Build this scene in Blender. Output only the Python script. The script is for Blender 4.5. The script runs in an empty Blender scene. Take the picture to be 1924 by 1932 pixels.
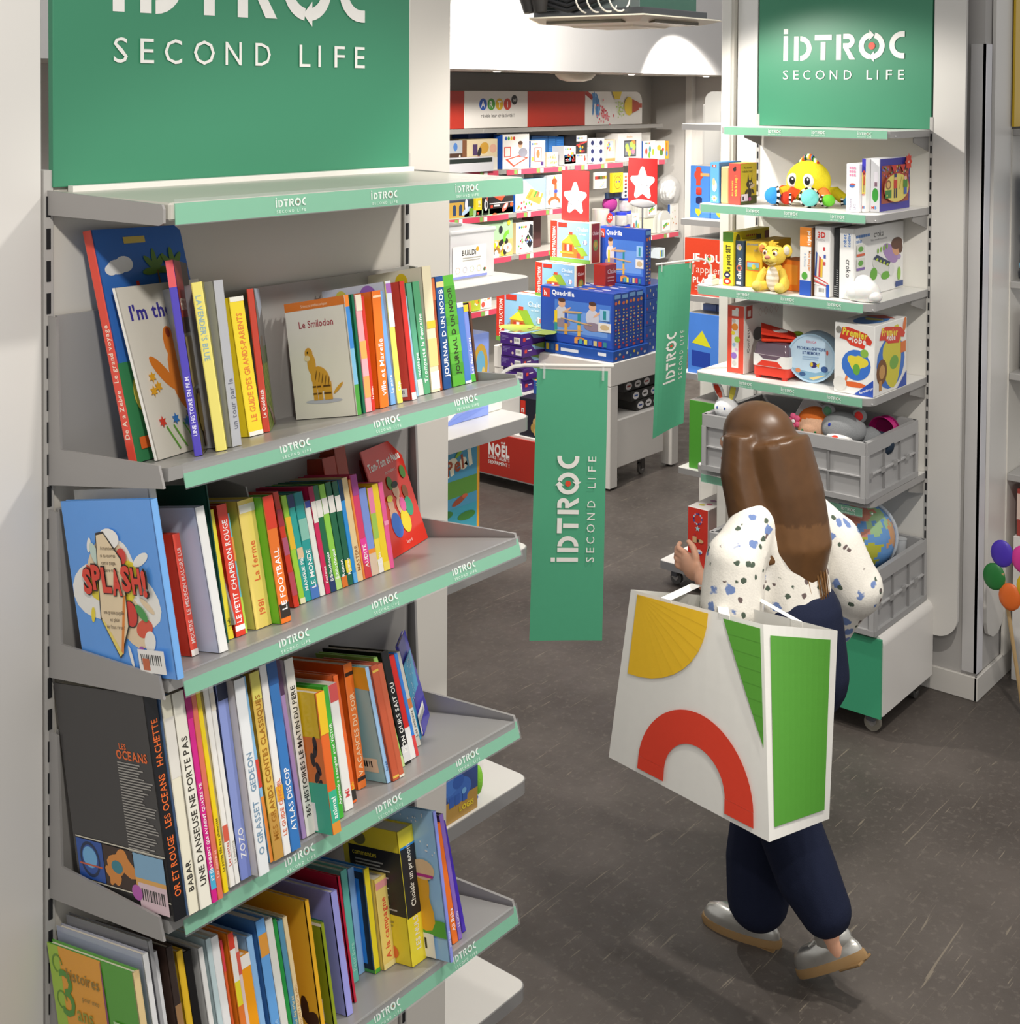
import bpy, bmesh, math, random
from mathutils import Vector, Matrix
S = bpy.context.scene
COL = S.collection
PI = math.pi
# ---------------------------------------------------------------- camera, view, light
YAW, PITCH, ROLL, FPX, PPX, PPY, EYE = .6859, .0271, .0065, 2517.58, 962., 238.23, 2.5
f = Vector((math.cos(YAW)*math.cos(PITCH), math.sin(YAW)*math.cos(PITCH), -math.sin(PITCH)))
r = Vector((math.sin(YAW), -math.cos(YAW), 0)); u = r.cross(f)
r, u = r*math.cos(ROLL)+u*math.sin(ROLL), -r*math.sin(ROLL)+u*math.cos(ROLL)
cam = bpy.data.cameras.new('camera'); co = bpy.data.objects.new('camera', cam); COL.objects.link(co)
m3 = Matrix((r, u, -f)).transposed(); m4 = m3.to_4x4(); m4.translation = (0, 0, EYE); co.matrix_world = m4
cam.sensor_fit = 'AUTO'; cam.sensor_width = 36; cam.lens = FPX/1932*36
cam.shift_x = (962-PPX)/1932; cam.shift_y = -(966-PPY)/1932; cam.clip_start = .05; cam.clip_end = 60
S.camera = co
S.view_settings.view_transform = 'Standard'; S.view_settings.look = 'None'
S.view_settings.gamma = 1; S.view_settings.use_curve_mapping = False
S.view_settings.exposure = 0.38
W = bpy.data.worlds.new('store_ambient'); S.world = W; W.use_nodes = True
W.node_tree.nodes['Background'].inputs[0].default_value = (1, .985, .96, 1)
W.node_tree.nodes['Background'].inputs[1].default_value = .42
def spot(loc, to, watt, size=55, rad=.04, col=(1, .95, .87), blend=.35):
    l = bpy.data.lights.new('track_spot_light', 'SPOT'); l.energy = watt; l.spot_size = math.radians(size); l.spot_blend = blend
    l.shadow_soft_size = rad; l.color = col
    o = bpy.data.objects.new('track_spot_light', l); COL.objects.link(o); o.location = loc
    o.rotation_euler = (Vector(to)-Vector(loc)).to_track_quat('-Z', 'Y').to_euler(); return o
def area(loc, to, watt, sx, sy, col=(1, .97, .93)):
    l = bpy.data.lights.new('ceiling_panel_light', 'AREA'); l.energy = watt; l.shape = 'RECTANGLE'; l.size = sx; l.size_y = sy; l.color = col
    o = bpy.data.objects.new('ceiling_panel_light', l); COL.objects.link(o); o.location = loc
    o.rotation_euler = (Vector(to)-Vector(loc)).to_track_quat('-Z', 'Y').to_euler(); return o
spot((.35, .35, 3.15), (1.55, 1.85, 1.3), 62, 85, .05)
spot((2.0, .2, 3.2), (1.8, 1.8, 1.0), 44, 75, .05)
spot((4.25, 3.25, 3.05), (5.2, 2.45, 1.3), 84, 95, .04)
spot((3.3, .9, 3.3), (4.6, 2.1, .4), 130, 75, .05)
spot((2.6, 1.0, 3.4), (2.6, 1.9, .3), 70, 80, .06)
spot((5.6, 4.6, 3.3), (6.9, 5.1, .9), 230, 80, .05)
spot((6.4, 5.2, 2.9), (8.0, 6.9, 1.5), 270, 100, .06)
spot((9.3, 5.6, 2.9), (9.9, 6.95, 1.4), 260, 100, .06)
spot((4.6, 4.3, 3.1), (5.75, 3.35, 1.2), 90, 70, .05)
area((5.5, 3.2, 4.2), (7.5, 6.0, 3.0), 60, 2.0, 1.0)

# ---------------------------------------------------------------- helpers
def lin(h):
    if not isinstance(h, str): return h
    c = [int(h[i:i+2], 16)/255 for i in (0, 2, 4)]
    return tuple(x/12.92 if x <= .04045 else ((x+.055)/1.055)**2.4 for x in c)
def mk(name, rough=.5, metal=0, nscale=0, namt=0, bump=0, trans=0, alpha=1, coat=0, spec=.5, emit=0, sss=0):
    m = bpy.data.materials.new(name); m.use_nodes = True; n = m.node_tree.nodes; L = m.node_tree.links
    b = n['Principled BSDF']; a = n.new('ShaderNodeAttribute'); a.attribute_name = 'Col'
    b.inputs['Roughness'].default_value = rough; b.inputs['Metallic'].default_value = metal
    b.inputs['Specular IOR Level'].default_value = spec
    if trans: b.inputs['Transmission Weight'].default_value = trans; b.inputs['IOR'].default_value = 1.15
    if alpha < 1: b.inputs['Alpha'].default_value = alpha
    if coat: b.inputs['Coat Weight'].default_value = coat; b.inputs['Coat Roughness'].default_value = .12
    if sss: b.inputs['Subsurface Weight'].default_value = sss; b.inputs['Subsurface Radius'].default_value = (.012, .006, .004)
    src = a.outputs['Color']
    if nscale:
        t = n.new('ShaderNodeTexCoord'); z = n.new('ShaderNodeTexNoise'); z.inputs['Scale'].default_value = nscale; z.inputs['Detail'].default_value = 4
        L.new(t.outputs['Object'], z.inputs['Vector'])
        if namt:
            mr = n.new('ShaderNodeMapRange'); mr.inputs['To Min'].default_value = 1-namt; mr.inputs['To Max'].default_value = 1+namt
            L.new(z.outputs['Fac'], mr.inputs['Value']); mx = n.new('ShaderNodeVectorMath'); mx.operation = 'SCALE'
            L.new(src, mx.inputs[0]); L.new(mr.outputs[0], mx.inputs['Scale']); src = mx.outputs[0]
        if bump:
            bp = n.new('ShaderNodeBump'); bp.inputs['Strength'].default_value = bump; bp.inputs['Distance'].default_value = .002
            L.new(z.outputs['Fac'], bp.inputs['Height']); L.new(bp.outputs[0], b.inputs['Normal'])
    L.new(src, b.inputs['Base Color'])
    if emit: L.new(src, b.inputs['Emission Color']); b.inputs['Emission Strength'].default_value = emit
    return m
PAPER = mk('printed_paper', .42, 0, 60, .03); GLOSS = mk('glossy_cover', .22, 0, 40, .02, spec=.5)
PAGES = mk('page_edges', .8, 0, 900, .12, .3); LAM = mk('white_laminate', .35, 0, 3, .02)
METAL = mk('grey_painted_metal', .33, .0, 8, .05, spec=.5); STEEL = mk('polished_steel', .25, .9, 30, .08)
PLAST = mk('moulded_plastic', .38, 0, 20, .03); FAB = mk('plush_fabric', .9, 0, 220, .16, .6, spec=.15)
CLOTH = mk('woven_cloth', .85, 0, 300, .12, .3, spec=.2); SKIN = mk('skin', .5, 0, 40, .05, .1, sss=.15)
HAIRM = mk('brown_hair', .38, 0, 30, .2, spec=.4); WALL = mk('wall_paint', .75, 0, 5, .025, .05)
FILM = mk('clear_film', .1, 0, alpha=.07, spec=.5)
CLEAR = mk('clear_plastic', .08, 0, alpha=.28, spec=.5); TRANSL = mk('frosted_plastic', .35, 0, alpha=.62)
GLOW = mk('lamp_glow', .5, emit=9); SHOE = mk('silver_leather', .28, .75, 60, .1, .15); WOOD = mk('pale_wood', .5, 0, 12, .12)
RUB = mk('dark_rubber', .7, 0, 20, .06)
class MB:
    def __init__(s): s.V = []; s.F = []; s.C = []; s.M = None; s.Z = 0
    def v(s, p):
        p = Vector(p); s.V.append(tuple(s.M @ p) if s.M else tuple(p)); return len(s.V)-1
    def poly(s, pts, c): s.F.append([s.v(p) for p in pts]); s.C.append(lin(c))
    def mesh(s, P, F, c):
        b = len(s.V)
        for p in P: s.v(p)
        c = lin(c)
        for q in F: s.F.append([i+b for i in q]); s.C.append(c)
    def box(s, x0, y0, z0, x1, y1, z1, c, bev=0, fc=None):
        # fc: colours for faces -x +x -y +y -z +z
        lo = (min(x0, x1), min(y0, y1), min(z0, z1)); hi = (max(x0, x1), max(y0, y1), max(z0, z1))
        fc = fc or {}
        def P(i, j, k, e):
            q = [(lo, hi)[(i, j, k)[a]][a] for a in range(3)]
            for a in range(3):
                if a != e: q[a] += (bev, -bev)[(i, j, k)[a]]
            return q
        if bev:
            I = {}
            for i in (0, 1):
                for j in (0, 1):
                    for k in (0, 1):
                        for e in range(3): I[i, j, k, e] = s.v(P(i, j, k, e))
        else:
            I = {}
            for i in (0, 1):
                for j in (0, 1):
                    for k in (0, 1):
                        w = s.v((( lo, hi)[i][0], (lo, hi)[j][1], (lo, hi)[k][2]))
                        for e in range(3): I[i, j, k, e] = w
        def add(q, c): s.F.append([I[x] for x in q]); s.C.append(lin(c))
        nm = '-x +x -y +y -z +z'.split()
        add([(0, 0, 0, 0), (0, 0, 1, 0), (0, 1, 1, 0), (0, 1, 0, 0)], fc.get('-x', c)); add([(1, 0, 0, 0), (1, 1, 0, 0), (1, 1, 1, 0), (1, 0, 1, 0)], fc.get('+x', c))
        add([(0, 0, 0, 1), (1, 0, 0, 1), (1, 0, 1, 1), (0, 0, 1, 1)], fc.get('-y', c)); add([(0, 1, 0, 1), (0, 1, 1, 1), (1, 1, 1, 1), (1, 1, 0, 1)], fc.get('+y', c))
        add([(0, 0, 0, 2), (0, 1, 0, 2), (1, 1, 0, 2), (1, 0, 0, 2)], fc.get('-z', c)); add([(0, 0, 1, 2), (1, 0, 1, 2), (1, 1, 1, 2), (0, 1, 1, 2)], fc.get('+z', c))
        if bev:
            for a in (0, 1):
                for b in (0, 1):
                    add([(0, a, b, 1), (1, a, b, 1), (1, a, b, 2), (0, a, b, 2)], c)
                    add([(a, 0, b, 0), (a, 1, b, 0), (a, 1, b, 2), (a, 0, b, 2)], c)
                    add([(a, b, 0, 0), (a, b, 1, 0), (a, b, 1, 1), (a, b, 0, 1)], c)
                    for k in (0, 1): add([(a, b, k, 0), (a, b, k, 1), (a, b, k, 2)], c)
        return s
    def prism(s, pts, d, c, cs=None):
        # pts: 3D outline (planar), d: extrusion vector
        d = Vector(d); n = len(pts); A = [s.v(p) for p in pts]; B = [s.v(Vector(p)+d) for p in pts]
        s.F += [A[::-1], B]; s.C += [lin(c), lin(c)]
        for i in range(n): s.F.append([A[i], A[(i+1) % n], B[(i+1) % n], B[i]]); s.C.append(lin(cs or c))
        return s
    def rings(s, R, c, cap=True, close=False):
        # R: list of rings of points
        n = len(R[0]); I = [[s.v(p) for p in q] for q in R]
        cc = c if isinstance(c, list) else [c]*len(R)
        for a in range(len(R)-1):
            for i in range(n):
                s.F.append([I[a][i], I[a][(i+1) % n], I[a+1][(i+1) % n], I[a+1][i]]); s.C.append(lin(cc[a]))
        if cap: s.F += [I[0][::-1], I[-1]]; s.C += [lin(cc[0]), lin(cc[-1])]
        return s
    def tube(s, P, rad, c, n=8, cap=True):
        P = [Vector(p) for p in P]; R = []; rr = rad if isinstance(rad, (list, tuple)) else [rad]*len(P)
        up = None
        for i, p in enumerate(P):
            t = (P[min(i+1, len(P)-1)]-P[max(i-1, 0)]).normalized()
            if up is None: up = Vector((0, 0, 1)) if abs(t.z) < .9 else Vector((1, 0, 0))
            a = (up-t*up.dot(t)).normalized(); b = t.cross(a); up = a
            R.append([p+(a*math.cos(2*PI*k/n)+b*math.sin(2*PI*k/n))*rr[i] for k in range(n)])
        return s.rings(R, c, cap)
    def lathe(s, prof, o, c, n=20, axis='z', cap=True):
        o = Vector(o); ax = {'x': (Vector((1, 0, 0)), Vector((0, 1, 0)), Vector((0, 0, 1))), 'y': (Vector((0, 1, 0)), Vector((0, 0, 1)), Vector((1, 0, 0))), 'z': (Vector((0, 0, 1)), Vector((1, 0, 0)), Vector((0, 1, 0)))}[axis]
        return s.rings([[o+ax[0]*h+(ax[1]*math.cos(2*PI*k/n)+ax[2]*math.sin(2*PI*k/n))*q for k in range(n)] for q, h in prof], c, cap)
    def ball(s, o, rad, c, n=16, m=10, fn=None):
        o = Vector(o); rad = rad if isinstance(rad, (tuple, list)) else (rad,)*3; P = []; F = []
        for j in range(m+1):
            th = PI*j/m
            for i in range(n):
                ph = 2*PI*i/n; q = Vector((math.sin(th)*math.cos(ph), math.sin(th)*math.sin(ph), math.cos(th)))
                P.append(o+Vector((q.x*rad[0], q.y*rad[1], q.z*rad[2])))
        for j in range(m):
            for i in range(n): F.append([j*n+i, (j+1)*n+i, (j+1)*n+(i+1) % n, j*n+(i+1) % n])
        if fn:
            b = len(s.V)
            for p in P: s.v(p)
            for q in F:
                ctr = sum((P[i]-o for i in q), Vector())/4; ctr = Vector((ctr.x/rad[0], ctr.y/rad[1], ctr.z/rad[2]))
                s.F.append([i+b for i in q]); s.C.append(lin(fn(ctr)))
        else: s.mesh(P, F, c)
        return s
    def data(s, name, smooth=False, ang=.7):
        me = bpy.data.meshes.new(name); me.from_pydata(s.V, [], s.F)
        at = me.color_attributes.new('Col', 'FLOAT_COLOR', 'CORNER'); buf = []
        for p, c in zip(s.F, s.C): buf += [c[0], c[1], c[2], 1.]*len(p)
        at.data.foreach_set('color', buf)
        if smooth:
            me.polygons.foreach_set('use_smooth', [True]*len(s.F))
            if ang: me.set_sharp_from_angle(angle=ang)
        me.validate(); me.update(); return me
    def build(s, name, mat, parent=None, smooth=False, ang=.7, label=None, cat=None, group=None, kind=None):
        me = s.data(name, smooth, ang); me.materials.append(mat); return put(name, me, parent, label, cat, group, kind)
def tag(o, label=None, cat=None, group=None, kind=None):
    if label: o['label'] = label
    if cat: o['category'] = cat
    if group: o['group'] = group
    if kind: o['kind'] = kind
    return o
def put(name, me, parent=None, label=None, cat=None, group=None, kind=None):
    o = bpy.data.objects.new(name, me); COL.objects.link(o)
    if parent: o.parent = parent
    return tag(o, label, cat, group, kind)
def thing(name, label, cat, loc=(0, 0, 0), rot=0, group=None):
    o = bpy.data.objects.new(name, None); COL.objects.link(o); o.empty_display_size = .05; o.location = loc
    if isinstance(rot, Matrix): o.rotation_euler = rot.to_euler()
    else: o.rotation_euler = (0, 0, rot)
    return tag(o, label, cat, group)
def structure(name, mb, mat, smooth=False): return mb.build(name, mat, None, smooth, kind='structure')
# ---- lettering from the built-in font, as flat meshes
GL = {}
def glyph(ch, bold=0):
    k = (ch, bold)
    if k not in GL:
        cu = bpy.data.curves.new('g', 'FONT'); cu.body = ch; cu.size = 1; cu.resolution_u = 2; cu.offset = bold; cu.fill_mode = 'FRONT'
        ob = bpy.data.objects.new('g', cu); me = bpy.data.meshes.new_from_object(ob)
        P = [tuple(v.co[:2]) for v in me.vertices]; F = [list(p.vertices) for p in me.polygons]
        bpy.data.meshes.remove(me); bpy.data.objects.remove(ob); bpy.data.curves.remove(cu)
        xs = [p[0] for p in P] or [0, .22]; GL[k] = (P, F, min(xs), max(xs))
    return GL[k]
class Art:
    """flat print on a plane: origin O, unit axes U (right) and V (up), metres; every layer a hair above the last"""
    def __init__(s, mb, O, U, V, lift=.0006):
        s.b = mb; s.O = Vector(O); s.U = Vector(U).normalized(); s.V = Vector(V).normalized(); s.N = s.U.cross(s.V); s.k = lift; s.step = .00012
    def p(s, x, y): return s.O+s.U*x+s.V*y+s.N*s.k
    def poly(s, pts, c): s.b.poly([s.p(*q) for q in pts], c); s.k += s.step; return s
    def rect(s, x0, y0, x1, y1, c): return s.poly([(x0, y0), (x1, y0), (x1, y1), (x0, y1)], c)
    def ell(s, x, y, a, b, c, n=18, rot=0): return s.poly([(x+a*math.cos(t)*math.cos(rot)-b*math.sin(t)*math.sin(rot), y+a*math.cos(t)*math.sin(rot)+b*math.sin(t)*math.cos(rot)) for t in [2*PI*i/n for i in range(n)]], c)
    def ring(s, x, y, r0, r1, a0, a1, c, n=20):
        a0, a1 = math.radians(a0), math.radians(a1); T = [a0+(a1-a0)*i/n for i in range(n+1)]
        for i in range(n): s.b.poly([s.p(x+q*math.cos(t), y+q*math.sin(t)) for q, t in ((r0, T[i]), (r1, T[i]), (r1, T[i+1]), (r0, T[i+1]))], c)
        s.k += s.step; return s
    def star(s, x, y, R, c, q=.45, n=5, rot=90): return s.poly([(x+(R if i % 2 == 0 else R*q)*math.cos(math.radians(rot+180*i/n)), y+(R if i % 2 == 0 else R*q)*math.sin(math.radians(rot+180*i/n))) for i in range(2*n)], c)
    def blob(s, x, y, R, c, seed=1, amp=.25, n=26):
        rd = random.Random(seed); ph = [rd.uniform(0, 6.3) for _ in range(4)]
        return s.poly([(x+R*(1+amp*sum(math.sin((k+2)*t+ph[k])/(k+1.5) for k in range(4)))*math.cos(t), y+R*(1+amp*sum(math.sin((k+2)*t+ph[k])/(k+1.5) for k in range(4)))*math.sin(t)) for t in [2*PI*i/n for i in range(n)]], c)
    def text(s, t, x, y, h, c, bold=0, w=None, align='l', gap=.09, sx=1., rot=0):
        """h: capital height; w: fit to this width"""
        sc = h/.70; adv = []; cx = 0
        for ch in t:
            if ch == ' ': adv.append((None, cx)); cx += .3; continue
            g = glyph(ch, bold); adv.append((g, cx-g[2])); cx += g[3]-g[2]+gap
        tot = (cx-gap)*sc*sx
        if w and tot > w: sx *= w/tot; tot = w
        x0 = -tot/2 if align == 'c' else (-tot if align == 'r' else 0)
        cr, sr = math.cos(rot), math.sin(rot)
        for g, a in adv:
            if g:
                P = []
                for q in g[0]:
                    px, py = x0+(q[0]+a)*sc*sx, q[1]*sc; P.append(s.p(x+px*cr-py*sr, y+px*sr+py*cr))
                s.b.mesh(P, g[1], c)
        s.k += s.step; return s
    def lines(s, x, y, w, h, n, c, seed=0):
        rd = random.Random(seed)
        for i in range(n): s.rect(x, y-i*h, x+w*rd.uniform(.55, 1), y-i*h+h*.45, c); s.k -= s.step
        s.k += s.step; return s
    def barcode(s, x, y, w, h, bg='f4f2ee'):
        s.rect(x, y, x+w, y+h, bg); rd = random.Random(int(w*1e5)); q = x+w*.1
        while q < x+w*.88:
            t = w*rd.uniform(.015, .05); s.rect(q, y+h*.35, q+t, y+h*.8, '2c2c2c'); s.k -= s.step; q += t+w*rd.uniform(.02, .05)
        s.k += s.step; return s
def logo(A, x, y, H, wc='f0eeea', dot='d8503c', fine=True):
    """the shop's stencil word mark; H is the capital height, (x, y) the lower left corner"""
    def q(*p): A.poly([(x+a*H, y+b*H) for a, b in p], wc)
    def bar(a, b, c, d): q((a, b), (c, b), (c, d), (a, d))
    n = 14 if fine else 7
    bar(0, 0, .2, 1); bar(0, 1.08, .2, 1.28)
    bar(.47, 0, .67, .98); A.ring(x+.74*H, y+.49*H, .29*H, .495*H, -90, 90, wc, n)
    bar(1.37, .80, 2.1, 1.02); bar(1.63, .02, 1.84, .74)
    bar(2.29, .02, 2.5, 1.02); A.ring(x+2.78*H, y+.755*H, .085*H, .285*H, -90, 90, wc, n); bar(2.585, .84, 2.78, 1.04); bar(2.585, .47, 2.78, .67)
    q((2.59, .5), (2.8, .5), (3.1, .03), (2.86, .03))
    cx, cy = 3.765, .55
    A.ring(x+cx*H, y+cy*H, .32*H, .53*H, 98, 262, wc, n); A.ring(x+cx*H, y+cy*H, .32*H, .53*H, -82, 74, wc, n)
    q((cx-.1, cy+.62), (cx+.1, cy+.42), (cx-.1, cy+.2)); q((cx+.1, cy-.62), (cx-.1, cy-.42), (cx+.1, cy-.2))
    A.ell(x+cx*H, y+cy*H, .14*H, .14*H, dot)
    A.ring(x+5.0*H, y+.57*H, .31*H, .52*H, 90, 270, wc, n); bar(4.99, .88, 5.09, 1.09); bar(4.99, .05, 5.09, .26)
    for ch, px in zip('SECONDLIFE', (0, .46, .89, 1.43, 2.04, 2.64, 3.58, 4.0, 4.37, 4.85)):
        g = glyph(ch, .0); sc = .375*H/.70; sx = (.24*H)/max(.1, (g[3]-g[2])) if ch in 'SEFL' else ((.32*H)/(g[3]-g[2]) if ch in 'CDN' else ((.4*H)/(g[3]-g[2]) if ch == 'O' else sc))
        A.b.mesh([A.p(x+px*H+(p[0]-g[2])*sx, y-.745*H+p[1]*sc) for p in g[0]], g[1], wc)
    A.k += A.step
def wmb(th):
    m = MB(); m.M = (Matrix.Translation(th.location) @ th.rotation_euler.to_matrix().to_4x4()).inverted() if th else None; return m
# ================================================================ the room
b = MB(); b.poly([(-3, -6, 0), (14, -6, 0), (14, 10, 0), (-3, 10, 0)], '5a5450')
fl = structure('floor', b, RUB)
m = bpy.data.materials.new('dark_vinyl_floor'); m.use_nodes = True; n = m.node_tree.nodes; L = m.node_tree.links; B = n['Principled BSDF']
tc = n.new('ShaderNodeTexCoord')
def noise(sc, det=5, rough=.6, vec=None, dist=0):
    z = n.new('ShaderNodeTexNoise'); z.inputs['Scale'].default_value = sc; z.inputs['Detail'].default_value = det; z.inputs['Roughness'].default_value = rough; z.inputs['Distortion'].default_value = dist
    L.new(vec or tc.outputs['Object'], z.inputs['Vector']); return z.outputs['Fac']
def ramp(src, a, b_, ca, cb):
    c = n.new('ShaderNodeValToRGB'); c.color_ramp.elements[0].position = a; c.color_ramp.elements[1].position = b_; c.color_ramp.elements[0].color = (*ca, 1); c.color_ramp.elements[1].color = (*cb, 1)
    L.new(src, c.inputs[0]); return c.outputs[0]
def mixc(fac, a, b_, mode='MIX'):
    x = n.new('ShaderNodeMix'); x.data_type = 'RGBA'; x.blend_type = mode
    if isinstance(fac, float): x.inputs[0].default_value = fac
    else: L.new(fac, x.inputs[0])
    for q, k in ((a, 6), (b_, 7)):
        if isinstance(q, tuple): x.inputs[k].default_value = (*q, 1)
        else: L.new(q, x.inputs[k])
    return x.outputs[2]
base = ramp(noise(1.7, 6), .3, .75, lin('443e3a'), lin('5e5752'))
base = mixc(ramp(noise(42, 4), .55, .8, (0, 0, 0), (1, 1, 1)), base, lin('6b645d'))
for rot, sc, lo in ((.5, (1.1, 26, 1), .665), (-.9, (1.6, 34, 1), .68), (1.9, (.9, 22, 1), .675)):
    mp = n.new('ShaderNodeMapping'); mp.inputs['Rotation'].default_value = (0, 0, rot); mp.inputs['Scale'].default_value = sc; L.new(tc.outputs['Object'], mp.inputs[0])
    base = mixc(ramp(noise(2.2, 3, .7, mp.outputs[0], .6), lo, lo+.03, (0, 0, 0), (.55, .55, .55)), base, lin('8c8272'))
L.new(base, B.inputs['Base Color']); B.inputs['Specular IOR Level'].default_value = .4
L.new(ramp(noise(9, 4), .3, .7, (.38,)*3, (.62,)*3), B.inputs['Roughness'])
bp = n.new('ShaderNodeBump'); bp.inputs['Strength'].default_value = .15; bp.inputs['Distance'].default_value = .002; L.new(noise(260, 3), bp.inputs['Height']); L.new(bp.outputs[0], B.inputs['Normal'])
fl.data.materials.clear(); fl.data.materials.append(m)
GW = 'b4b1ae'
b = MB(); b.box(3.0, 7.3, 0, 11.13, 7.4, 3.6, 'bdbab4'); structure('wall_back', b, WALL)
b = MB(); b.box(11.13, 3.6, 0, 11.25, 7.4, 3.6, 'bcb9b5'); structure('wall_far_right', b, WALL)
b = MB(); b.box(3.0, 6.0, 2.643, 11.13, 6.1, 3.6, 'cbc9c8'); b.box(11.0, 3.6, 2.643, 11.13, 6.0, 3.6, 'cbc9c8'); structure('wall_bulkhead', b, WALL)
b = MB(); b.box(3.0, 6.1, 2.643, 11.13, 7.3, 2.70, 'd6d1c9'); structure('ceiling', b, WALL)
b = MB(); b.box(5.425, 1.948, 0, 5.55, 3.115, 3.6, GW); b.box(5.55, 1.948, 0, 9, 2.06, 3.6, GW); b.box(6.62, 2.06, 0, 6.7, 3.78, 3.6, 'c4c1bd'); structure('wall_right', b, WALL)
b = MB(); b.box(5.413, 1.938, .115, 5.43, 2.0, 2.7, 'c9c7c6'); b.box(5.413, 1.936, .115, 5.475, 1.95, 2.7, 'dcdbe0'); structure('trim_1', b, PLAST)
b = MB(); b.box(11.06, 6.79, 0, 11.13, 6.86, 2.643, 'dad7d2'); structure('trim_2', b, WALL)
b = MB(); b.box(5.41, 1.934, 0, 5.425, 3.0, .1, 'd4d0ca', .003); structure('baseboard_right', b, LAM)
b = MB(); b.box(5.41, 1.932, 0, 8.0, 1.947, .1, 'd4d0ca', .003); structure('baseboard_side', b, LAM)
def downlight(x, y, on):
    t = thing('downlight', 'recessed ceiling downlight %s' % on, 'ceiling light', (x, y, 2.643), 0)
    b = MB(); b.lathe([(.09, -.006), (.09, 0), (.05, .0)], (0, 0, 0), 'dedad2', 20, cap=False); b.build('trim_ring', PLAST, t, True)
    b = MB(); b.lathe([(.034, -.004), (.022, -.008)], (0, 0, 0), 'fff6e6', 14); b.build('lamp_face', GLOW, t)
for x, y, s in ((7.72, 6.45, 'nearest the left, above the shelf of craft boxes'), (9.52, 6.45, 'right of the round ceiling speaker'), (10.75, 6.45, 'at the right end of the ceiling')): downlight(x, y, s)
t = thing('ceiling_speaker', 'round cream dome on the low ceiling between two downlights', 'speaker', (8.78, 6.5, 2.643))
b = MB(); b.lathe([(.17, 0), (.165, -.02), (.13, -.055), (.07, -.07), (.0, -.072)], (0, 0, 0), 'e6decb', 24); b.build('dome', PLAST, t, True)
b = MB(); b.lathe([(.21, 0), (.21, -.008), (.16, -.01)], (0, 0, 0), 'd4cdbf', 24, cap=False); b.build('flange', PLAST, t, True)
# ================================================================ left bookcase
GREEN = '3f8a69'; RAIL = '6fb894'  # RAIL: the sign's green, lightened to paint in the plastic's gloss
BX0, BX1, BY = 1.138, 1.938, 1.855
bc = thing('bookcase', 'tall wall bookcase with green sign board and tilted grey shelves full of children\'s books', 'bookcase', (1.54, BY, 0))
b = wmb(bc); b.box(BX0+.012, BY, .08, BX1-.012, BY+.02, 2.345, 'd6d1c8'); b.build('back_panel', LAM, bc)
b = wmb(bc); b.box(.05, BY-.004, .05, 1.128, BY+.02, 3.3, 'e2dfdb', .002); b.build('side_panel', LAM, bc)
b = wmb(bc); b.box(BX1+.004, BY-.004, .05, 2.066, BY+.02, 3.3, 'd6d1c9', .002); b.build('side_panel', LAM, bc)
b = wmb(bc); b.box(BX0+.006, BY-.01, 2.345, BX1-.002, BY+.004, 3.3, GREEN, .001); sb = b.build('sign_board', LAM, bc)
b = wmb(bc); logo(Art(b, (0, BY-.0101, 2.345), (1, 0, 0), (0, 0, 1)), 1.25, .277, .1098); b.build('sign_lettering', PAPER, sb)
for x in (BX0-.008, BX1-.01):
    b = wmb(bc); b.box(x, BY-.006, .05, x+.016, BY+.018, 2.372, 'b9b6b2'); up = b.build('upright', METAL, bc)
    b = wmb(bc)
    for k in range(45): b.box(x+.004, BY-.0075, .1+k*.05, x+.011, BY-.004, .132+k*.05, '17171a')
    b.build('slot', RUB, up)
def shelf_logo_rail(par, mbf, P0, U, V, xs, H):
    me = None
    for x in xs:
        if me is None:
            b = MB(); logo(Art(b, (0, 0, 0), U, V, .0008), 0, .0125, H, 'e9f2ec', 'a05a4c', False); me = b.data('rail_lettering'); me.materials.append(PAPER)
        o = put('rail_lettering', me, par); o.location = Vector(P0)+Vector(U)*x-par.parent.location
LX = ((1.338, 1.541, 1.748), (1.351, 1.5528, 1.7525), (1.3495, 1.5494, 1.7493), (1.362, 1.561, 1.762), (1.362, 1.559, 1.757))
TA = math.tan(math.radians(12))
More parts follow.
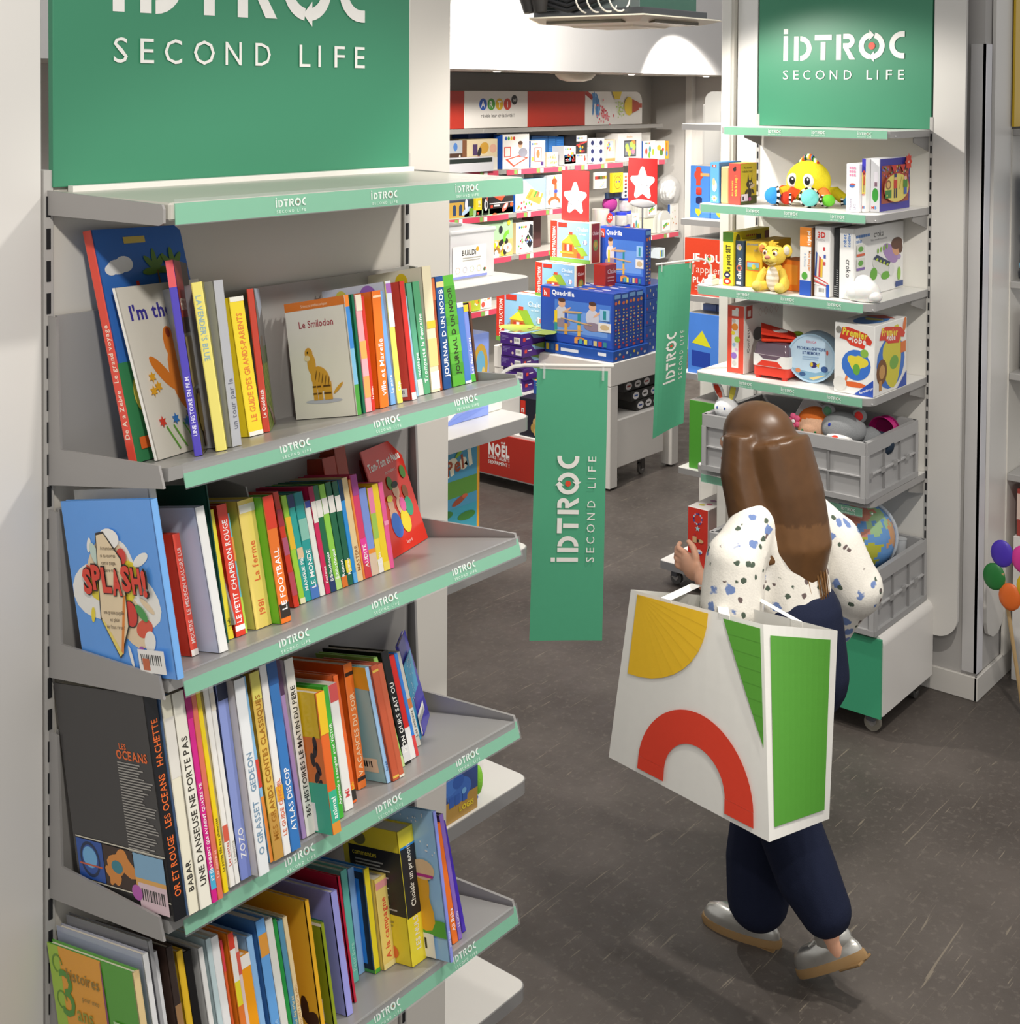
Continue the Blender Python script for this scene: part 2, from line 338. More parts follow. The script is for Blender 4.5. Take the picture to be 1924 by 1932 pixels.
for k, zt in enumerate((2.337, 1.957, 1.656, 1.308, .953)):
    tilt = k > 0
    b = wmb(bc)
    if tilt:
        zs = (1.963, 1.661, 1.312, .957)[k-1]; zr = zs-.285*TA
        b.prism([(BX0+.008, 1.558, zs-.0005), (BX0+.008, 1.558, zs-.02), (BX0+.008, 1.843, zr-.02), (BX0+.008, 1.843, zr-.0005)], (BX1-BX0-.016, 0, 0), '9c9a98')
        b.box(BX0+.008, 1.838, zr, BX1-.008, 1.845, zt+.19, 'a4a19e')
    else:
        b.box(BX0+.008, 1.556, 2.312, BX1+.004, BY-.008, 2.338, 'bfbcb2', .003)
    sh = b.build('shelf', METAL, bc)
    if not tilt:
        b = wmb(bc); b.box(BX0+.03, BY-.026, 2.338, BX1-.004, BY-.012, 2.347, 'e8e6e0'); b.build('back_bar', LAM, sh)
    for x in (BX0-.002, BX1-.002):
        b = wmb(bc)
        if tilt: pts = [(x, BY, zt+.19), (x, 1.826, zt+.189), (x, 1.815, zt-.012), (x, 1.568, zt+.009), (x, 1.556, zt-.022), (x, 1.848, zt-.073)]
        else: pts = [(x, BY-.004, 2.341), (x, 1.56, 2.336), (x, 1.556, 2.33), (x, 1.556, 2.31), (x, 1.566, 2.306), (x, BY-.004, 2.303)]
        b.prism(pts, (.004 if x < 1.5 else .006, 0, 0), '9b9896'); b.build('bracket', METAL, sh)
    y0, z0, y1, z1 = (1.552, zt-.028, 1.5605, zt) if tilt else (1.553, 2.307, 1.5545, 2.337)
    x0 = 1.172 if tilt else 1.155
    b = wmb(bc); b.prism([(x0, y0, z0), (x0, y1, z1), (x0, y1+.002, z1), (x0, y0+.002, z0)], (BX1-x0, 0, 0), RAIL); rl = b.build('label_rail', GLOSS, bc)
    V = Vector((0, y1-y0, z1-z0)).normalized()
    shelf_logo_rail(rl, lambda: wmb(bc), (0, y0, z0), (1, 0, 0), V, LX[k], .0115)
    b = wmb(bc); b.prism([(x0-.002, y0-.0025, z0-.0012), (x0-.002, y1-.0015, z1+.006), (x0-.002, y1-.0002, z1+.006), (x0-.002, y0-.0012, z0-.0012)], (BX1-x0+.004, 0, 0), 'e8eef0'); b.build('clear_cover', FILM, rl)
for x, h in ((1.315, .24), (1.401, .255)):
    b = wmb(bc); b.prism([(x, 1.62, 1.69-.02), (x, 1.842, 1.6005), (x, 1.842, 1.85), (x, 1.70, 1.85)], (.003, 0, 0), '9a9896'); b.build('divider', METAL, bc)
b = wmb(bc); b.box(BX0+.008, 1.45, .06, BX1+.01, BY-.01, .09, 'b4b1ad', .003); b.build('base_shelf', METAL, bc)
BOOKS=[
 (1, 1.189, 0.1607, -76, 0.0168, 0.3603, 0.2098, -0.0994, 'tall red spined picture book with blue and green cover', 'e5503f', '3a72c4', 'De A a Zebre   Le grand voyage', 'fbe3d0', [], 'zorba', 1, 'efe6d2'),
 (1, 1.2026, 0.1139, -74, 0.0046, 0.2656, 0.21, -0.1506, 'white picture book with orange animal and flowers on its cover', 'f2efe9', 'ece7dd', None, 'ffffff', [], 'im', 1, 'efe6d2'),
 (1, 1.2257, 0.0463, -42, 0.0118, 0.2929, 0.2, -0.0222, 'purple spined history book with dark collage cover', '5347b8', '6a6238', 'UNE HISTOIRE EN FILM', 'e9e6ff', [(0.86, 1, 'e0545c')], 'film', 1, 'efe6d2'),
 (1, 1.2602, 0.04, -41, 0.0163, 0.2546, 0.17, -0.0187, 'pale yellow hardback with olive cover in blue letters', 'efe27a', 'a8a030', "LAVENDER'S BLUE", '8fb0b8', [], None, -1, 'efe6d2'),
 (1, 1.2948, 0.0428, 0, 0.0178, 0.2537, 0.1949, 0.0195, 'thin grey spined book between two yellow ones', 'b4b6bc', 'a8aab0', 'un tour par la', '6a6c78', [], None, 1, 'efe6d2'),
 (1, 1.3894, 0.1201, 0, 0.0294, 0.2256, 0.1233, -0.0184, 'bright yellow guide with white foot and orange letters', 'f5dc35', 'f5dc35', 'LE GUIDE DES GRANDS-PARENTS', 'e8843a', [(0, 0.03, 'f4f2ea'), (0.965, 1, 'f0eee4')], None, 1, 'efe6d2'),
 (1, 1.4255, 0.1295, -43, 0.0113, 0.235, 0.1477, 0.0166, 'red spined album with green field on its cover', 'd04a38', '7c8c3a', 'Le Quidditch', 'ffffff', [], 'field', 1, 'efe6d2'),
 (1, 1.5555, 0.0412, 0, 0.0096, 0.2008, 0.155, 0.0373, 'white album showing a striped yellow animal', 'e8e4da', 'f3f0e8', None, 'b03040', [(0, 0.25, '4a9c3c'), (0.25, 0.55, '7ab8d8'), (0.55, 0.9, '3a86d0'), (0.9, 1, 'e8842c')], 'smil', 1, 'efe6d2'),
 (1, 1.5707, 0.0418, 0, 0.0054, 0.2002, 0.1562, 0.0504, 'thin dark green book beside the white album', '0e6a4a', '0e6a4a', None, 'ffffff', [], None, 1, 'efe6d2'),
 (1, 1.583, 0.0477, 0, 0.0145, 0.1979, 0.1544, 0.0542, 'book with pink, orange and cream spine blocks', 'f0a8b0', 'f0a8b0', None, 'ffffff', [(0.12, 0.3, 'f4a860'), (0.3, 0.45, 'f0b0b8'), (0.45, 0.6, 'f6b060'), (0.86, 1, 'e8dcc8')], None, 1, 'efe6d2'),
 (1, 1.5981, 0.0483, 0, 0.0071, 0.1946, 0.1518, 0.0532, 'slim red book left of the wide orange one', 'd8342c', 'd8342c', 'Le poulpe', 'ffffff', [], None, 1, 'efe6d2'),
 (1, 1.6239, 0.0552, 0, 0.021, 0.1997, 0.1557, 0.0977, 'wide bright orange hardback', 'f07a22', 'f07a22', 'ville et Marelle', 'ffffff', [(0.94, 0.96, 'ffd8b0')], None, 1, 'efe6d2'),
 (1, 1.6582, 0.0632, 0, 0.0123, 0.1974, 0.1539, 0.0326, 'light blue book right of the orange hardback', '7aaee8', '7aaee8', 'La mare', 'ffffff', [], None, 1, 'efe6d2'),
 (1, 1.6711, 0.0597, 0, 0.0133, 0.2134, 0.1664, 0.0519, 'tall pale blue album with yellow lower spine', 'f0ec6c', 'd8e0f0', 'Clip', 'ffffff', [(0.62, 1, 'e4e8f4'), (0.9, 0.98, 'b070c0')], 'dots', 1, 'efe6d2'),
 (1, 1.7059, 0.0589, 0, 0.0119, 0.2094, 0.1634, 0.0592, 'red album with small coloured squares on its cover', 'd8352e', 'd64a3c', None, 'ffffff', [(0, 0.06, 'f0ece4')], 'squares', 1, 'efe6d2'),
 (1, 1.7496, 0.0887, 0, 0.0052, 0.1821, 0.1421, 0.0336, 'very thin pale blue book', 'a4cce8', 'a4cce8', None, 'ffffff', [], None, 1, 'efe6d2'),
 (1, 1.7603, 0.0948, 0, 0.014, 0.2039, 0.1532, 0.0519, 'teal green paperback with faded letters', '5fae8c', '5fae8c', 'La montagne', 'ffffff', [(0, 0.14, 'e4e4da')], None, 1, 'efe6d2'),
 (1, 1.775, 0.0941, 0, 0.0174, 0.2051, 0.1536, 0.0604, 'mid green paperback titled in white', '58a878', '58a878', 'Trompette la Fontaine', 'ffffff', [], None, 1, 'efe6d2'),
 (1, 1.793, 0.0923, 0, 0.0236, 0.2303, 0.1502, 0.1015, 'tall cream book with yellow bands and a barcode sticker', 'ece2c0', 'efe8d4', None, 'ffffff', [(0.02, 0.16, 'f2f0ea'), (0.2, 0.42, 'e6d48c'), (0.5, 0.56, 'e4c83c')], 'creamtop', 1, 'efe6d2'),
 (1, 1.8171, 0.096, 0, 0.0103, 0.2059, 0.1516, 0.1005, 'narrow rust brown book', 'a8502c', 'a8502c', None, 'ffffff', [(0.8, 1, 'c86838')], None, 1, 'efe6d2'),
 (1, 1.8281, 0.0935, 0, 0.0215, 0.2081, 0.1536, 0.0996, 'dark blue diary with white block letters', '234f8c', '234f8c', 'JOURNAL D UN NOOB', 'ffffff', [(0.9, 0.95, 'd8c48c')], None, 1, 'efe6d2'),
 (1, 1.8598, 0.0985, 0, 0.0343, 0.2079, 0.1487, 0.0524, 'pixel patterned green diary', '5cae3a', '5cae3a', 'JOURNAL D UN NOOB', '30301c', [(0.1, 0.2, '4a9a2c'), (0.3, 0.45, '6cc048'), (0.55, 0.62, '4e9e30'), (0.75, 0.9, '48982c')], None, 1, 'efe6d2'),
 (1, 1.8947, 0.099, 0, 0.0176, 0.1527, 0.1191, 0.0511, 'blue paperback with white top band', '4c7cc8', '4c7cc8', None, 'ffffff', [(0.0, 0.03, 'f0f0f0'), (0.94, 1, 'e8e8e8')], None, 1, 'efe6d2'),
 (1, 1.9129, 0.1012, 0, 0.0138, 0.1463, 0.1141, 0.064, 'periwinkle paperback with yellow top and green foot', '7c90dc', '7c90dc', 'Les deux freres', 'ffffff', [(0, 0.1, '58b848'), (0.91, 1, 'f0c830')], None, 1, 'efe6d2'),
 (1, 1.9273, 0.1003, 0, 0.0058, 0.1497, 0.1168, 0.0701, 'thin dark brown book, last on its shelf', '5c3a28', '5c3a28', None, 'ffffff', [(0.88, 1, 'e88040')], None, 1, 'efe6d2'),
 (2, 1.1437, -0.0256, 0, 0.0111, 0.2527, 0.235, -0.0296, 'large light blue picture book lettered in dripping red', '7ab4f4', '62a2f0', None, 'ffffff', [], 'splash', 1, 'efe6d2'),
 (2, 1.1782, 0.03, 0, 0.012, 0.262, 0.2, -0.02, 'white album standing behind the big light blue book', 'f2f0ea', 'f2f0ea', None, 'ffffff', [], None, 1, 'efe6d2'),
 (2, 1.2293, 0.0574, 0, 0.0127, 0.1814, 0.12, -0.0375, 'small red paperback with white lettering', 'e8503e', 'c83828', 'MOLIERE   LE MEDECIN MALGRE LUI', 'fbe0d8', [(0, 0.05, 'f4ece4')], None, 1, 'efe6d2'),
 (2, 1.2524, 0.0194, 0, 0.016, 0.2166, 0.19, -0.0502, 'wide pale blue album with white spine and small pictures', 'f2f2f0', 'cfdaf0', None, 'ffffff', [], 'album', 1, 'efe6d2'),
 (2, 1.2947, 0.0552, 0, 0.0027, 0.2409, 0.15, -0.012, 'very thin dark green book in the shadow', '1c5040', '1c5040', None, 'ffffff', [], None, 1, 'efe6d2'),
 (2, 1.3072, 0.0687, 0, 0.0102, 0.1988, 0.1551, -0.033, 'narrow yellow book left of a red fairy tale', 'f2e23c', 'f2e23c', 'Lulu', '40402c', [(0, 0.06, 'e8d830')], None, 1, 'efe6d2'),
 (2, 1.32, 0.0652, 0, 0.019, 0.2029, 0.1583, -0.0266, 'red fairy tale book with white capitals', 'e8412c', 'b02a1e', 'LE PETIT CHAPERON ROUGE', 'ffffff', [(0.04, 0.08, 'ffffff')], None, 1, 'efe6d2'),
 (2, 1.3401, 0.0682, 0, 0.0041, 0.186, 0.1451, -0.0302, 'thin turquoise and green booklet', '6cc0d0', '6cc0d0', None, 'ffffff', [(0, 0.3, 'b8d84c'), (0.6, 0.8, 'e8a048')], None, 1, 'efe6d2'),
 (2, 1.3583, 0.0635, 0, 0.0323, 0.2003, 0.1562, -0.0234, 'thick pale yellow book with a round emblem on its spine', 'f6dc74', 'f0d860', '1981      La ferme', 'e8703c', [(0.9, 0.965, 'f8f4e8')], None, 1, 'efe6d2'),
 (2, 1.3912, 0.0413, 0, 0.0205, 0.1992, 0.1554, -0.0244, 'green and orange football book with red top', 'f07a28', '6cc02c', 'LE FOOTBALL', 'ffffff', [(0.74, 1, 'e04028'), (0.04, 0.15, '302820')], None, 1, 'efe6d2'),
 (2, 1.4705, 0.102, 0, 0.0114, 0.1912, 0.1486, -0.0662, 'dark red book with green and pink marks', 'd8361f', 'd8361f', None, 'ffffff', [(0.1, 0.3, 'c04858'), (0.45, 0.6, 'b85878'), (0.7, 0.85, 'a83040')], None, 1, 'efe6d2'),
 (2, 1.489, 0.1081, 0, 0.0116, 0.1805, 0.1408, -0.059, 'lime and yellow slim book', 'a4d83c', 'a4d83c', None, 'ffffff', [(0.5, 0.8, 'f4c030'), (0.0, 0.05, 'f0e8c0')], None, 1, 'efe6d2'),
 (2, 1.5015, 0.1093, 0, 0.0133, 0.1786, 0.1393, -0.0532, 'first of two turquoise paperbacks', '2ea8a0', '2ea8a0', 'MANGUE PIE', 'ffffff', [(0.88, 1, '2c3c6c'), (0.4, 0.5, 'e8c8a0')], None, 1, 'efe6d2'),
 (2, 1.5155, 0.11, 0, 0.0185, 0.1786, 0.1393, -0.0457, 'wider turquoise paperback with cream patches', '28a09c', '28a09c', 'LE MONDE', 'ffffff', [(0.0, 0.12, '4c7cc8'), (0.55, 0.75, '8cc8b8'), (0.88, 1, '1c8890')], None, 1, 'efe6d2'),
 (2, 1.5346, 0.1087, 0, 0.0119, 0.1603, 0.1251, -0.0456, 'slim white book left of a magenta one', 'f0eee8', 'f0eee8', None, 'ffffff', [(0.93, 1, '3848a0')], None, 1, 'efe6d2'),
 (2, 1.5471, 0.1074, 0, 0.0103, 0.1824, 0.1422, -0.0469, 'magenta book with white picture band', 'd8265c', 'd8265c', 'Fantome', 'ffffff', [(0.66, 0.86, 'f4f0e8'), (0.86, 1, 'a81c50')], None, 1, 'efe6d2'),
 (2, 1.558, 0.108, 0, 0.0128, 0.1815, 0.1415, -0.048, 'dark green reader with white picture band, first of its series', '1e6c46', '1e6c46', 'Bibliotheque', 'ffffff', [(0.7, 0.86, 'f2efe8'), (0.0, 0.14, '22386c')], None, 1, 'efe6d2'),
 (2, 1.5714, 0.1087, 0, 0.0133, 0.18, 0.1404, -0.0416, 'light green reader with white picture band', '94d44c', '94d44c', 'Bibliotheque', 'ffffff', [(0.72, 0.87, 'f2efe8'), (0.0, 0.12, 'b8e080')], None, 1, 'efe6d2'),
 (2, 1.5853, 0.1086, 0, 0.0134, 0.1805, 0.1408, -0.0357, 'dark green reader with orange foot', '1f6a48', '1f6a48', 'Roman', 'ffffff', [(0.71, 0.87, 'f2efe8'), (0.0, 0.1, 'e07828')], None, 1, 'efe6d2'),
 (2, 1.5993, 0.1085, 0, 0.0128, 0.1787, 0.1394, -0.0246, 'dark green reader with yellow label, last of its series', '1c6448', '1c6448', 'Roman', 'ffffff', [(0.71, 0.86, 'f2efe8'), (0.12, 0.24, 'f0dc30')], None, 1, 'efe6d2'),
 (2, 1.6127, 0.1084, 0, 0.009, 0.1779, 0.1388, -0.0257, 'bright blue slim reader', '2c92dc', '2c92dc', None, 'ffffff', [(0.8, 1, '1c3c5c'), (0.0, 0.1, '60b0ec')], None, 1, 'efe6d2'),
 (2, 1.6223, 0.1082, 0, 0.0137, 0.1799, 0.1403, -0.0268, 'cream reader with brown letters', 'ecd09c', 'ecd09c', 'MASTERE', 'a06838', [], None, 1, 'efe6d2'),
 (2, 1.6367, 0.1088, 0, 0.0047, 0.1739, 0.1357, -0.0217, 'very thin orange booklet', 'f08c38', 'f08c38', None, 'ffffff', [], None, 1, 'efe6d2'),
 (2, 1.642, 0.1095, 0, 0.0154, 0.1802, 0.1405, -0.0204, 'pink and magenta novel with yellow foot', 'e0406c', 'e0406c', 'AUDITE', 'ffffff', [(0.0, 0.14, 'd84048'), (0.14, 0.24, 'e83c8c'), (0.24, 0.38, 'f040a0'), (0.8, 1, 'b04898')], None, 1, 'efe6d2'),
 (2, 1.658, 0.1101, 0, 0.0177, 0.1521, 0.1186, -0.0171, 'lavender blue booklet edged in orange', '8098e0', '8098e0', None, 'ffffff', [(0, 0.25, 'e0c8b0'), (0.25, 0.3, 'f09030')], None, 1, 'efe6d2'),
 (2, 1.6763, 0.1106, 0, 0.0125, 0.149, 0.1162, -0.0026, 'pink, green and yellow striped booklet', 'f4dc48', 'f4dc48', 'Lapin', 'ffffff', [(0.0, 0.16, 'f4f0ea'), (0.4, 0.7, 'a4cc58'), (0.7, 1, 'f088b0')], None, 1, 'efe6d2'),
 (2, 1.6894, 0.111, 0, 0.0159, 0.1526, 0.119, -0.004, 'yellow booklet right of the striped one', 'f6d428', 'f6d428', None, 'ffffff', [(0.0, 0.1, 'f8e060')], None, 1, 'efe6d2'),
 (2, 1.7059, 0.1112, 0, 0.0111, 0.1526, 0.119, -0.0004, 'pink booklet beside the big red cover', 'f0609c', 'f0609c', None, 'ffffff', [(0.5, 0.55, 'f8a0c0')], None, 1, 'efe6d2'),
 (2, 1.766, 0.1674, -70, 0.0021, 0.2004, 0.165, -0.188, 'red comic album shown face out with white title', 'a82820', 'd83424', None, 'ffffff', [], 'tom', 1, 'efe6d2'),
 (2, 1.7976, 0.222, -80, 0.004, 0.208, 0.1217, -0.17, 'second red album tucked behind the red comic', '7c2018', '902418', None, 'ffffff', [], None, 1, 'efe6d2'),
 (2, 1.6637, 0.2, 0, 0.0319, 0.2079, 0.0471, -0.02, 'brick red book at the back, left of a taller one', 'b04028', 'b04028', 'Indien', 'e8b090', [], None, 1, 'efe6d2'),
 (2, 1.696, 0.2, 0, 0.0275, 0.2293, 0.0427, -0.02, 'taller brick red book at the back of the shelf', 'a8452e', 'a8452e', None, 'ffffff', [], None, 1, 'efe6d2'),
 (3, 1.145, -0.017, 0, 0.0209, 0.3157, 0.24, -0.0182, 'large black ocean album with orange title', '17171b', '3c3a3a', 'OR ET ROUGE   LES OCEANS   HACHETTE', 'f07030', [], 'oceans', 1, 'efe6d2'),
 (3, 1.1668, -0.021, 0, 0.0172, 0.3034, 0.23, -0.0097, 'cream album with blue edge, next to the black one', 'f0ead4', '7ea4dc', 'BABAR', '2a2824', [(0.62, 0.9, 'e8e4dc')], None, 1, 'efe6d2'),
 (3, 1.1847, -0.0238, 0, 0.0201, 0.3035, 0.23, -0.0104, 'white spined album about a dancer', 'f2eee0', 'f2eee0', 'UNE DANSEUSE NE PORTE PAS', '3c3830', [], None, 1, 'efe6d2'),
 (3, 1.2054, -0.0249, 0, 0.0095, 0.3031, 0.23, -0.011, 'magenta paperback on the third book shelf', 'd8248c', 'd8248c', 'ET DEVINRENT QUI AVAIENT QUATRE VIE', 'ffffff', [(0.06, 0.15, '48b0d8'), (0.86, 1, 'b01870')], None, 1, 'efe6d2'),
 (3, 1.2155, -0.0249, 0, 0.009, 0.3015, 0.23, -0.0117, 'salmon paperback right of the magenta one', 'e0745c', 'e0745c', 'Les monstres', 'ffd0c0', [], None, 1, 'efe6d2'),
 (3, 1.2327, -0.0162, 0, 0.0084, 0.296, 0.23, -0.0203, 'bright yellow slim album', 'f4d81c', 'f4d81c', 'La petite fille aux allumettes', '40381c', [], None, 1, 'efe6d2'),
 (3, 1.2495, -0.0091, 0, 0.0099, 0.2925, 0.23, -0.0139, 'white slim album with tiny red marks', 'f2f0ec', 'f2f0ec', 'Les contes', 'c85040', [(0.22, 0.3, 'd86048')], None, 1, 'efe6d2'),
 (3, 1.26, -0.0091, 0, 0.0085, 0.2928, 0.23, -0.0146, 'white slim album beside a periwinkle one', 'efeeea', 'efeeea', 'Le louisette', 'a8a090', [(0.86, 0.95, 'e8e0d0')], None, 1, 'efe6d2'),
 (3, 1.2712, -0.0079, 0, 0.0193, 0.2898, 0.23, -0.0044, 'periwinkle album with navy top', '94a4e4', '3a4474', 'ZOZO', 'ffffff', [(0.9, 1, '28304c'), (0, 0.18, '8494dc')], None, 1, 'efe6d2'),
 (3, 1.2911, -0.0266, 0, 0.0197, 0.2863, 0.23, -0.0024, 'large white textured album with blue capitals', 'eceef0', 'd8d4d0', 'O GRASSET   GEDEON', '7a9ab4', [], None, 1, 'efe6d2'),
 (3, 1.3307, -0.0038, 0, 0.006, 0.2797, 0.23, -0.0249, 'thin light blue booklet with orange foot', '8cc0e8', '8cc0e8', None, 'ffffff', [(0, 0.35, 'e88c38'), (0.4, 0.55, 'd84838')], None, 1, 'efe6d2'),
 (3, 1.3373, -0.0066, 0, 0.0182, 0.2809, 0.23, -0.008, 'gold spined book of tales', 'e6c058', 'c89c30', 'MES GRANDS CONTES CLASSIQUES', 'a8701c', [(0.0, 0.25, 'c89848'), (0.85, 1, 'e8dc6c')], None, 1, 'efe6d2'),
 (3, 1.3561, -0.0077, 0, 0.0138, 0.2851, 0.23, -0.003, 'white guide with orange and yellow letters', 'f4f2f0', 'f4f2f0', 'LE GUIDE OFFICIEL', 'e07048', [(0.28, 0.36, 'f0b030')], None, 1, 'efe6d2'),
 (3, 1.3705, -0.0089, 0, 0.0186, 0.2853, 0.23, -0.0037, 'blue atlas with lighter blue edge', '3a7cc4', '4a90e0', 'ATLAS DISCOP', 'ffffff', [(0.88, 1, '2c5c9c')], None, 1, 'efe6d2'),
 (3, 1.4098, 0.011, 0, 0.0085, 0.2787, 0.2, -0.0267, 'lavender book right of the blue atlas', 'b494c8', 'b494c8', None, 'ffffff', [(0.8, 1, '583c5c')], None, 1, 'efe6d2'),
 (3, 1.4188, 0.0106, 0, 0.018, 0.2733, 0.2, 0.004, 'white book of little stories with small black letters', 'f2eee4', 'f2eee4', '365 HISTOIRES LE MATIN DU PERE', '2c2a28', [], None, 1, 'efe6d2'),
 (3, 1.4374, -0.0304, 0, 0.0175, 0.2169, 0.1692, 0.0136, 'yellow and leopard spotted book with green corner', 'e86c28', 'e8c020', 'animal', 'ffffff', [(0, 0.08, 'e89838'), (0.08, 0.3, '3cb890'), (0.7, 1, 'eec428')], 'leopard', 1, 'efe6d2'),
 (3, 1.4867, 0.0082, 0, 0.011, 0.208, 0.1623, 0.0125, 'slim green counting book', '48b83c', '48b83c', 'Apprendre a compter avec VICTOR', 'ffffff', [], None, 1, 'efe6d2'),
 (3, 1.5118, 0.0209, 0, 0.019, 0.2022, 0.1577, -0.0025, 'white counting book with pinkish red top', 'f4f2f0', 'f4f2f0', 'Mi', 'e05050', [(0.86, 1, 'd85858')], None, 1, 'efe6d2'),
 (3, 1.5406, 0.034, 0, 0.0103, 0.2087, 0.1628, -0.0195, 'orange book lettered in yellow', 'ee6c2c', 'ee6c2c', 'Lulu', 'f8d830', [(0.02, 0.1, '302c28')], None, 1, 'efe6d2'),
 (3, 1.586, 0.0672, 0, 0.0196, 0.2075, 0.1619, 0.022, 'pair like orange novel with dark foot bands', 'ee7c34', 'd86820', 'VACANCES DU SOIR', 'f8d8b0', [(0.06, 0.09, '302420'), (0.9, 0.93, '302420')], None, 1, 'efe6d2'),
 (3, 1.6246, 0.0351, 0, 0.0091, 0.1985, 0.1548, -0.0721, 'pale teal album with yellow top corner and barcode', 'a4ccf4', '98ccd4', 'Serge', '2c5c9c', [], 'tealback', 1, 'efe6d2'),
 (3, 1.6343, 0.0302, 0, 0.0147, 0.198, 0.1545, -0.0731, 'first of two brick red hardbacks with gold line', 'c85c3c', 'c85c3c', None, 'e8c050', [(0.02, 0.04, 'e8c050'), (0.94, 0.96, 'e8c050')], None, 1, 'efe6d2'),
 (3, 1.6496, 0.0308, 0, 0.0129, 0.1959, 0.1528, -0.0741, 'second brick red hardback, cream at its edge', 'cc6444', 'cc6444', None, 'e8c050', [(0, 0.02, 'f0e8d8')], None, 1, 'efe6d2'),
 (3, 1.6856, 0.0626, 0, 0.0102, 0.1979, 0.1544, -0.1436, 'light green book left of the black one', 'a4d468', 'a4d468', 'Kim', '5c8c38', [(0.0, 0.1, 'c8e098')], None, 1, 'efe6d2'),
 (3, 1.6965, 0.064, 0, 0.018, 0.2007, 0.1566, -0.0935, 'black book with white title and price sticker', '1c1c1c', '1c1c1c', 'MON OURS SAIT OU', 'f4f4f0', [(0.02, 0.16, 'e0e0e0')], None, 1, 'efe6d2'),
 (3, 1.7205, 0.0724, 0, 0.0136, 0.1852, 0.1445, -0.091, 'red book with white foot', 'e42c24', 'e42c24', None, 'ffffff', [(0, 0.3, 'f2f0ee')], None, 1, 'efe6d2'),
 (3, 1.7347, 0.073, 0, 0.0078, 0.1855, 0.1447, -0.0908, 'thin bright blue book with white flash', '3c88e4', '3c88e4', None, 'ffffff', [(0, 0.2, 'e04040')], None, 1, 'efe6d2'),
 (3, 1.7713, 0.1063, 0, 0.0128, 0.1748, 0.1364, -0.1165, 'pale grey magazine with printed spine', 'dcd8cc', 'dcd8cc', 'Les animaux', '60605c', [(0.1, 0.4, 'f0ece0'), (0.4, 0.5, 'e08848')], None, 1, 'efe6d2'),
 (3, 1.8022, 0.1276, -52, 0.0017, 0.1367, 0.105, -0.0827, 'light blue starry album shown face out with barcode', '4cb4e0', '3ca8dc', None, 'ffffff', [], 'stars', 1, 'efe6d2'),
 (3, 1.8186, 0.14, -52, 0.006, 0.167, 0.113, -0.15, 'indigo album behind the starry one', '3c34a8', '4038b4', None, 'ffffff', [], None, 1, 'efe6d2'),
 (4, 1.1339, 0.0, 0, 0.0105, 0.2695, 0.23, -0.03, 'green and orange story book with large numeral cover', 'f0d49c', '58a838', 'Histoires pour les petits', '907040', [], 'hist', 1, 'efe6d2'),
 (4, 1.1532, 0.0, 0, 0.0088, 0.2853, 0.2311, -0.03, 'white spined album with grey starry cover', 'f2f2f2', 'b4b8cc', 'SMOCK', '50a0c8', [], 'space', 1, 'efe6d2'),
 (4, 1.1651, 0.0, 0, 0.0065, 0.299, 0.22, -0.03, 'grey album behind the starry one', 'a8a8aa', '8c8c90', 'cle', '30343c', [], None, 1, 'efe6d2'),
 (4, 1.1752, 0.01, 0, 0.0079, 0.2756, 0.2, -0.03, 'white album with blue handwriting', 'eeeef0', 'e8e8ec', 'le rouge de la lune', '70b0d0', [], None, 1, 'efe6d2'),
 (4, 1.1925, 0.0, 0, 0.0109, 0.2762, 0.2, -0.03, 'dark brown photo album', '3c302c', '503c34', None, 'c8a080', [(0.3, 0.7, 'a07850')], None, 1, 'efe6d2'),
 (4, 1.2141, 0.01, 0, 0.0111, 0.2579, 0.19, -0.03, 'yellow paperback beside the photo album', 'f2c430', 'f2c430', 'Histoires de la nuit', 'b08820', [], None, 1, 'efe6d2'),
 (4, 1.2257, 0.0091, 0, 0.0133, 0.2516, 0.18, -0.03, 'black paperback with rainbow letters', '1c1a1a', '201e1e', 'ubus', 'e8c038', [(0.0, 0.05, '181818')], None, 1, 'efe6d2'),
 (4, 1.2516, 0.01, 0, 0.0087, 0.245, 0.18, -0.03, 'narrow white book after the black one', 'f0efec', 'f0efec', None, 'ffffff', [], None, 1, 'efe6d2'),
 (4, 1.2669, 0.01, 0, 0.0089, 0.2509, 0.18, -0.03, 'pale grey blue book', 'c8dce0', 'c8dce0', None, 'ffffff', [], None, 1, 'efe6d2'),
 (4, 1.2764, 0.0104, 0, 0.0139, 0.2485, 0.18, -0.03, 'white book with fine blue script', 'f2f2f2', 'f2f2f2', 'Histoire de la belle', '90a8d0', [], None, 1, 'efe6d2'),
 (4, 1.2975, 0.02, 0, 0.0043, 0.2334, 0.16, -0.03, 'thin orange red book', 'f07040', 'f07040', 'tissu 2 le sens', 'c83818', [(0.8, 1, 'e84858')], None, 1, 'efe6d2'),
 (4, 1.3057, 0.01, 0, 0.0103, 0.2407, 0.18, -0.03, 'striped spine of red, white, yellow and orange', 'f08c28', 'f08c28', None, 'ffffff', [(0.0, 0.35, 'c8342c'), (0.35, 0.55, 'f08030'), (0.55, 0.7, 'f0e030'), (0.7, 0.9, 'f2efe8'), (0.9, 1, 'd8402c')], None, 1, 'efe6d2'),
 (4, 1.323, 0.02, 0, 0.0067, 0.2255, 0.17, -0.03, 'pale rose slim book with red head', 'ecd8d4', 'ecd8d4', 'nous', 'c09090', [(0.75, 0.9, 'e06050')], None, 1, 'efe6d2'),
 (4, 1.3346, 0.03, 0, 0.02, 0.1877, 0.13, -0.03, 'short orange yellow paperback', 'fca81c', 'fca81c', None, 'ffffff', [(0.9, 1, 'f8f4ec')], None, 1, 'efe6d2'),
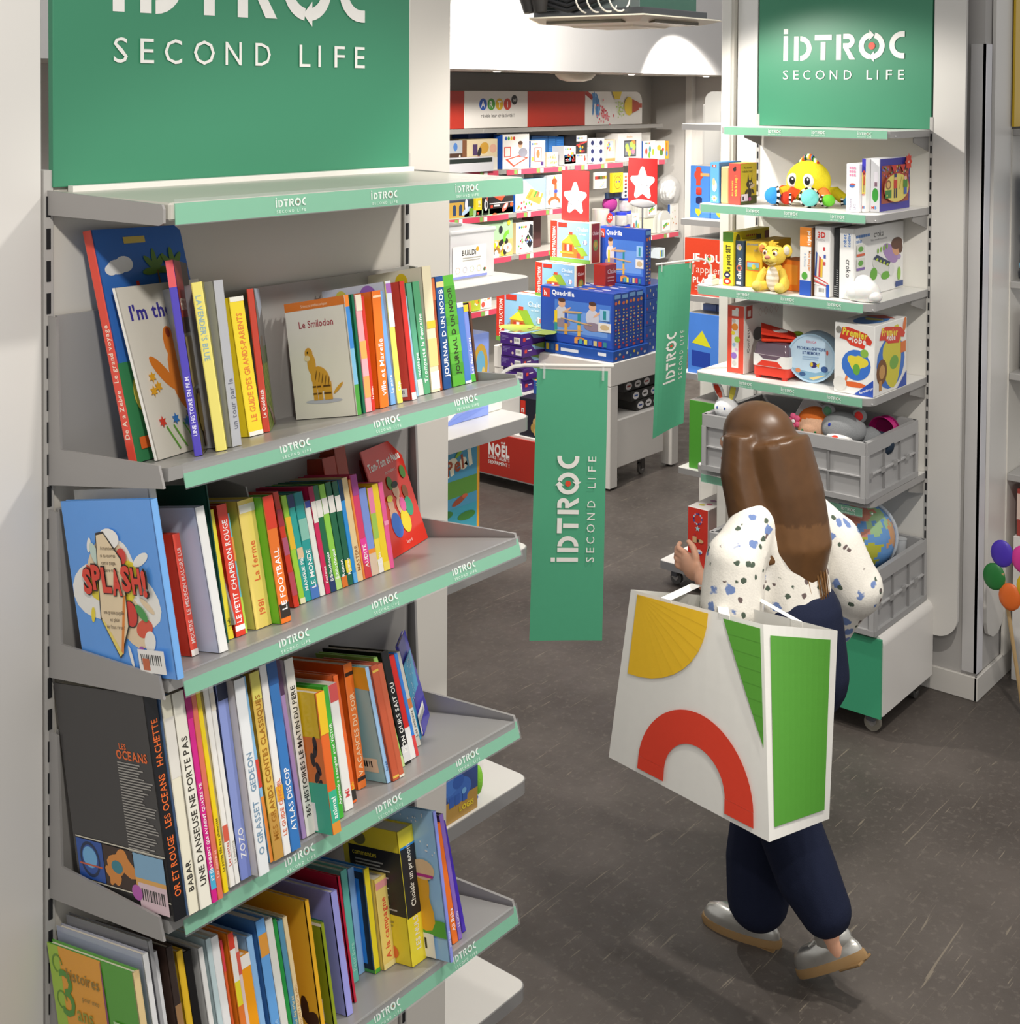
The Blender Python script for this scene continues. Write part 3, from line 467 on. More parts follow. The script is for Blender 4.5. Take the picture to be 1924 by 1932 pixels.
 (4, 1.3553, 0.0318, 0, 0.0116, 0.208, 0.17, -0.03, 'light blue book lettered in pink', '94c4f4', '94c4f4', 'FANTAISIE', 'e848a0', [(0.0, 0.2, 'f0d8c0')], None, 1, 'efe6d2'),
 (4, 1.3754, 0.03, 0, 0.0173, 0.2234, 0.19, -0.03, 'blue hardback with orange mark', '6cacec', '4a80bc', 'Fontaine', 'a0d0f8', [(0.75, 0.9, 'e8a040')], None, 1, 'efe6d2'),
 (4, 1.3937, 0.03, 0, 0.0143, 0.2159, 0.19, -0.03, 'tall white book left of a green one', 'e8e8e0', 'e8e8e0', None, 'ffffff', [(0, 0.1, 'f0f0f0')], None, 1, 'efe6d2'),
 (4, 1.4154, 0.04, 0, 0.0077, 0.2056, 0.19, -0.03, 'narrow green book', '2c9c48', '2c9c48', None, 'ffffff', [], None, 1, 'efe6d2'),
 (4, 1.4246, 0.04, 0, 0.0103, 0.1991, 0.18, -0.03, 'steel blue book with gold letters', '5c98b8', '5c98b8', 'Flamme des arbres', 'e8d8a0', [], None, 1, 'efe6d2'),
 (4, 1.4356, 0.04, 0, 0.0085, 0.2001, 0.18, -0.03, 'cream booklet lettered in brown', 'f0d8a8', 'f0d8a8', 'LA ROUTE D ELDORADO', 'c8985c', [], None, 1, 'efe6d2'),
 (4, 1.4708, 0.03, 0, 0.0078, 0.2095, 0.2, 0.0, 'large golden yellow album facing left', 'eeb42c', 'ecb430', None, 'ffffff', [], 'goldblot', 1, 'efe6d2'),
 (4, 1.4975, 0.03, 0, 0.0063, 0.1612, 0.15, 0.0, 'olive green booklet with price sticker', '94a428', '8c9c24', None, 'ffffff', [], 'olive', 1, 'efe6d2'),
 (4, 1.5269, 0.03, 0, 0.0137, 0.1976, 0.2, 0.0, 'lavender album with two square pictures', 'a4a4ec', '9c9ce8', None, 'ffffff', [], 'lavpics', 1, 'efe6d2'),
 (4, 1.5623, 0.05, 0, 0.005, 0.2055, 0.1603, 0.0, 'thin crimson album', 'c8243c', 'c8243c', None, 'ffffff', [], None, 1, 'efe6d2'),
 (4, 1.6044, 0.0981, 0, 0.0144, 0.186, 0.145, 0.0306, 'teal book with pale letters', '6cc4b8', '6cc4b8', 'Petit livre', 'a8e0d4', [], None, 1, 'efe6d2'),
 (4, 1.6303, 0.1096, 0, 0.0143, 0.1766, 0.1377, 0.0353, 'pale blue slim album', '90bcec', '90bcec', None, 'ffffff', [], None, 1, 'efe6d2'),
 (4, 1.6451, 0.0837, 0, 0.0122, 0.1733, 0.13, 0.0341, 'blue cover book with black border and yellow spine', 'f4e030', '1c88e4', None, 'ffffff', [(0.0, 0.04, '50b040')], 'bluedoor', 1, 'efe6d2'),
 (4, 1.6598, 0.0759, 0, 0.0282, 0.1503, 0.12, 0.0374, 'pale yellow book with round red emblem', 'f6dc7c', 'f2d870', 'A la campagne', 'e85c40', [(0.88, 0.96, 'f0a0a0'), (0.0, 0.06, 'f8e8a0')], None, 1, 'efe6d2'),
 (4, 1.6886, 0.0337, 0, 0.0384, 0.2259, 0.15, 0.036, 'very thick yellow and black guide book', 'f8e43c', 'f4e03c', 'LES NULS    Choisir un prenom', 'f8f4e8', [(0.35, 0.86, '26262a'), (0.86, 0.875, '3090e0')], 'nuls', 1, 'efe6d2'),
 (4, 1.7276, -0.0231, 0, 0.0071, 0.2523, 0.16, 0.0351, 'light blue album with a hand on its cover', '9098e8', 'a4d0f4', 'BEBE SIGNE', 'e8e8ff', [], 'hand', 1, 'efe6d2'),
 (4, 1.777, 0.0173, 0, 0.015, 0.2086, 0.1627, -0.013, 'orange album with white letters', 'f4782c', 'f4782c', 'Ali Baba', 'ffffff', [], None, 1, 'efe6d2'),
 (4, 1.7934, 0.0175, 0, 0.0102, 0.2198, 0.1714, -0.0179, 'violet album leaning on the orange one', '8c6cc4', '3c2458', 'LE LION', 'e8d8f8', [], None, 1, 'efe6d2'),
 (4, 1.8167, 0.0292, 0, 0.01, 0.2001, 0.1561, -0.0626, 'thin indigo album, last on the lowest shelf', '4a30b4', '4a30b4', None, 'ffffff', [], None, 1, 'efe6d2'),
]

CA, SA = math.cos(math.radians(12)), math.sin(math.radians(12))
ZS = {1: 1.963, 2: 1.661, 3: 1.312, 4: .957}
RN = {1: 'top book shelf', 2: 'second book shelf', 3: 'third book shelf', 4: 'lowest book shelf'}
def book_art(k, A, w, h):
    if k == 'zorba':
        A.rect(0, 0, w, h*.42, '3c8858'); A.ell(w*.2, h*.83, .022, .012, 'f4f4f4'); A.ell(w*.28, h*.84, .02, .013, 'f4f4f4'); A.ell(w*.13, h*.82, .014, .009, 'f4f4f4')
        A.poly([(w*.36, h*.62), (w*.42, h*.62), (w*.40, h*.76), (w*.37, h*.76)], 'd83c2c'); A.rect(w*.32, h*.93, w*.56, h*.96, 'd8c060'); A.rect(w*.12, h*.56, w*.13, h*.72, '2c3c70')
        for x in (.62, .82):
            for q in range(5): A.ell(w*x+.014*math.cos(q*.8), h*.8+.016*math.sin(q*.8), .02, .006, '5c8430', rot=q*.8)
            A.rect(w*x, h*.6, w*x+.004, h*.8, '7a5a30')
        A.rect(w*.06, h*.05, w*.16, h*.1, 'f07030'); A.ell(w*.18, h*.28, .018, .03, 'e8d860')
    elif k == 'im':
        A.text("I'm the", w*.10, h*.80, h*.085, '4038a0', .03, w=w*.62); A.text('B', w*.78, h*.76, h*.14, '4038a0', .03)
        A.ell(w*.5, h*.42, w*.13, h*.2, 'e8842c', rot=.1); A.ell(w*.46, h*.64, w*.07, h*.1, 'e8842c'); A.ell(w*.30, h*.47, w*.05, h*.14, 'e8842c', rot=.7); A.ell(w*.66, h*.66, w*.04, h*.14, 'e8842c', rot=-.3); A.ell(w*.46, h*.7, w*.025, h*.03, '9c3a1c')
        A.ell(w*.9, h*.5, w*.1, h*.16, '5c2c1c')
        for i in range(5):
            for j in range(2): A.rect(w*(.44+.05*j), h*(.06+.035*i), w*(.485+.05*j), h*(.09+.035*i), ('d83c2c', 'f0ece0', 'e8c830', '2c8c8c', '3c3c3c')[(i+j*2) % 5])
        for x, y, c in ((.16, .46, 'f0b030'), (.14, .38, 'f0b030'), (.2, .4, 'f0b030'), (.15, .2, 'e04838'), (.3, .2, '3c80d0'), (.42, .17, '3c80d0')): A.star(w*x, h*y, h*.035, c, .5, 6)
        for x in (.17, .25, .36): A.poly([(w*x, h*.17), (w*x+.003, h*.17), (w*(x+.1)+.002, h*.03), (w*(x+.1)-.001, h*.03)], '6cb83c')
    elif k == 'film':
        A.rect(0, h*.62, w, h, '402c2c'); A.rect(0, h*.7, w*.5, h, '8a2c2c'); A.text('HEROS', w*.06, h*.74, h*.06, 'e8e0d8', .02, w=w*.42); A.rect(0, h*.34, w*.5, h*.6, '8c7c5c'); A.rect(w*.3, h*.02, w, h*.32, '6c4a28'); A.ell(w*.3, h*.2, w*.15, h*.1, 'b89c40')
    elif k == 'field':
        A.rect(0, h*.56, w, h, '7a7878'); A.poly([(w*.1, h), (w, h), (w, h*.86), (w*.4, h*.78)], 'c0cce0'); A.rect(0, h*.46, w, h*.58, '5c6c48'); A.rect(w*.18, h*.5, w*.48, h*.66, '6c5c50')
        for i in range(7): A.poly([(w*(.1+.12*i), h*.46), (w*(.14+.12*i), h*.46), (w*(.02+.16*i), 0), (w*(-.05+.16*i), 0)] if i else [(w*.1, h*.46), (w*.14, h*.46), (w*.05, 0), (0, 0)], '93a544')
        A.poly([(w*.15, h*.17), (w*.3, h*.17), (w, h*.04), (w, h*.0), (w*.8, 0)], '8c7468')
    elif k == 'smil':
        A.rect(0, h*.925, w, h, 'e8802c'); A.text('Sciences prehistoriques', w*.5, h*.945, h*.025, 'f8e8d0', 0, w*.6, 'c'); A.text('Le Smilodon', w*.5, h*.77, h*.06, 'a83848', .01, w*.72, 'c')
        Y = 'e0a840'; A.ell(w*.5, h*.14, w*.3, h*.02, 'c4c8d8'); A.ell(w*.48, h*.33, w*.16, h*.1, Y, rot=-.5); A.ell(w*.36, h*.46, w*.07, h*.09, Y); A.ell(w*.33, h*.55, w*.065, h*.05, Y); A.ell(w*.3, h*.51, w*.05, h*.025, 'f0dcb0')
        for x in (.38, .46, .56, .62): A.rect(w*(x-.035), h*.15, w*(x+.035), h*.3, Y)
        A.ell(w*.76, h*.24, w*.1, h*.015, Y, rot=.6)
        for i in range(5): A.ell(w*(.42+.05*i), h*(.36-.015*i), w*.006, h*.045, '5c3c1c', rot=-.3)
        for x in (.38, .46, .56, .62):
            for y in (.2, .26): A.rect(w*(x-.03), h*y, w*(x+.03), h*(y+.012), '5c3c1c')
        A.ell(w*.33, h*.56, w*.012, h*.009, '2c2018')
    elif k == 'squares':
        for i, c in enumerate(('8c9c3c', 'b82c24', 'd8b820', '5c3c5c', '5c8ca8')): A.rect(w*.62, h*(.78-.135*i), w*.86, h*(.88-.135*i), c); A.ell(w*.74, h*(.83-.135*i), w*.04, h*.02, 'f0e8d0')
        A.barcode(w*.55, h*.03, w*.4, h*.07)
    elif k == 'creamtop':
        A.ell(w*.62, h*.90, w*.11, w*.11, 'e8c820'); A.rect(w*.15, h*.78, w*.82, h*.87, 'f4efe2'); A.lines(w*.2, h*.84, w*.5, h*.04, 2, '8c8468')
    elif k == 'dots':
        for x, y, c, q in ((.3, .9, 'e0d860', .1), (.72, .88, 'a470c8', .14), (.5, .7, 'e8a0b8', .08), (.6, .5, '8cb8e0', .12)): A.ell(w*x, h*y, w*q, w*q, c)
    elif k == 'splash':
        cx, cy = w*.48, h*.5
        for sd, q, c in ((3, .32, 'f4f2ec'), (5, .27, 'ecd4b0'), (8, .2, 'f2dc3c')): A.blob(cx, cy, w*q, c, sd, .42, 44)
        for x, y, a, bb, c, ro in ((.26, .74, .05, .02, 'f4f2ec', 1.2), (.8, .66, .09, .03, 'f4f2ec', .4), (.74, .27, .09, .05, 'e05a40', .3), (.8, .4, .08, .02, 'ecd4b0', -.6), (.78, .2, .07, .05, 'f4f2ec', 1), (.2, .33, .05, .02, 'f2dc3c', 1.3), (.24, .58, .06, .02, 'e05a40', -.9), (.7, .58, .05, .035, 'f2dc3c', .6), (.68, .13, .035, .04, 'a860c0', 0), (.56, .1, .016, .07, 'f4f2ec', .2)): A.ell(w*x, h*y, w*a, h*bb, c, rot=ro)
        A.ell(w*.62, h*.35, w*.075, w*.085, '2c2420'); A.ell(w*.62, h*.35, w*.068, w*.078, 'd83c30'); A.ell(w*.61, h*.68, w*.05, w*.05, 'd83c30'); A.ell(w*.5, h*.78, w*.11, h*.06, 'faf8f4'); A.ell(w*.32, h*.69, w*.04, h*.07, 'c8dcd0', rot=.4); A.ell(w*.74, h*.36, w*.07, h*.03, '4c9c50', rot=-.7)
        P = [(.37, .80), (.45, .81), (.6, .66), (.6, .5), (.58, .28), (.46, .11), (.45, .1), (.3, .32), (.33, .55)]
        A.poly([(w*(.47+(x-.47)*1.07), h*(.47+(y-.47)*1.04)) for x, y in P], '2c2420'); A.poly([(w*x, h*y) for x, y in P], 'efd9b4'); A.poly([(w*.57, h*.45), (w*.6, h*.46), (w*.49, h*.12), (w*.46, h*.11)], 'e88c38'); A.poly([(w*.3, h*.31), (w*.33, h*.30), (w*.48, h*.12), (w*.45, h*.1)], 'f2dc70')
        for i, s in enumerate(('Attention,', 'si tu ouvres', 'cette page,', 'prepare-toi a...')): A.text(s, w*.47, h*(.715-.042*i), h*.022, '6a5844', 0, w*.2, 'c')
        for i, s in enumerate(('une grosse pagaille', 'et plein', 'de fous rires !')): A.text(s, w*.45, h*(.345-.042*i), h*.022, '6a5844', 0, w*.22, 'c')
        for bo, c in ((.085, '2c2420'), (.045, 'e2432f')):
            for i, ch in enumerate('SPLASH!'): A.text(ch, w*(.16+.108*i), h*(.465+.012*((i*5) % 3)), h*.135, c, bo, w*.1)
        A.barcode(w*.66, h*.03, w*.27, h*.13); A.rect(w*.7, h*.045, w*.77, h*.11, 'c86840')
    elif k == 'album':
        for i in range(2): A.rect(w*.5, h*(.07+.1*i), w*.72, h*(.16+.1*i), ('d8a088', '5c8c50')[i]); A.ell(w*.61, h*(.12+.1*i), w*.07, h*.02, 'e06040')
        A.ell(w*.06, h*.78, w*.05, h*.03, 'e0b090'); A.ell(w*.06, h*.81, w*.05, h*.02, '3c2c20')
    elif k == 'tom':
        A.text('Tom-Tom et Nana', w*.5, h*.80, h*.075, 'f0ece4', .03, w*.86, 'c', rot=.03); A.text('Increvables !', w*.58, h*.72, h*.032, 'f0d8d0', 0, w*.4, 'c', rot=.03)
        for x, y, q, c in ((.34, .33, .1, 'e8b898'), (.34, .44, .075, 'e8b898'), (.34, .25, .13, '3c70c8'), (.56, .4, .09, 'e8b898'), (.56, .55, .085, 'e8b898'), (.58, .25, .12, 'e8d030'), (.78, .5, .07, '8c5030'), (.76, .36, .1, '3c9c78'), (.62, .4, .075, 'e0609c'), (.46, .63, .07, '4c8030'), (.86, .68, .07, '4c8030'), (.14, .47, .06, '3c70c8')): A.ell(w*x, h*y, w*q, w*q*1.1, c)
        A.ell(w*.34, h*.5, w*.08, h*.03, 'f0d850'); A.ell(w*.56, h*.6, w*.085, h*.03, '1c1818'); A.text('bayard', w*.5, h*.06, h*.03, 'f0d8d0', 0, w*.2, 'c')
    elif k == 'oceans':
        A.text('LES', w*.66, h*.735, h*.026, 'f07030', .02); A.text('OCEANS', w*.62, h*.69, h*.04, 'f07030', .03, w*.33)
        A.lines(w*.62, h*.67, w*.36, h*.0125, 34, 'a8a49e', 4)
        A.rect(w*.03, h*.275, w*.99, h*.281, 'dcd6c4'); A.rect(w*.03, h*.075, w*.99, h*.081, 'dcd6c4')
        A.rect(w*.03, h*.085, w*.32, h*.27, '2c56a8'); A.ring(w*.17, h*.18, w*.09, w*.11, 0, 360, '182c50'); A.ell(w*.17, h*.19, w*.08, h*.05, '78b8e8'); A.rect(w*.05, h*.15, w*.3, h*.158, 'd06040')
        A.rect(w*.33, h*.085, w*.65, h*.27, '3c2820'); A.blob(w*.52, h*.2, w*.1, 'e09040', 3, .5); A.blob(w*.42, h*.13, w*.06, 'e09040', 7, .5); A.ell(w*.47, h*.18, w*.06, h*.03, '3c8898')
        A.rect(w*.66, h*.085, w*.97, h*.27, '88b4d4'); A.rect(w*.66, h*.085, w*.97, h*.16, 'e8b060'); A.barcode(w*.68, h*.02, w*.29, h*.12, 'e8ccd4'); A.ell(w*.66, h*.09, w*.055, h*.035, 'c060b8')
    elif k == 'leopard':
        A.rect(0, 0, w, h*.68, 'e47a34'); rd = random.Random(4)
        for i in range(7):
            for j in range(5): A.ell(w*(.08+.2*j+rd.uniform(-.04, .04)), h*(.28+.06*i), w*.065, h*.024, '2e2622', rot=rd.uniform(.8, 2.2)); A.k -= A.step
        A.k += A.step; A.poly([(w*.35, 0), (w, 0), (w, h*.36), (w*.35, h*.34)], '46b490'); A.barcode(0, h*.01, w*.8, h*.2)
    elif k == 'tealback':
        A.poly([(0, h), (w, h), (w, h*.80), (0, h*.86)], 'eab034'); A.barcode(w*.3, h*.08, w*.6, h*.12, 'e8dcc0'); A.barcode(w*.2, h*.38, w*.5, h*.1, 'd8ccb0')
        for i, c in enumerate(('f07830', '70b040', 'f0c030', '3c80d0')): A.rect(w*(.2+.1*i), h*.49, w*(.29+.1*i), h*.51, c)
    elif k == 'stars':
        rd = random.Random(2)
        for i in range(22): A.star(w*rd.uniform(.05, .6), h*rd.uniform(.5, .98), h*.016, 'e8f4fa')
        A.barcode(w*.06, h*.03, w*.86, h*.27)
    elif k == 'hist':
        A.rect(0, 0, w*.63, h, 'f0a83c'); A.rect(0, 0, w*.13, h, 'a8cc48')
        for i in range(5): A.ring(w*.1, h*(.1+.2*i), w*.05, w*.062, 0, 260, '6c9838')
        A.ell(w*.63, h*.5, w*.012, h*.5, '8c4870'); A.text('3', w*.10, h*.62, h*.26, '58983c', 0, w*.3); A.text('histoires', w*.2, h*.83, h*.065, '98803c', .01, w*.38); A.text('pour mes', w*.36, h*.74, h*.03, '98803c', 0, w*.2); A.text('ans', w*.27, h*.62, h*.085, '98a03c', .01, w*.3)
        A.lines(w*.7, h*.68, w*.2, h*.04, 6, 'b8dca0', 3)
    elif k == 'space':
        A.rect(w*.0, h*.03, w*.97, h*.97, 'a6abc2'); A.text('LA LUNE', w*.66, h*.83, h*.035, 'f0f0f4', .01, w*.3); rd = random.Random(5)
        for i in range(24): A.ell(w*rd.uniform(.05, .9), h*rd.uniform(.5, .94), .0013, .0013, '50566c', 6)
    elif k == 'goldblot': A.blob(w*.85, h*.12, w*.1, '3c2014', 9, .5)
    elif k == 'olive': A.rect(0, h*.97, w, h, 'f0eee6'); A.barcode(w*.35, h*.02, w*.5, h*.22)
    elif k == 'lavpics':
        A.rect(w*.35, h*.5, w*.85, h*.75, '3c8878'); A.ell(w*.6, h*.6, w*.06, h*.05, '7a5038'); A.rect(w*.35, h*.2, w*.85, h*.45, 'd8d048'); A.ell(w*.55, h*.3, w*.12, h*.05, '60a860'); A.ell(w*.68, h*.3, w*.06, h*.04, 'd86850')
    elif k == 'bluedoor': A.rect(w*.1, h*.03, w*.97, h*.97, '141c2c'); A.rect(w*.2, h*.08, w*.87, h*.9, '2c90ea'); A.rect(0, 0, w, h*.03, '4ca04c')
    elif k == 'nuls':
        A.rect(w*.1, h*.36, w, h*.84, '26262a'); A.text('commentes', w*.16, h*.77, h*.04, 'f0dc3c', .01, w*.75); A.lines(w*.2, h*.73, w*.7, h*.026, 15, 'b8b8b4', 7); A.ell(w*.3, h*.9, w*.12, h*.05, '7a7648'); A.ell(w*.62, h*.08, w*.17, h*.06, 'f07838'); A.lines(w*.3, h*.3, w*.5, h*.03, 2, 'a89c40')
    elif k == 'hand':
        rd = random.Random(3)
        for i in range(30): A.ell(w*rd.uniform(.1, .95), h*rd.uniform(.5, .98), .0018, .0018, 'f4f8fc', 8)
        A.rect(0, h*.16, w, h*.27, '58b040'); A.blob(w*.55, h*.42, w*.33, 'f4b430', 5, .2); A.ell(w*.4, h*.36, w*.2, h*.15, 'f0b070'); A.ell(w*.75, h*.6, w*.18, h*.07, 'f4d0a0'); A.rect(w*.62, h*.55, w*.9, h*.57, 'c83c90'); A.barcode(0, h*.01, w*.8, h*.16)
def make_book(row, x0, d0, psi, t, h, Wd, lean, desc, c, fcol, tx, tc, bands, art, td, pg):
    p = math.radians(psi); dax = Vector((0, CA, -SA)); hax = Vector((0, SA, CA))
    e = Vector((1, 0, 0))*math.cos(p)+dax*math.sin(p); g = -Vector((1, 0, 0))*math.sin(p)+dax*math.cos(p)
    O = Vector((x0, 1.558, ZS[row]+.0008))+dax*d0
    M = Matrix((e, g, hax+e*lean)).transposed().to_4x4()
    root = bpy.data.objects.new('book', None)
    bd = .002 if t > .009 else .0009; fc = fcol
    b = MB(); b.M = M
    b.box(0, .001, 0, bd, Wd, h, fc); b.box(t-bd, .001, 0, t, Wd, h, fc)
    rn = .0025 if t > .009 else .001
    b.prism([(0, .001, 0), (rn*.6, 0, 0), (t-rn*.6, 0, 0), (t, .001, 0), (t, .004, 0), (0, .004, 0)], (0, 0, h), c)
    me = b.data('book'); me.materials.append(GLOSS)
    bpy.data.objects.remove(root); root = bpy.data.objects.new('book', me); COL.objects.link(root); root.location = O
    tag(root, ' '.join((desc+' on the '+RN[row]).split()[:16]), 'book', 'children\'s books on the '+RN[row])
    b = MB(); b.M = M; b.box(bd, .004, .003, t-bd, Wd-.003, h-.003, pg); b.build('page_block', PAGES, root)
    b = MB(); A = Art(b, M @ Vector((0, 0, 0)), M @ Vector((1, 0, 0)), M @ Vector((0, 0, 1)), .0004); used = 0
    A.V = (M @ Vector((0, 0, 1))); A.N = A.U.cross(A.V).normalized()
    for v0, v1, bc_ in bands: A.rect(t*.02, h*v0, t*.98, h*v1, bc_); used = 1
    if tx and t > .004:
        hh = min(t*.5, .011); ln = h*.78
        if td > 0: A.text(tx, t/2+hh/2, h*.1, hh, tc, .015, ln, rot=PI/2)
        else: A.text(tx, t/2-hh/2, h*.92, hh, tc, .015, ln, rot=-PI/2)
        used = 1
    if used: b.build('spine_print', PAPER, root)
    if art:
        b = MB()
        if psi == 0: A = Art(b, M @ Vector((0, Wd, 0)), M @ Vector((0, -1, 0)), (0, 0, 1), .0004)
        else: A = Art(b, M @ Vector((t, 0, 0)), M @ Vector((0, 1, 0)), (0, 0, 1), .0004)
        A.V = (M @ Vector((0, 0, 1))); A.N = A.U.cross(A.V).normalized()
        book_art(art, A, Wd, h); b.build('cover_print', PAPER, root)
    return root
for q in BOOKS: make_book(*q)
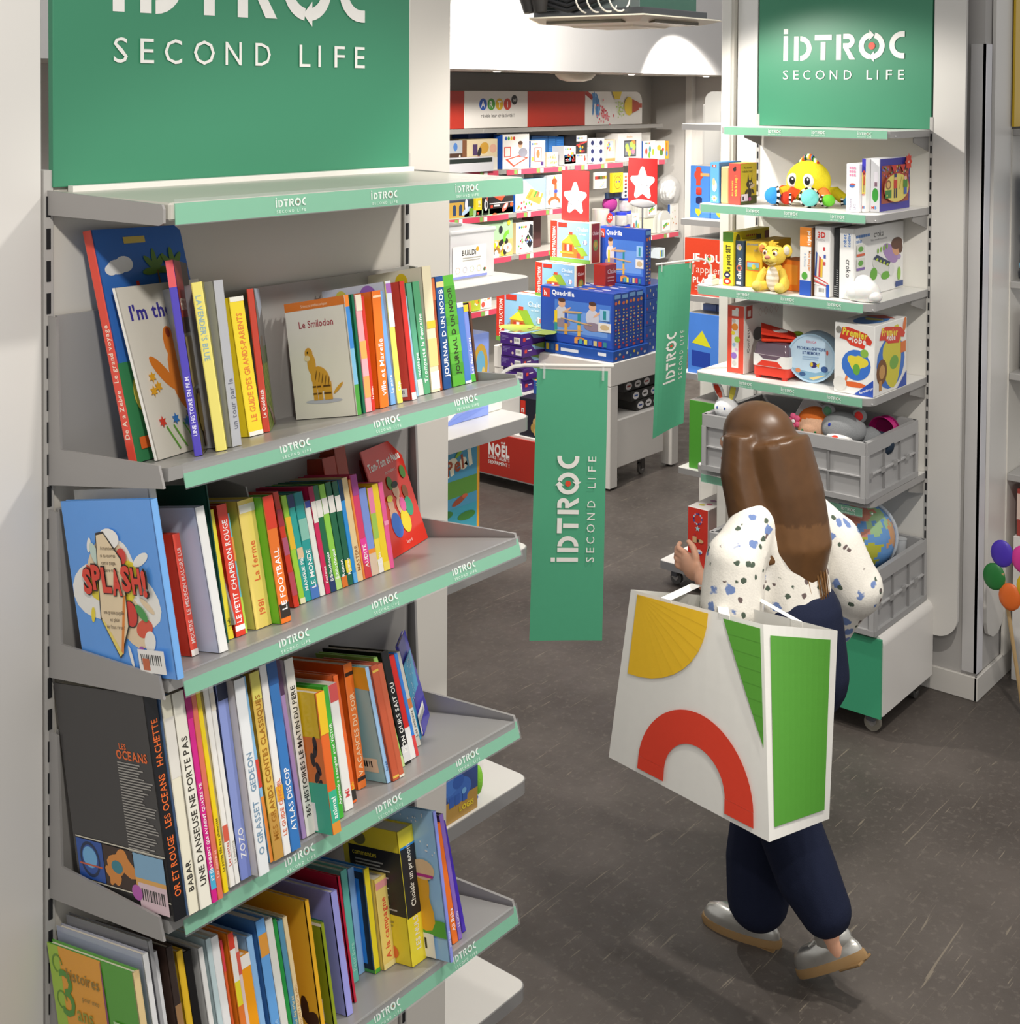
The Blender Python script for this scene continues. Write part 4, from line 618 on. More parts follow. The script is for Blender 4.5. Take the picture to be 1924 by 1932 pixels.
WALLBOX=[
 ('toy_box', 'brown photo box with a round blue badge, far left of the top craft shelf', 'toy box', 7.722, 6.93, 1.853, 0.207, 0.2, 0.249, '6c5648', {}, 'farm'),
 ('toy_box', 'cream photo box with a golden toy animal, left end of the top craft shelf', 'toy box', 7.935, 6.93, 1.853, 0.373, 0.2, 0.252, 'd8c8a4', {}, 'dog'),
 ('toy_box', 'dark blue flat box lying behind the cream photo box', 'toy box', 8.124, 7.08, 2.095, 0.354, 0.2, 0.051, '123a80', {}, None),
 ('toy_box', 'pale grey open tray with black lining in front of the photo boxes', 'toy box', 7.638, 6.86, 1.853, 0.539, 0.06, 0.118, 'd4d4d8', {}, 'tray'),
 ('toy_box', 'white drawing board box with blue side and red frame picture', 'toy box', 8.375, 6.93, 1.853, 0.347, 0.1, 0.284, 'eeebe6', {'-x': '1c4ca0'}, 'board'),
 ('toy_box', 'small white box with red picture frame print', 'toy box', 8.744, 6.93, 1.853, 0.195, 0.08, 0.223, 'eeebe6', {'-x': '1c4c9c'}, 'frame'),
 ('toy_box', 'first of the blue backed craft boxes, behind the small white one', 'toy box', 8.922, 7.06, 1.853, 0.222, 0.15, 0.255, '2464a8', {}, 'blue'),
 ('toy_box', 'middle blue backed craft box on the top craft shelf', 'toy box', 9.152, 7.06, 1.853, 0.106, 0.15, 0.25, '2464a8', {}, 'blue'),
 ('toy_box', 'third blue backed craft box, beside the boxes of coloured balls', 'toy box', 9.265, 7.06, 1.853, 0.108, 0.15, 0.243, '2868b0', {}, 'blue'),
 ('toy_box', 'little beige box of beads in front of the blue boxes', 'toy box', 8.961, 6.93, 1.853, 0.164, 0.08, 0.118, 'dccbb0', {}, 'beads'),
 ('toy_box', 'white craft box printed with coloured balls, upper of two', 'toy box', 9.207, 6.93, 1.862, 0.169, 0.2, 0.153, 'f0eeea', {}, 'balls'),
 ('toy_box', 'white craft box under the one with coloured balls', 'toy box', 9.208, 6.93, 1.853, 0.169, 0.2, 0.092, 'f0eeea', {}, 'balls2'),
 ('toy_box', 'black and white craft box with red roof stripe, upper of two', 'toy box', 9.384, 6.93, 1.946, 0.157, 0.2, 0.16, '2c2a2a', {}, 'dark'),
 ('toy_box', 'white craft box under the black one', 'toy box', 9.385, 6.93, 1.853, 0.157, 0.2, 0.09, 'f0eeea', {}, 'balls2'),
 ('toy_box', 'left clear paint pot pack in the upper row', 'toy box', 9.584, 6.95, 2.004, 0.121, 0.1, 0.073, 'e4e4e6', {}, 'pot'),
 ('toy_box', 'right clear paint pot pack in the upper row', 'toy box', 9.713, 6.95, 2.001, 0.123, 0.1, 0.074, 'e4e4e6', {}, 'pot'),
 ('toy_box', 'left clear paint pot pack in the middle row', 'toy box', 9.585, 6.95, 1.929, 0.121, 0.1, 0.073, 'e4e4e6', {}, 'pot'),
 ('toy_box', 'right clear paint pot pack in the middle row', 'toy box', 9.714, 6.95, 1.925, 0.123, 0.1, 0.074, 'e4e4e6', {}, 'pot'),
 ('toy_box', 'left clear paint pot pack in the bottom row', 'toy box', 9.586, 6.95, 1.854, 0.121, 0.1, 0.073, 'e4e4e6', {}, 'pot'),
 ('toy_box', 'right clear paint pot pack in the bottom row', 'toy box', 9.715, 6.95, 1.849, 0.123, 0.1, 0.074, 'e4e4e6', {}, 'pot'),
 ('toy_box', 'small wooden easel set leaning on the top craft shelf', 'toy box', 9.826, 6.93, 1.853, 0.15, 0.1, 0.205, 'd8c8a8', {}, 'easel'),
 ('toy_box', 'large white box with a dark window of coloured toys', 'toy box', 10.026, 6.93, 1.853, 0.382, 0.25, 0.258, 'ece9e6', {}, 'window'),
 ('toy_box', 'plain white box behind the coloured ones at the right end', 'toy box', 10.594, 7.05, 2.025, 0.146, 0.2, 0.081, 'eae7e2', {}, None),
 ('toy_box', 'white box printed with coloured leaves at the right end', 'toy box', 10.434, 6.93, 1.853, 0.208, 0.15, 0.18, 'efece6', {'-x': '2c5cac'}, 'leaf'),
 ('toy_box', 'white box with yellow side and a painted parrot', 'toy box', 10.651, 6.93, 1.853, 0.157, 0.15, 0.174, 'efece6', {}, 'paint'),
 ('toy_box', 'narrow yellow box with blue and red pencil, last on its shelf', 'toy box', 10.808, 6.93, 1.853, 0.066, 0.15, 0.17, 'f0b018', {}, 'pencil'),
 ('toy_box', 'castle toy box with yellow arches, far left of the middle shelf', 'toy box', 7.725, 6.93, 1.495, 0.29, 0.2, 0.161, '3c4c5c', {}, 'castle'),
 ('toy_box', 'narrow yellow toy box on the middle craft shelf', 'toy box', 8.047, 6.93, 1.495, 0.072, 0.2, 0.142, 'f0d830', {}, 'ybox'),
 ('toy_box', 'black box with white robot, left of the racing car box', 'toy box', 8.132, 6.93, 1.495, 0.072, 0.2, 0.162, '242222', {}, 'robot'),
 ('toy_box', 'black racing car box with silver dividing line', 'toy box', 8.211, 6.93, 1.495, 0.305, 0.2, 0.166, '2c2a2a', {}, 'race'),
 ('toy_box', 'light blue art set box showing a case of pencils', 'toy box', 8.543, 6.93, 1.495, 0.408, 0.12, 0.262, '9cc8ec', {'-x': '2c70d8'}, 'artset'),
 ('toy_box', 'white box with an orange giraffe drawing stand', 'toy box', 8.965, 6.93, 1.495, 0.255, 0.15, 0.282, 'f0eee8', {}, 'giraffe'),
 ('toy_box', 'slim dark blue box beside the giraffe box', 'toy box', 9.228, 6.93, 1.495, 0.046, 0.15, 0.261, '1c3c90', {}, None),
 ('craft_pack', 'hanging pack of coloured pencils with white front', 'craft pack', 9.624, 6.9, 1.626, 0.179, 0.02, 0.146, 'e8e4dc', {}, 'pencils'),
 ('craft_pack', 'hanging yellow mask pack with a drawn cat face', 'craft pack', 9.895, 6.9, 1.578, 0.169, 0.03, 0.177, 'f0c828', {}, 'cat'),
 ('craft_pack', 'hanging paint palette pack with a column of colour dots', 'craft pack', 10.102, 6.92, 1.517, 0.069, 0.02, 0.229, 'e8e6e4', {}, 'dots'),
 ('craft_pack', 'dark hanging pack of brushes, left of three', 'craft pack', 9.875, 6.95, 1.523, 0.117, 0.02, 0.053, '1c3050', {}, None),
 ('craft_pack', 'dark hanging pack of brushes under the cat mask', 'craft pack', 10.001, 6.95, 1.516, 0.11, 0.02, 0.053, '243c64', {}, None),
 ('toy_box', 'pale green building brick box with a yellow and green dragon slide', 'toy box', 7.721, 6.93, 1.145, 0.791, 0.2, 0.395, 'a8c8a0', {}, 'bricks'),
 ('toy_box', 'wooden art case with white lid showing black pencil trays', 'toy box', 8.555, 6.93, 1.145, 0.227, 0.2, 0.256, 'f2f0ea', {'-x': 'dcc090'}, 'case'),
 ('toy_box', 'dim brown box behind the red building kit', 'toy box', 8.995, 7.1, 1.145, 0.111, 0.12, 0.267, '5c3838', {}, None),
 ('toy_box', 'narrow white craft box beside the jars with blue lids', 'toy box', 10.29, 6.95, 1.145, 0.124, 0.2, 0.211, 'f2f0e8', {}, 'leaf'),
 ('toy_box', 'narrow pale green box by the sign pole', 'toy box', 10.422, 6.95, 1.145, 0.063, 0.2, 0.133, 'eef0d0', {}, None),
 ('toy_box', 'small lime toy box on the lowest pink edged shelf', 'toy box', 7.981, 6.9, 0.742, 0.091, 0.2, 0.155, 'b8c838', {}, 'fruit'),
 ('toy_box', 'white and green toy box on the lowest pink edged shelf', 'toy box', 8.101, 6.92, 0.742, 0.132, 0.2, 0.139, 'eceae4', {}, 'toys'),
 ('toy_box', 'small pale blue box of tubes by the grey end wall', 'toy box', 10.676, 6.9, 0.909, 0.102, 0.2, 0.096, 'e0ecf4', {}, 'tubes'),
]

# ================================================================ boxes with flat print
def gamebox(name, label, cat, x, y, z, dx, dy, dz, c, fc=None, art=None, rot=0, group=None, bev=.002, mat=None):
    """x, y: the corner nearest the camera; grows to +x and +y"""
    b = MB(); b.box(0, 0, 0, dx, dy, dz, c, bev, fc); o = b.build(name, mat or PAPER, None, label=label, cat=cat, group=group)
    o.location = (x, y, z); o.rotation_euler = (0, 0, rot)
    for face, fn in (art or {}).items():
        b = MB()
        if face == '-x': A = Art(b, (0, dy, 0), (0, -1, 0), (0, 0, 1)); w, h = dy, dz
        elif face == '-y': A = Art(b, (0, 0, 0), (1, 0, 0), (0, 0, 1)); w, h = dx, dz
        else: A = Art(b, (0, dy, dz), (0, -1, 0), (1, 0, 0)); w, h = dy, dx
        fn(A, w, h); b.build({'-x': 'side_print', '-y': 'front_print', '+z': 'top_print'}[face], PAPER, o)
    return o
def shelfboard(par, mbf, x0, y0, x1, y1, zt, th=.032, edge='8e8c8b', top='ece9e3', rc=.03, front='+x', name='shelf'):
    """white board with grey edging, rounded at the two front corners"""
    def outline(z, d=0):
        P = []
        def arc(cx, cy, a0): return [(cx+(rc-d)*math.cos(math.radians(a0+15*i)), cy+(rc-d)*math.sin(math.radians(a0+15*i)), z) for i in range(7)]
        if front == '+x': P = [(x0, y0+d, z)]+arc(x1-rc, y0+rc, -90)+arc(x1-rc, y1-rc, 0)+[(x0, y1-d, z)]
        elif front == '-x': P = [(x1, y0+d, z), (x1, y1-d, z)]+arc(x0+rc, y1-rc, 90)+arc(x0+rc, y0+rc, 180)
        else: P = [(x0+d, y1, z)]+arc(x0+rc, y0+rc, 180)+arc(x1-rc, y0+rc, 270)+[(x1-d, y1, z)]
        return P
    b = mbf(); b.prism(outline(zt-th), (0, 0, th-.0015), edge); sh = b.build(name, METAL, par)
    b = mbf(); b.prism(outline(zt-.0015, .003), (0, 0, .0015), top); b.build('white_top', LAM, sh)
    return sh
# ================================================================ end shelf unit behind the bookcase
eu = thing('end_shelf_unit', 'white shelf unit with grey edged boards, end on behind the bookcase', 'shelf unit', (2.25, 2.25, 0))
b = wmb(eu); b.box(2.068, 1.885, 0, 2.088, 2.68, 3.0, 'd8d5d0', .003); b.build('back_panel', LAM, eu)
for z in (2.067, 1.74, 1.433, .882, .387): shelfboard(eu, lambda: wmb(eu), 2.09, 1.92, 2.437, 2.66, z)
def a_build(A, w, h):
    A.rect(w*.02, h*.05, w*.98, h*.97, 'f4f2ee'); A.text('BUiLDi', w*.28, h*.68, h*.16, '38342f', .02, w*.4); A.ell(w*.72, h*.84, h*.07, h*.07, 'e8b030'); A.lines(w*.3, h*.58, w*.55, h*.07, 2, 'b0aca4'); A.rect(0, 0, w, h*.07, '8c98dc')
    for i, c in enumerate(('d8b8a8', 'b8b4c4', 'b4c4a8', 'd0c4a0')): A.ring(w*(.16+.2*i), h*.25, h*.09, h*.105, 0, 360, c, 6)
    A.ell(w*.92, h*.2, h*.05, h*.06, '58703c'); A.ell(w*.94, h*.22, h*.03, h*.03, 'd85038')
t = thing('storage_box', 'clear plastic box of building straws with a white paper label', 'box', (2.232, 1.998, 2.067))
b = MB(); b.box(0, 0, .0005, .153, .002, .105, 'f4f4f6'); b.box(0, .148, .0005, .153, .15, .105, 'f4f4f6'); b.box(.151, .002, .0005, .153, .148, .105, 'f4f4f6'); b.box(0, .002, .0005, .002, .148, .105, 'f4f4f6'); b.box(.002, .002, .0005, .151, .148, .002, 'f4f4f6'); b.build('clear_tub', TRANSL, t)
b = MB(); b.box(-.005, -.005, .105, .158, .155, .115, 'f4f4f6', .003); b.box(.02, .05, .1155, .10, .09, .122, '8c8a86', .003); b.build('lid', TRANSL, t)
b = MB(); A = Art(b, (.004, -.0012, .004), (1, 0, 0), (0, 0, 1)); a_build(A, .122, .076); b.build('paper_label', PAPER, t)
b = MB(); rd = random.Random(6)
for i in range(26): b.ball((.136+rd.uniform(-.008, .006), .04+rd.uniform(-.028, .09), .011+rd.uniform(0, .035)), .007, rd.choice(['f0904c', 'f0a060', 'f4c8a8']), 6, 4)
b.box(.02, .02, .058, .148, .13, .066, 'd86070'); b.box(.02, .02, .05, .148, .13, .057, '7080d8'); b.build('contents', PLAST, t, kind='stuff')
def a_billes(A, w, h):
    A.poly([(0, 0), (w*.9, h*.2), (w*.9, h*.1), (w*.3, 0)], '8098e8'); A.poly([(0, 0), (w*.65, h*.28), (w*.65, h*.5), (0, h*.5)], 'f4f2f0'); A.text('aux billes', w*.1, h*.12, h*.06, 'e06048', 0, w*.4); A.ell(w*.8, h*.62, w*.16, h*.26, 'c8a040'); A.ell(w*.8, h*.6, w*.1, h*.2, '70b0d0'); A.ell(w*.86, h*.4, w*.05, h*.2, 'e0c478'); A.ell(w*.62, h*.3, w*.08, h*.06, 'd06850'); A.poly([(w*.72, h*.18), (w*.9, h*.24), (w*.9, h*.42), (w*.74, h*.36)], 'd8b060'); A.barcode(w*.4, h*.3, w*.22, h*.1)
gamebox('game_box', 'light blue marble game box standing on the white end shelf', 'game box', 2.21, 2.0, 1.7405, .163, .10, .195, '8ea4ee', {}, {'-y': a_billes})
def a_frog(A, w, h):
    A.rect(w*.0, h*.0, w*.94, h*.97, '4c94b8'); A.rect(0, h*.5, w*.94, h*.66, '5c9038'); A.rect(0, 0, w*.94, h*.4, '3c98b0')
    for bo, c in ((.09, 'f4e8d0'), (.03, 'a84828')): A.text('imPel', w*.16, h*.68, h*.13, c, bo, w*.74, rot=.18)
    A.ell(w*.62, h*.46, w*.13, h*.03, '9c4830', rot=.3); A.ell(w*.72, h*.49, w*.05, h*.02, 'c86040'); A.ell(w*.35, h*.36, w*.16, h*.04, '3c7838'); A.ell(w*.75, h*.3, w*.16, h*.04, '3c7830'); A.ell(w*.3, h*.1, w*.24, h*.12, '6cac38'); A.ell(w*.42, h*.22, w*.09, h*.05, 'f4f4ee'); A.ell(w*.43, h*.22, w*.02, h*.018, '181818'); A.ell(w*.18, h*.23, w*.09, h*.05, 'f4f4ee'); A.ell(w*.6, h*.9, w*.07, h*.02, '90b838', rot=.6)
gamebox('game_box', 'pond game box with orange edge and frogs, behind the small animal box', 'game box', 2.18, 2.03, 1.4335, .197, .05, .25, 'e8a030', {}, {'-y': a_frog})
gamebox('game_box', 'small white and green animal game box in front of the pond game', 'game box', 2.18, 1.965, 1.4335, .135, .045, .034, 'ece8dc', {}, {'-y': lambda A, w, h: (A.rect(0, 0, w*.5, h*.6, '88b848'), A.ell(w*.72, h*.5, w*.04, h*.2, '7a6040'), A.ell(w*.8, h*.5, w*.03, h*.25, '302c28'), A.rect(w*.88, 0, w*.97, h, 'b83c34')), '+z': lambda A, w, h: (A.rect(w*.2, h*.3, w*.8, h*.8, '6ca040'), A.barcode(w*.3, h*.05, w*.5, h*.22))})
def a_eleph(A, w, h):
    A.rect(0, 0, w, h*.42, 'b89048'); A.rect(0, h*.42, w, h, '3c5088'); A.ell(w*.6, h*.55, w*.26, h*.24, '4470c0'); A.ell(w*.4, h*.7, w*.18, h*.16, '4c7ccc'); A.ell(w*.58, h*.74, w*.12, h*.14, '3860b0'); A.poly([(w*.28, h*.7), (w*.36, h*.6), (w*.2, h*.38), (w*.14, h*.4)], '4470c0')
    for x in (.44, .56, .72): A.rect(w*(x-.05), h*.3, w*(x+.05), h*.5, '3c64b4')
    A.ell(w*.7, h*.5, w*.05, h*.06, '78b0e0'); A.text('LOGiS', w*.6, h*.14, h*.1, 'f0d838', .03, w*.34)
gamebox('game_box', 'brown game box with a blue elephant on the lower white shelf', 'game box', 2.10, 1.93, .8825, .157, .06, .115, 'a87838', {}, {'-y': a_eleph})
t = thing('baby_toy', 'blue and green fabric toy hanging beside the elephant game box', 'toy', (2.275, 1.955, .882))
b = MB(); b.ball((0, 0, .13), (.012, .02, .045), '3c98d8', 10, 8, lambda q: '3c98d8' if math.sin(q.z*9) > 0 else '70c0e8'); b.build('body', FAB, t, True)
b = MB(); b.ball((.008, -.004, .045), (.012, .012, .034), '8cd048', 10, 8); b.build('green_leg', FAB, t, True)
b = MB(); b.ball((.012, .004, .12), (.006, .014, .03), 'e06078', 8, 6); b.build('pink_ribbon', FAB, t, True)
b = MB(); b.ball((-.002, .0, .008), (.01, .012, .008), '3870c8', 8, 6); b.build('foot', FAB, t, True)
t = gamebox('game_box', 'dark green lidded box with red print lying on the lower white shelf', 'game box', 2.25, 2.10, .882, .12, .12, .04, '24483c', {}, {'+z': lambda A, w, h: (A.ell(w*.5, h*.5, w*.2, h*.25, 'a83828'), A.rect(w*.2, h*.7, w*.8, h*.8, '5c8848'))})
gamebox('game_box', 'small white box with red corner beside the dark green box', 'game box', 2.38, 2.10, .882, .035, .08, .03, 'f0eeea', {'-y': 'd87050'})
b = MB(); rd = random.Random(3); b.ball((0, 0, .05), (.06, .05, .05), 'e4e2de', 14, 10)
b.V = [(x+rd.uniform(-.008, .008), y+rd.uniform(-.008, .008), max(0, z+rd.uniform(-.008, .008))) for x, y, z in b.V]
o = b.build('plastic_bag', TRANSL, None, label='crumpled clear plastic bag on the lower white shelf next to the bookcase', cat='bag'); o.location = (2.22, 2.29, .882)
# ================================================================ table with stacked toys
TX, TY, TZ = 6.79, 4.736, .80
tb = thing('display_table', 'white display table with thick legs carrying stacks of blue and red toy boxes', 'table', (7.2, 5.2, 0))
b = wmb(tb); b.box(TX, TY, TZ-.145, TX+.80, TY+.95, TZ, 'd9d5cf', .004, {'+z': 'e8e5e0'}); b.build('tabletop', LAM, tb)
for x in (TX+.002, TX+.715):
    for y in (TY+.002, TY+.86): b = wmb(tb); b.box(x, y, .012, x+.085, y+.085, TZ-.147, 'd6d2cc', .004); lg = b.build('leg', LAM, tb); b = wmb(tb); b.lathe([(.02, 0), (.02, .012)], (x+.042, y+.042, 0), '3c3a38', 12); b.build('foot_glide', RUB, lg)
t = thing('rolling_bin', 'white rolling box under the display table, on grey casters', 'storage box', (7.2, 5.2, 0))
b = wmb(t); b.box(TX+.09, TY+.015, .12, TX+.64, TY+.82, .43, 'dad6d0', .008); b.build('body', LAM, t)
def caster(par, mbf, x, y, zt, rw=.035, tread='6a6662', brake=False):
    b = mbf(); b.lathe([(rw*.55, -.011), (rw, -.010), (rw, .010), (rw*.55, .011)], (x, y, rw), tread, 18, 'x' if brake else 'y'); w = b.build('caster_wheel', RUB, par, True)
    b = mbf(); b.lathe([(rw*.4, -.0125), (rw*.4, .0125)], (x, y, rw), 'c8c8c8', 14, 'x' if brake else 'y'); b.build('hub', STEEL, w, True)
    b = mbf()
    if brake: b.box(x-.016, y-.02, rw, x-.0135, y+.02, zt-.004, 'b4b4b6'); b.box(x+.0135, y-.02, rw, x+.016, y+.02, zt-.004, 'b4b4b6')
    else: b.box(x-.02, y-.016, rw, x+.02, y-.0135, zt-.004, '5c5a58'); b.box(x-.02, y+.0135, rw, x+.02, y+.016, zt-.004, '5c5a58')
    b.box(x-.026, y-.026, zt-.006, x+.026, y+.026, zt, 'a8a8aa'); b.build('caster_fork', STEEL, w)
    if brake: b = mbf(); b.box(x-.03, y-.018, rw+.012, x-.012, y+.018, rw+.052, '54565c', .004); b.build('brake_pedal', PLAST, w)
for x, y in ((TX+.47, TY+.08), (TX+.47, TY+.74), (TX+.16, TY+.74), (TX+.16, TY+.08)): caster(t, lambda: wmb(t), x, y, .12)
for i, (x, y, z, dx, c) in enumerate(((7.03, 4.80, .57, .4, 'upper'), (7.10, 4.79, .50, .4, 'middle'), (7.15, 4.785, .432, .36, 'lowest'))):
    gamebox('game_box', 'black toy car box with white car badges, %s of the pile under the table' % c, 'game box', x, y, z, dx, .3, .066, '24221f', {}, {'-y': lambda A, w, h, i=i: [(A.ell(w*(.14+.26*k), h*.5, h*.55, h*.36, 'e8e6e6'), A.rect(w*(.14+.26*k)-h*.3, h*.42, w*(.14+.26*k)+h*.3, h*.58, ('a83830', '3060b0', '2c4c90')[i] if k != 1 else '38342f')) for k in range(3)]}, group=None)
# stepped plinth left of the table with the red Christmas front
st = thing('stepped_plinth', 'low plinth with red Christmas sign front beside the display table', 'display stand', (6.5, 5.3, 0))
b = wmb(st); b.box(6.425, 4.98, .06, 6.60, 5.75, .352, 'dcd8d3', .003, {'+z': 'e8e5e0'}); b.box(6.60, 4.98, 0, 6.78, 5.9, .565, 'dcd8d3', .003); b.build('body', LAM, st)
b = wmb(st); b.box(6.41, 4.97, .075, 6.425, 5.75, .335, 'b23024'); sg = b.build('sign_front', PAPER, st)
b = wmb(st); A = Art(b, (6.41, 5.75, .075), (0, -1, 0), (0, 0, 1))
A.text('NOEL', .345, .128, .068, 'f0eae6', .05, .172); A.star(.455, .212, .010, 'f0eae6'); A.star(.475, .212, .010, 'f0eae6'); A.text('LEURS TALENTS', .345, .10, .021, 'f0eae6', .02, .172); A.text('S\'EXPRIMENT !', .345, .068, .021, 'f0eae6', .02, .172); b.build('sign_lettering', PAPER, sg)
def a_char(A, w, h): A.rect(w*.05, h*.55, w*.3, h*.92, 'd83828'); A.text('n', w*.1, h*.62, h*.15, 'f4f0ee', .03); [A.ell(w*x, h*y, w*.13, h*.12, c) for x, y, c in ((.8, .4, 'c8a868'), (.7, .25, 'b89850'), (.85, .15, 'd0b070'), (.95, .3, '607060'), (.9, .55, 'c08070'))]
gamebox('game_box', 'black toy box with wooden blocks print on the red fronted plinth', 'game box', 6.44, 5.02, .352, .13, .16, .24, '242430', {}, {'-x': a_char})
gamebox('game_box', 'blue and orange toy box behind the black one on the plinth', 'game box', 6.605, 5.0, .565, .12, .20, .10, '2c58a8', {'+z': 'e89830'}, {'-x': lambda A, w, h: (A.ring(w*.6, h*.4, w*.06, w*.09, 0, 360, 'c87838'), A.lines(w*.1, h*.8, w*.3, h*.12, 2, 'c8d0a8'))})
def a_purp(A, w, h): A.lines(w*.05, h*.7, w*.35, h*.12, 4, '8878b8', 2); A.barcode(w*.66, h*.15, w*.28, h*.55); A.ell(w*.52, h*.3, h*.12, h*.12, 'e8c8c0')
def a_purp2(A, w, h): A.poly([(w*.2, h), (w, h), (w, h*.7), (w*.6, h*.35), (w*.3, h*.5)], '88b8dc'); A.poly([(w*.2, h), (w*.55, h*.4), (w*.75, h*.6), (w*.6, h)], '70943c'); A.rect(w*.04, h*.35, w*.1, h*.65, 'e04838'); A.lines(w*.12, h*.5, w*.1, h*.2, 1, 'e8e0f0')
def a_purpt(A, w, h):
    A.rect(0, 0, w, h, 'c8d4dc'); A.blob(w*.5, h*.5, h*.42, '9cac48', 3, .3); rd = random.Random(8)
    for i in range(16): A.ell(w*rd.uniform(.1, .8), h*rd.uniform(.1, .9), w*.05, h*.05, rd.choice(['b84838', 'd8c048', '5c8c38', '704028', 'e8e0d0']))
    A.poly([(w*.7, 0), (w, 0), (w, h*.6)], '88b4d8')
for i in range(5): gamebox('game_box', 'flat purple building brick box, %s of the stack of five' % ('topmost', 'second from the top', 'middle', 'second from the bottom', 'bottom')[i], 'game box', 6.61+.004*(i % 3)+(.02 if i > 2 else 0), 5.305-.01*(i % 2), .865-.0005-.0745*(i+1)+.0755, .42, .175, .0735, '4a2580', {}, {'-x': a_purp, '-y': a_purp2, '+z': a_purpt} if i < 1 else {'-x': a_purp, '-y': a_purp2}, bev=.001)
def house(A, w, h, sx=0., s=1.):
    X = lambda v: w*(sx+v*s); Y = lambda v: h*v
    A.rect(X(.12), Y(.12), X(.52), Y(.5), 'b8722c'); A.rect(X(.46), Y(.12), X(.82), Y(.36), 'b8722c'); A.poly([(X(.08), Y(.5)), (X(.56), Y(.5)), (X(.36), Y(.72))], 'e8d83c'); A.poly([(X(.3), Y(.74)), (X(.56), Y(.74)), (X(.74), Y(.44)), (X(.52), Y(.42))], '8cb038'); A.poly([(X(.54), Y(.42)), (X(.78), Y(.42)), (X(.95), Y(.22)), (X(.74), Y(.18))], '90b43c'); A.rect(X(.34), Y(.72), X(.46), Y(.8), 'c84c38')
    for x in (.2, .36): A.rect(X(x), Y(.3), X(x+.09), Y(.46), 'c83c2c')
    A.rect(X(.28), Y(.3), X(.36), Y(.46), 'f0ece4'); A.rect(X(.05), Y(.22), X(.5), Y(.27), 'd89c40'); A.rect(X(.6), Y(.13), X(.7), Y(.25), 'd8483c'); A.rect(0, 0, w, Y(.1), '6c9c40')
def a_chal(A, w, h): A.rect(w*.17, 0, w*.97, h, '8cb8dc'); A.rect(0, 0, w*.17, h, 'c83424'); A.text('CONSTRUCTION', w*.125, h*.05, w*.065, 'f6eee8', .03, h*.8, rot=PI/2); A.poly([(w*.17, h*.3), (w*.35, h*.5), (w*.5, h*.3)], '8c98b0'); house(A, w, h*.94, .2, .78); A.rect(w*.2, h*.86, w*.42, h*.97, 'c03428'); A.text('Chalet', w*.66, h*.78, h*.1, 'f4f8fc', .01, w*.28); A.text('en bois', w*.72, h*.69, h*.05, 'f4f8fc', 0, w*.2); A.ell(w*.87, h*.52, w*.05, w*.05, 'f4f4f4'); A.rect(w*.83, h*.48, w*.85, h*.56, '3c4c90'); A.rect(w*.89, h*.48, w*.91, h*.56, 'c84040')
def a_chal_side(A, w, h): A.rect(w*.12, h*.02, w*.9, h*.98, '8c2820'); A.text('Chalet', w*.2, h*.7, h*.09, 'e8d8d0', 0, w*.6); A.ell(w*.5, h*.45, w*.25, h*.14, '6c8848'); A.ell(w*.5, h*.47, w*.15, h*.08, 'b89838')
def a_chal_top(A, w, h): A.rect(w*.2, h*.4, w*.75, h*.62, 'd85040'); A.lines(w*.3, h*.2, w*.4, h*.12, 1, 'e0a090')
CH = {'-x': a_chal, '-y': a_chal_side, '+z': a_chal_top}
for x, y, z, dx, dy, dz, l in ((6.93, 5.36, .802, .16, .42, .335, 'lowest, behind the purple stack'), (6.95, 5.13, 1.138, .114, .331, .225, 'middle one'), (7.07, 5.10, 1.364, .113, .33, .268, 'topmost, under the red star sign')):
    gamebox('toy_box', 'red edged wooden chalet kit box, '+l, 'toy box', x, y, z, dx, dy, dz, 'e8dcc4', {}, CH)
for z, h, l in ((1.215, .148, 'upper'), (1.065, .148, 'lower')): gamebox('toy_box', 'dark red chalet kit box turned sideways, %s of two' % l, 'toy box', 7.10, 5.0, z, .24, .095, h, '9c2a22', {}, {'-y': lambda A, w, h: (A.text('Chalet', w*.1, h*.6, h*.2, 'e8d4cc', 0, w*.5), A.ell(w*.8, h*.4, w*.14, h*.26, '6c8c40'), A.lines(w*.1, h*.4, w*.35, h*.15, 2, 'd09088'))})
gamebox('toy_box', 'plain carton supporting the red chalet boxes on the table', 'toy box', 7.08, 5.0, .802, .28, .10, .262, '8c2c24')
QB = '2448a0'
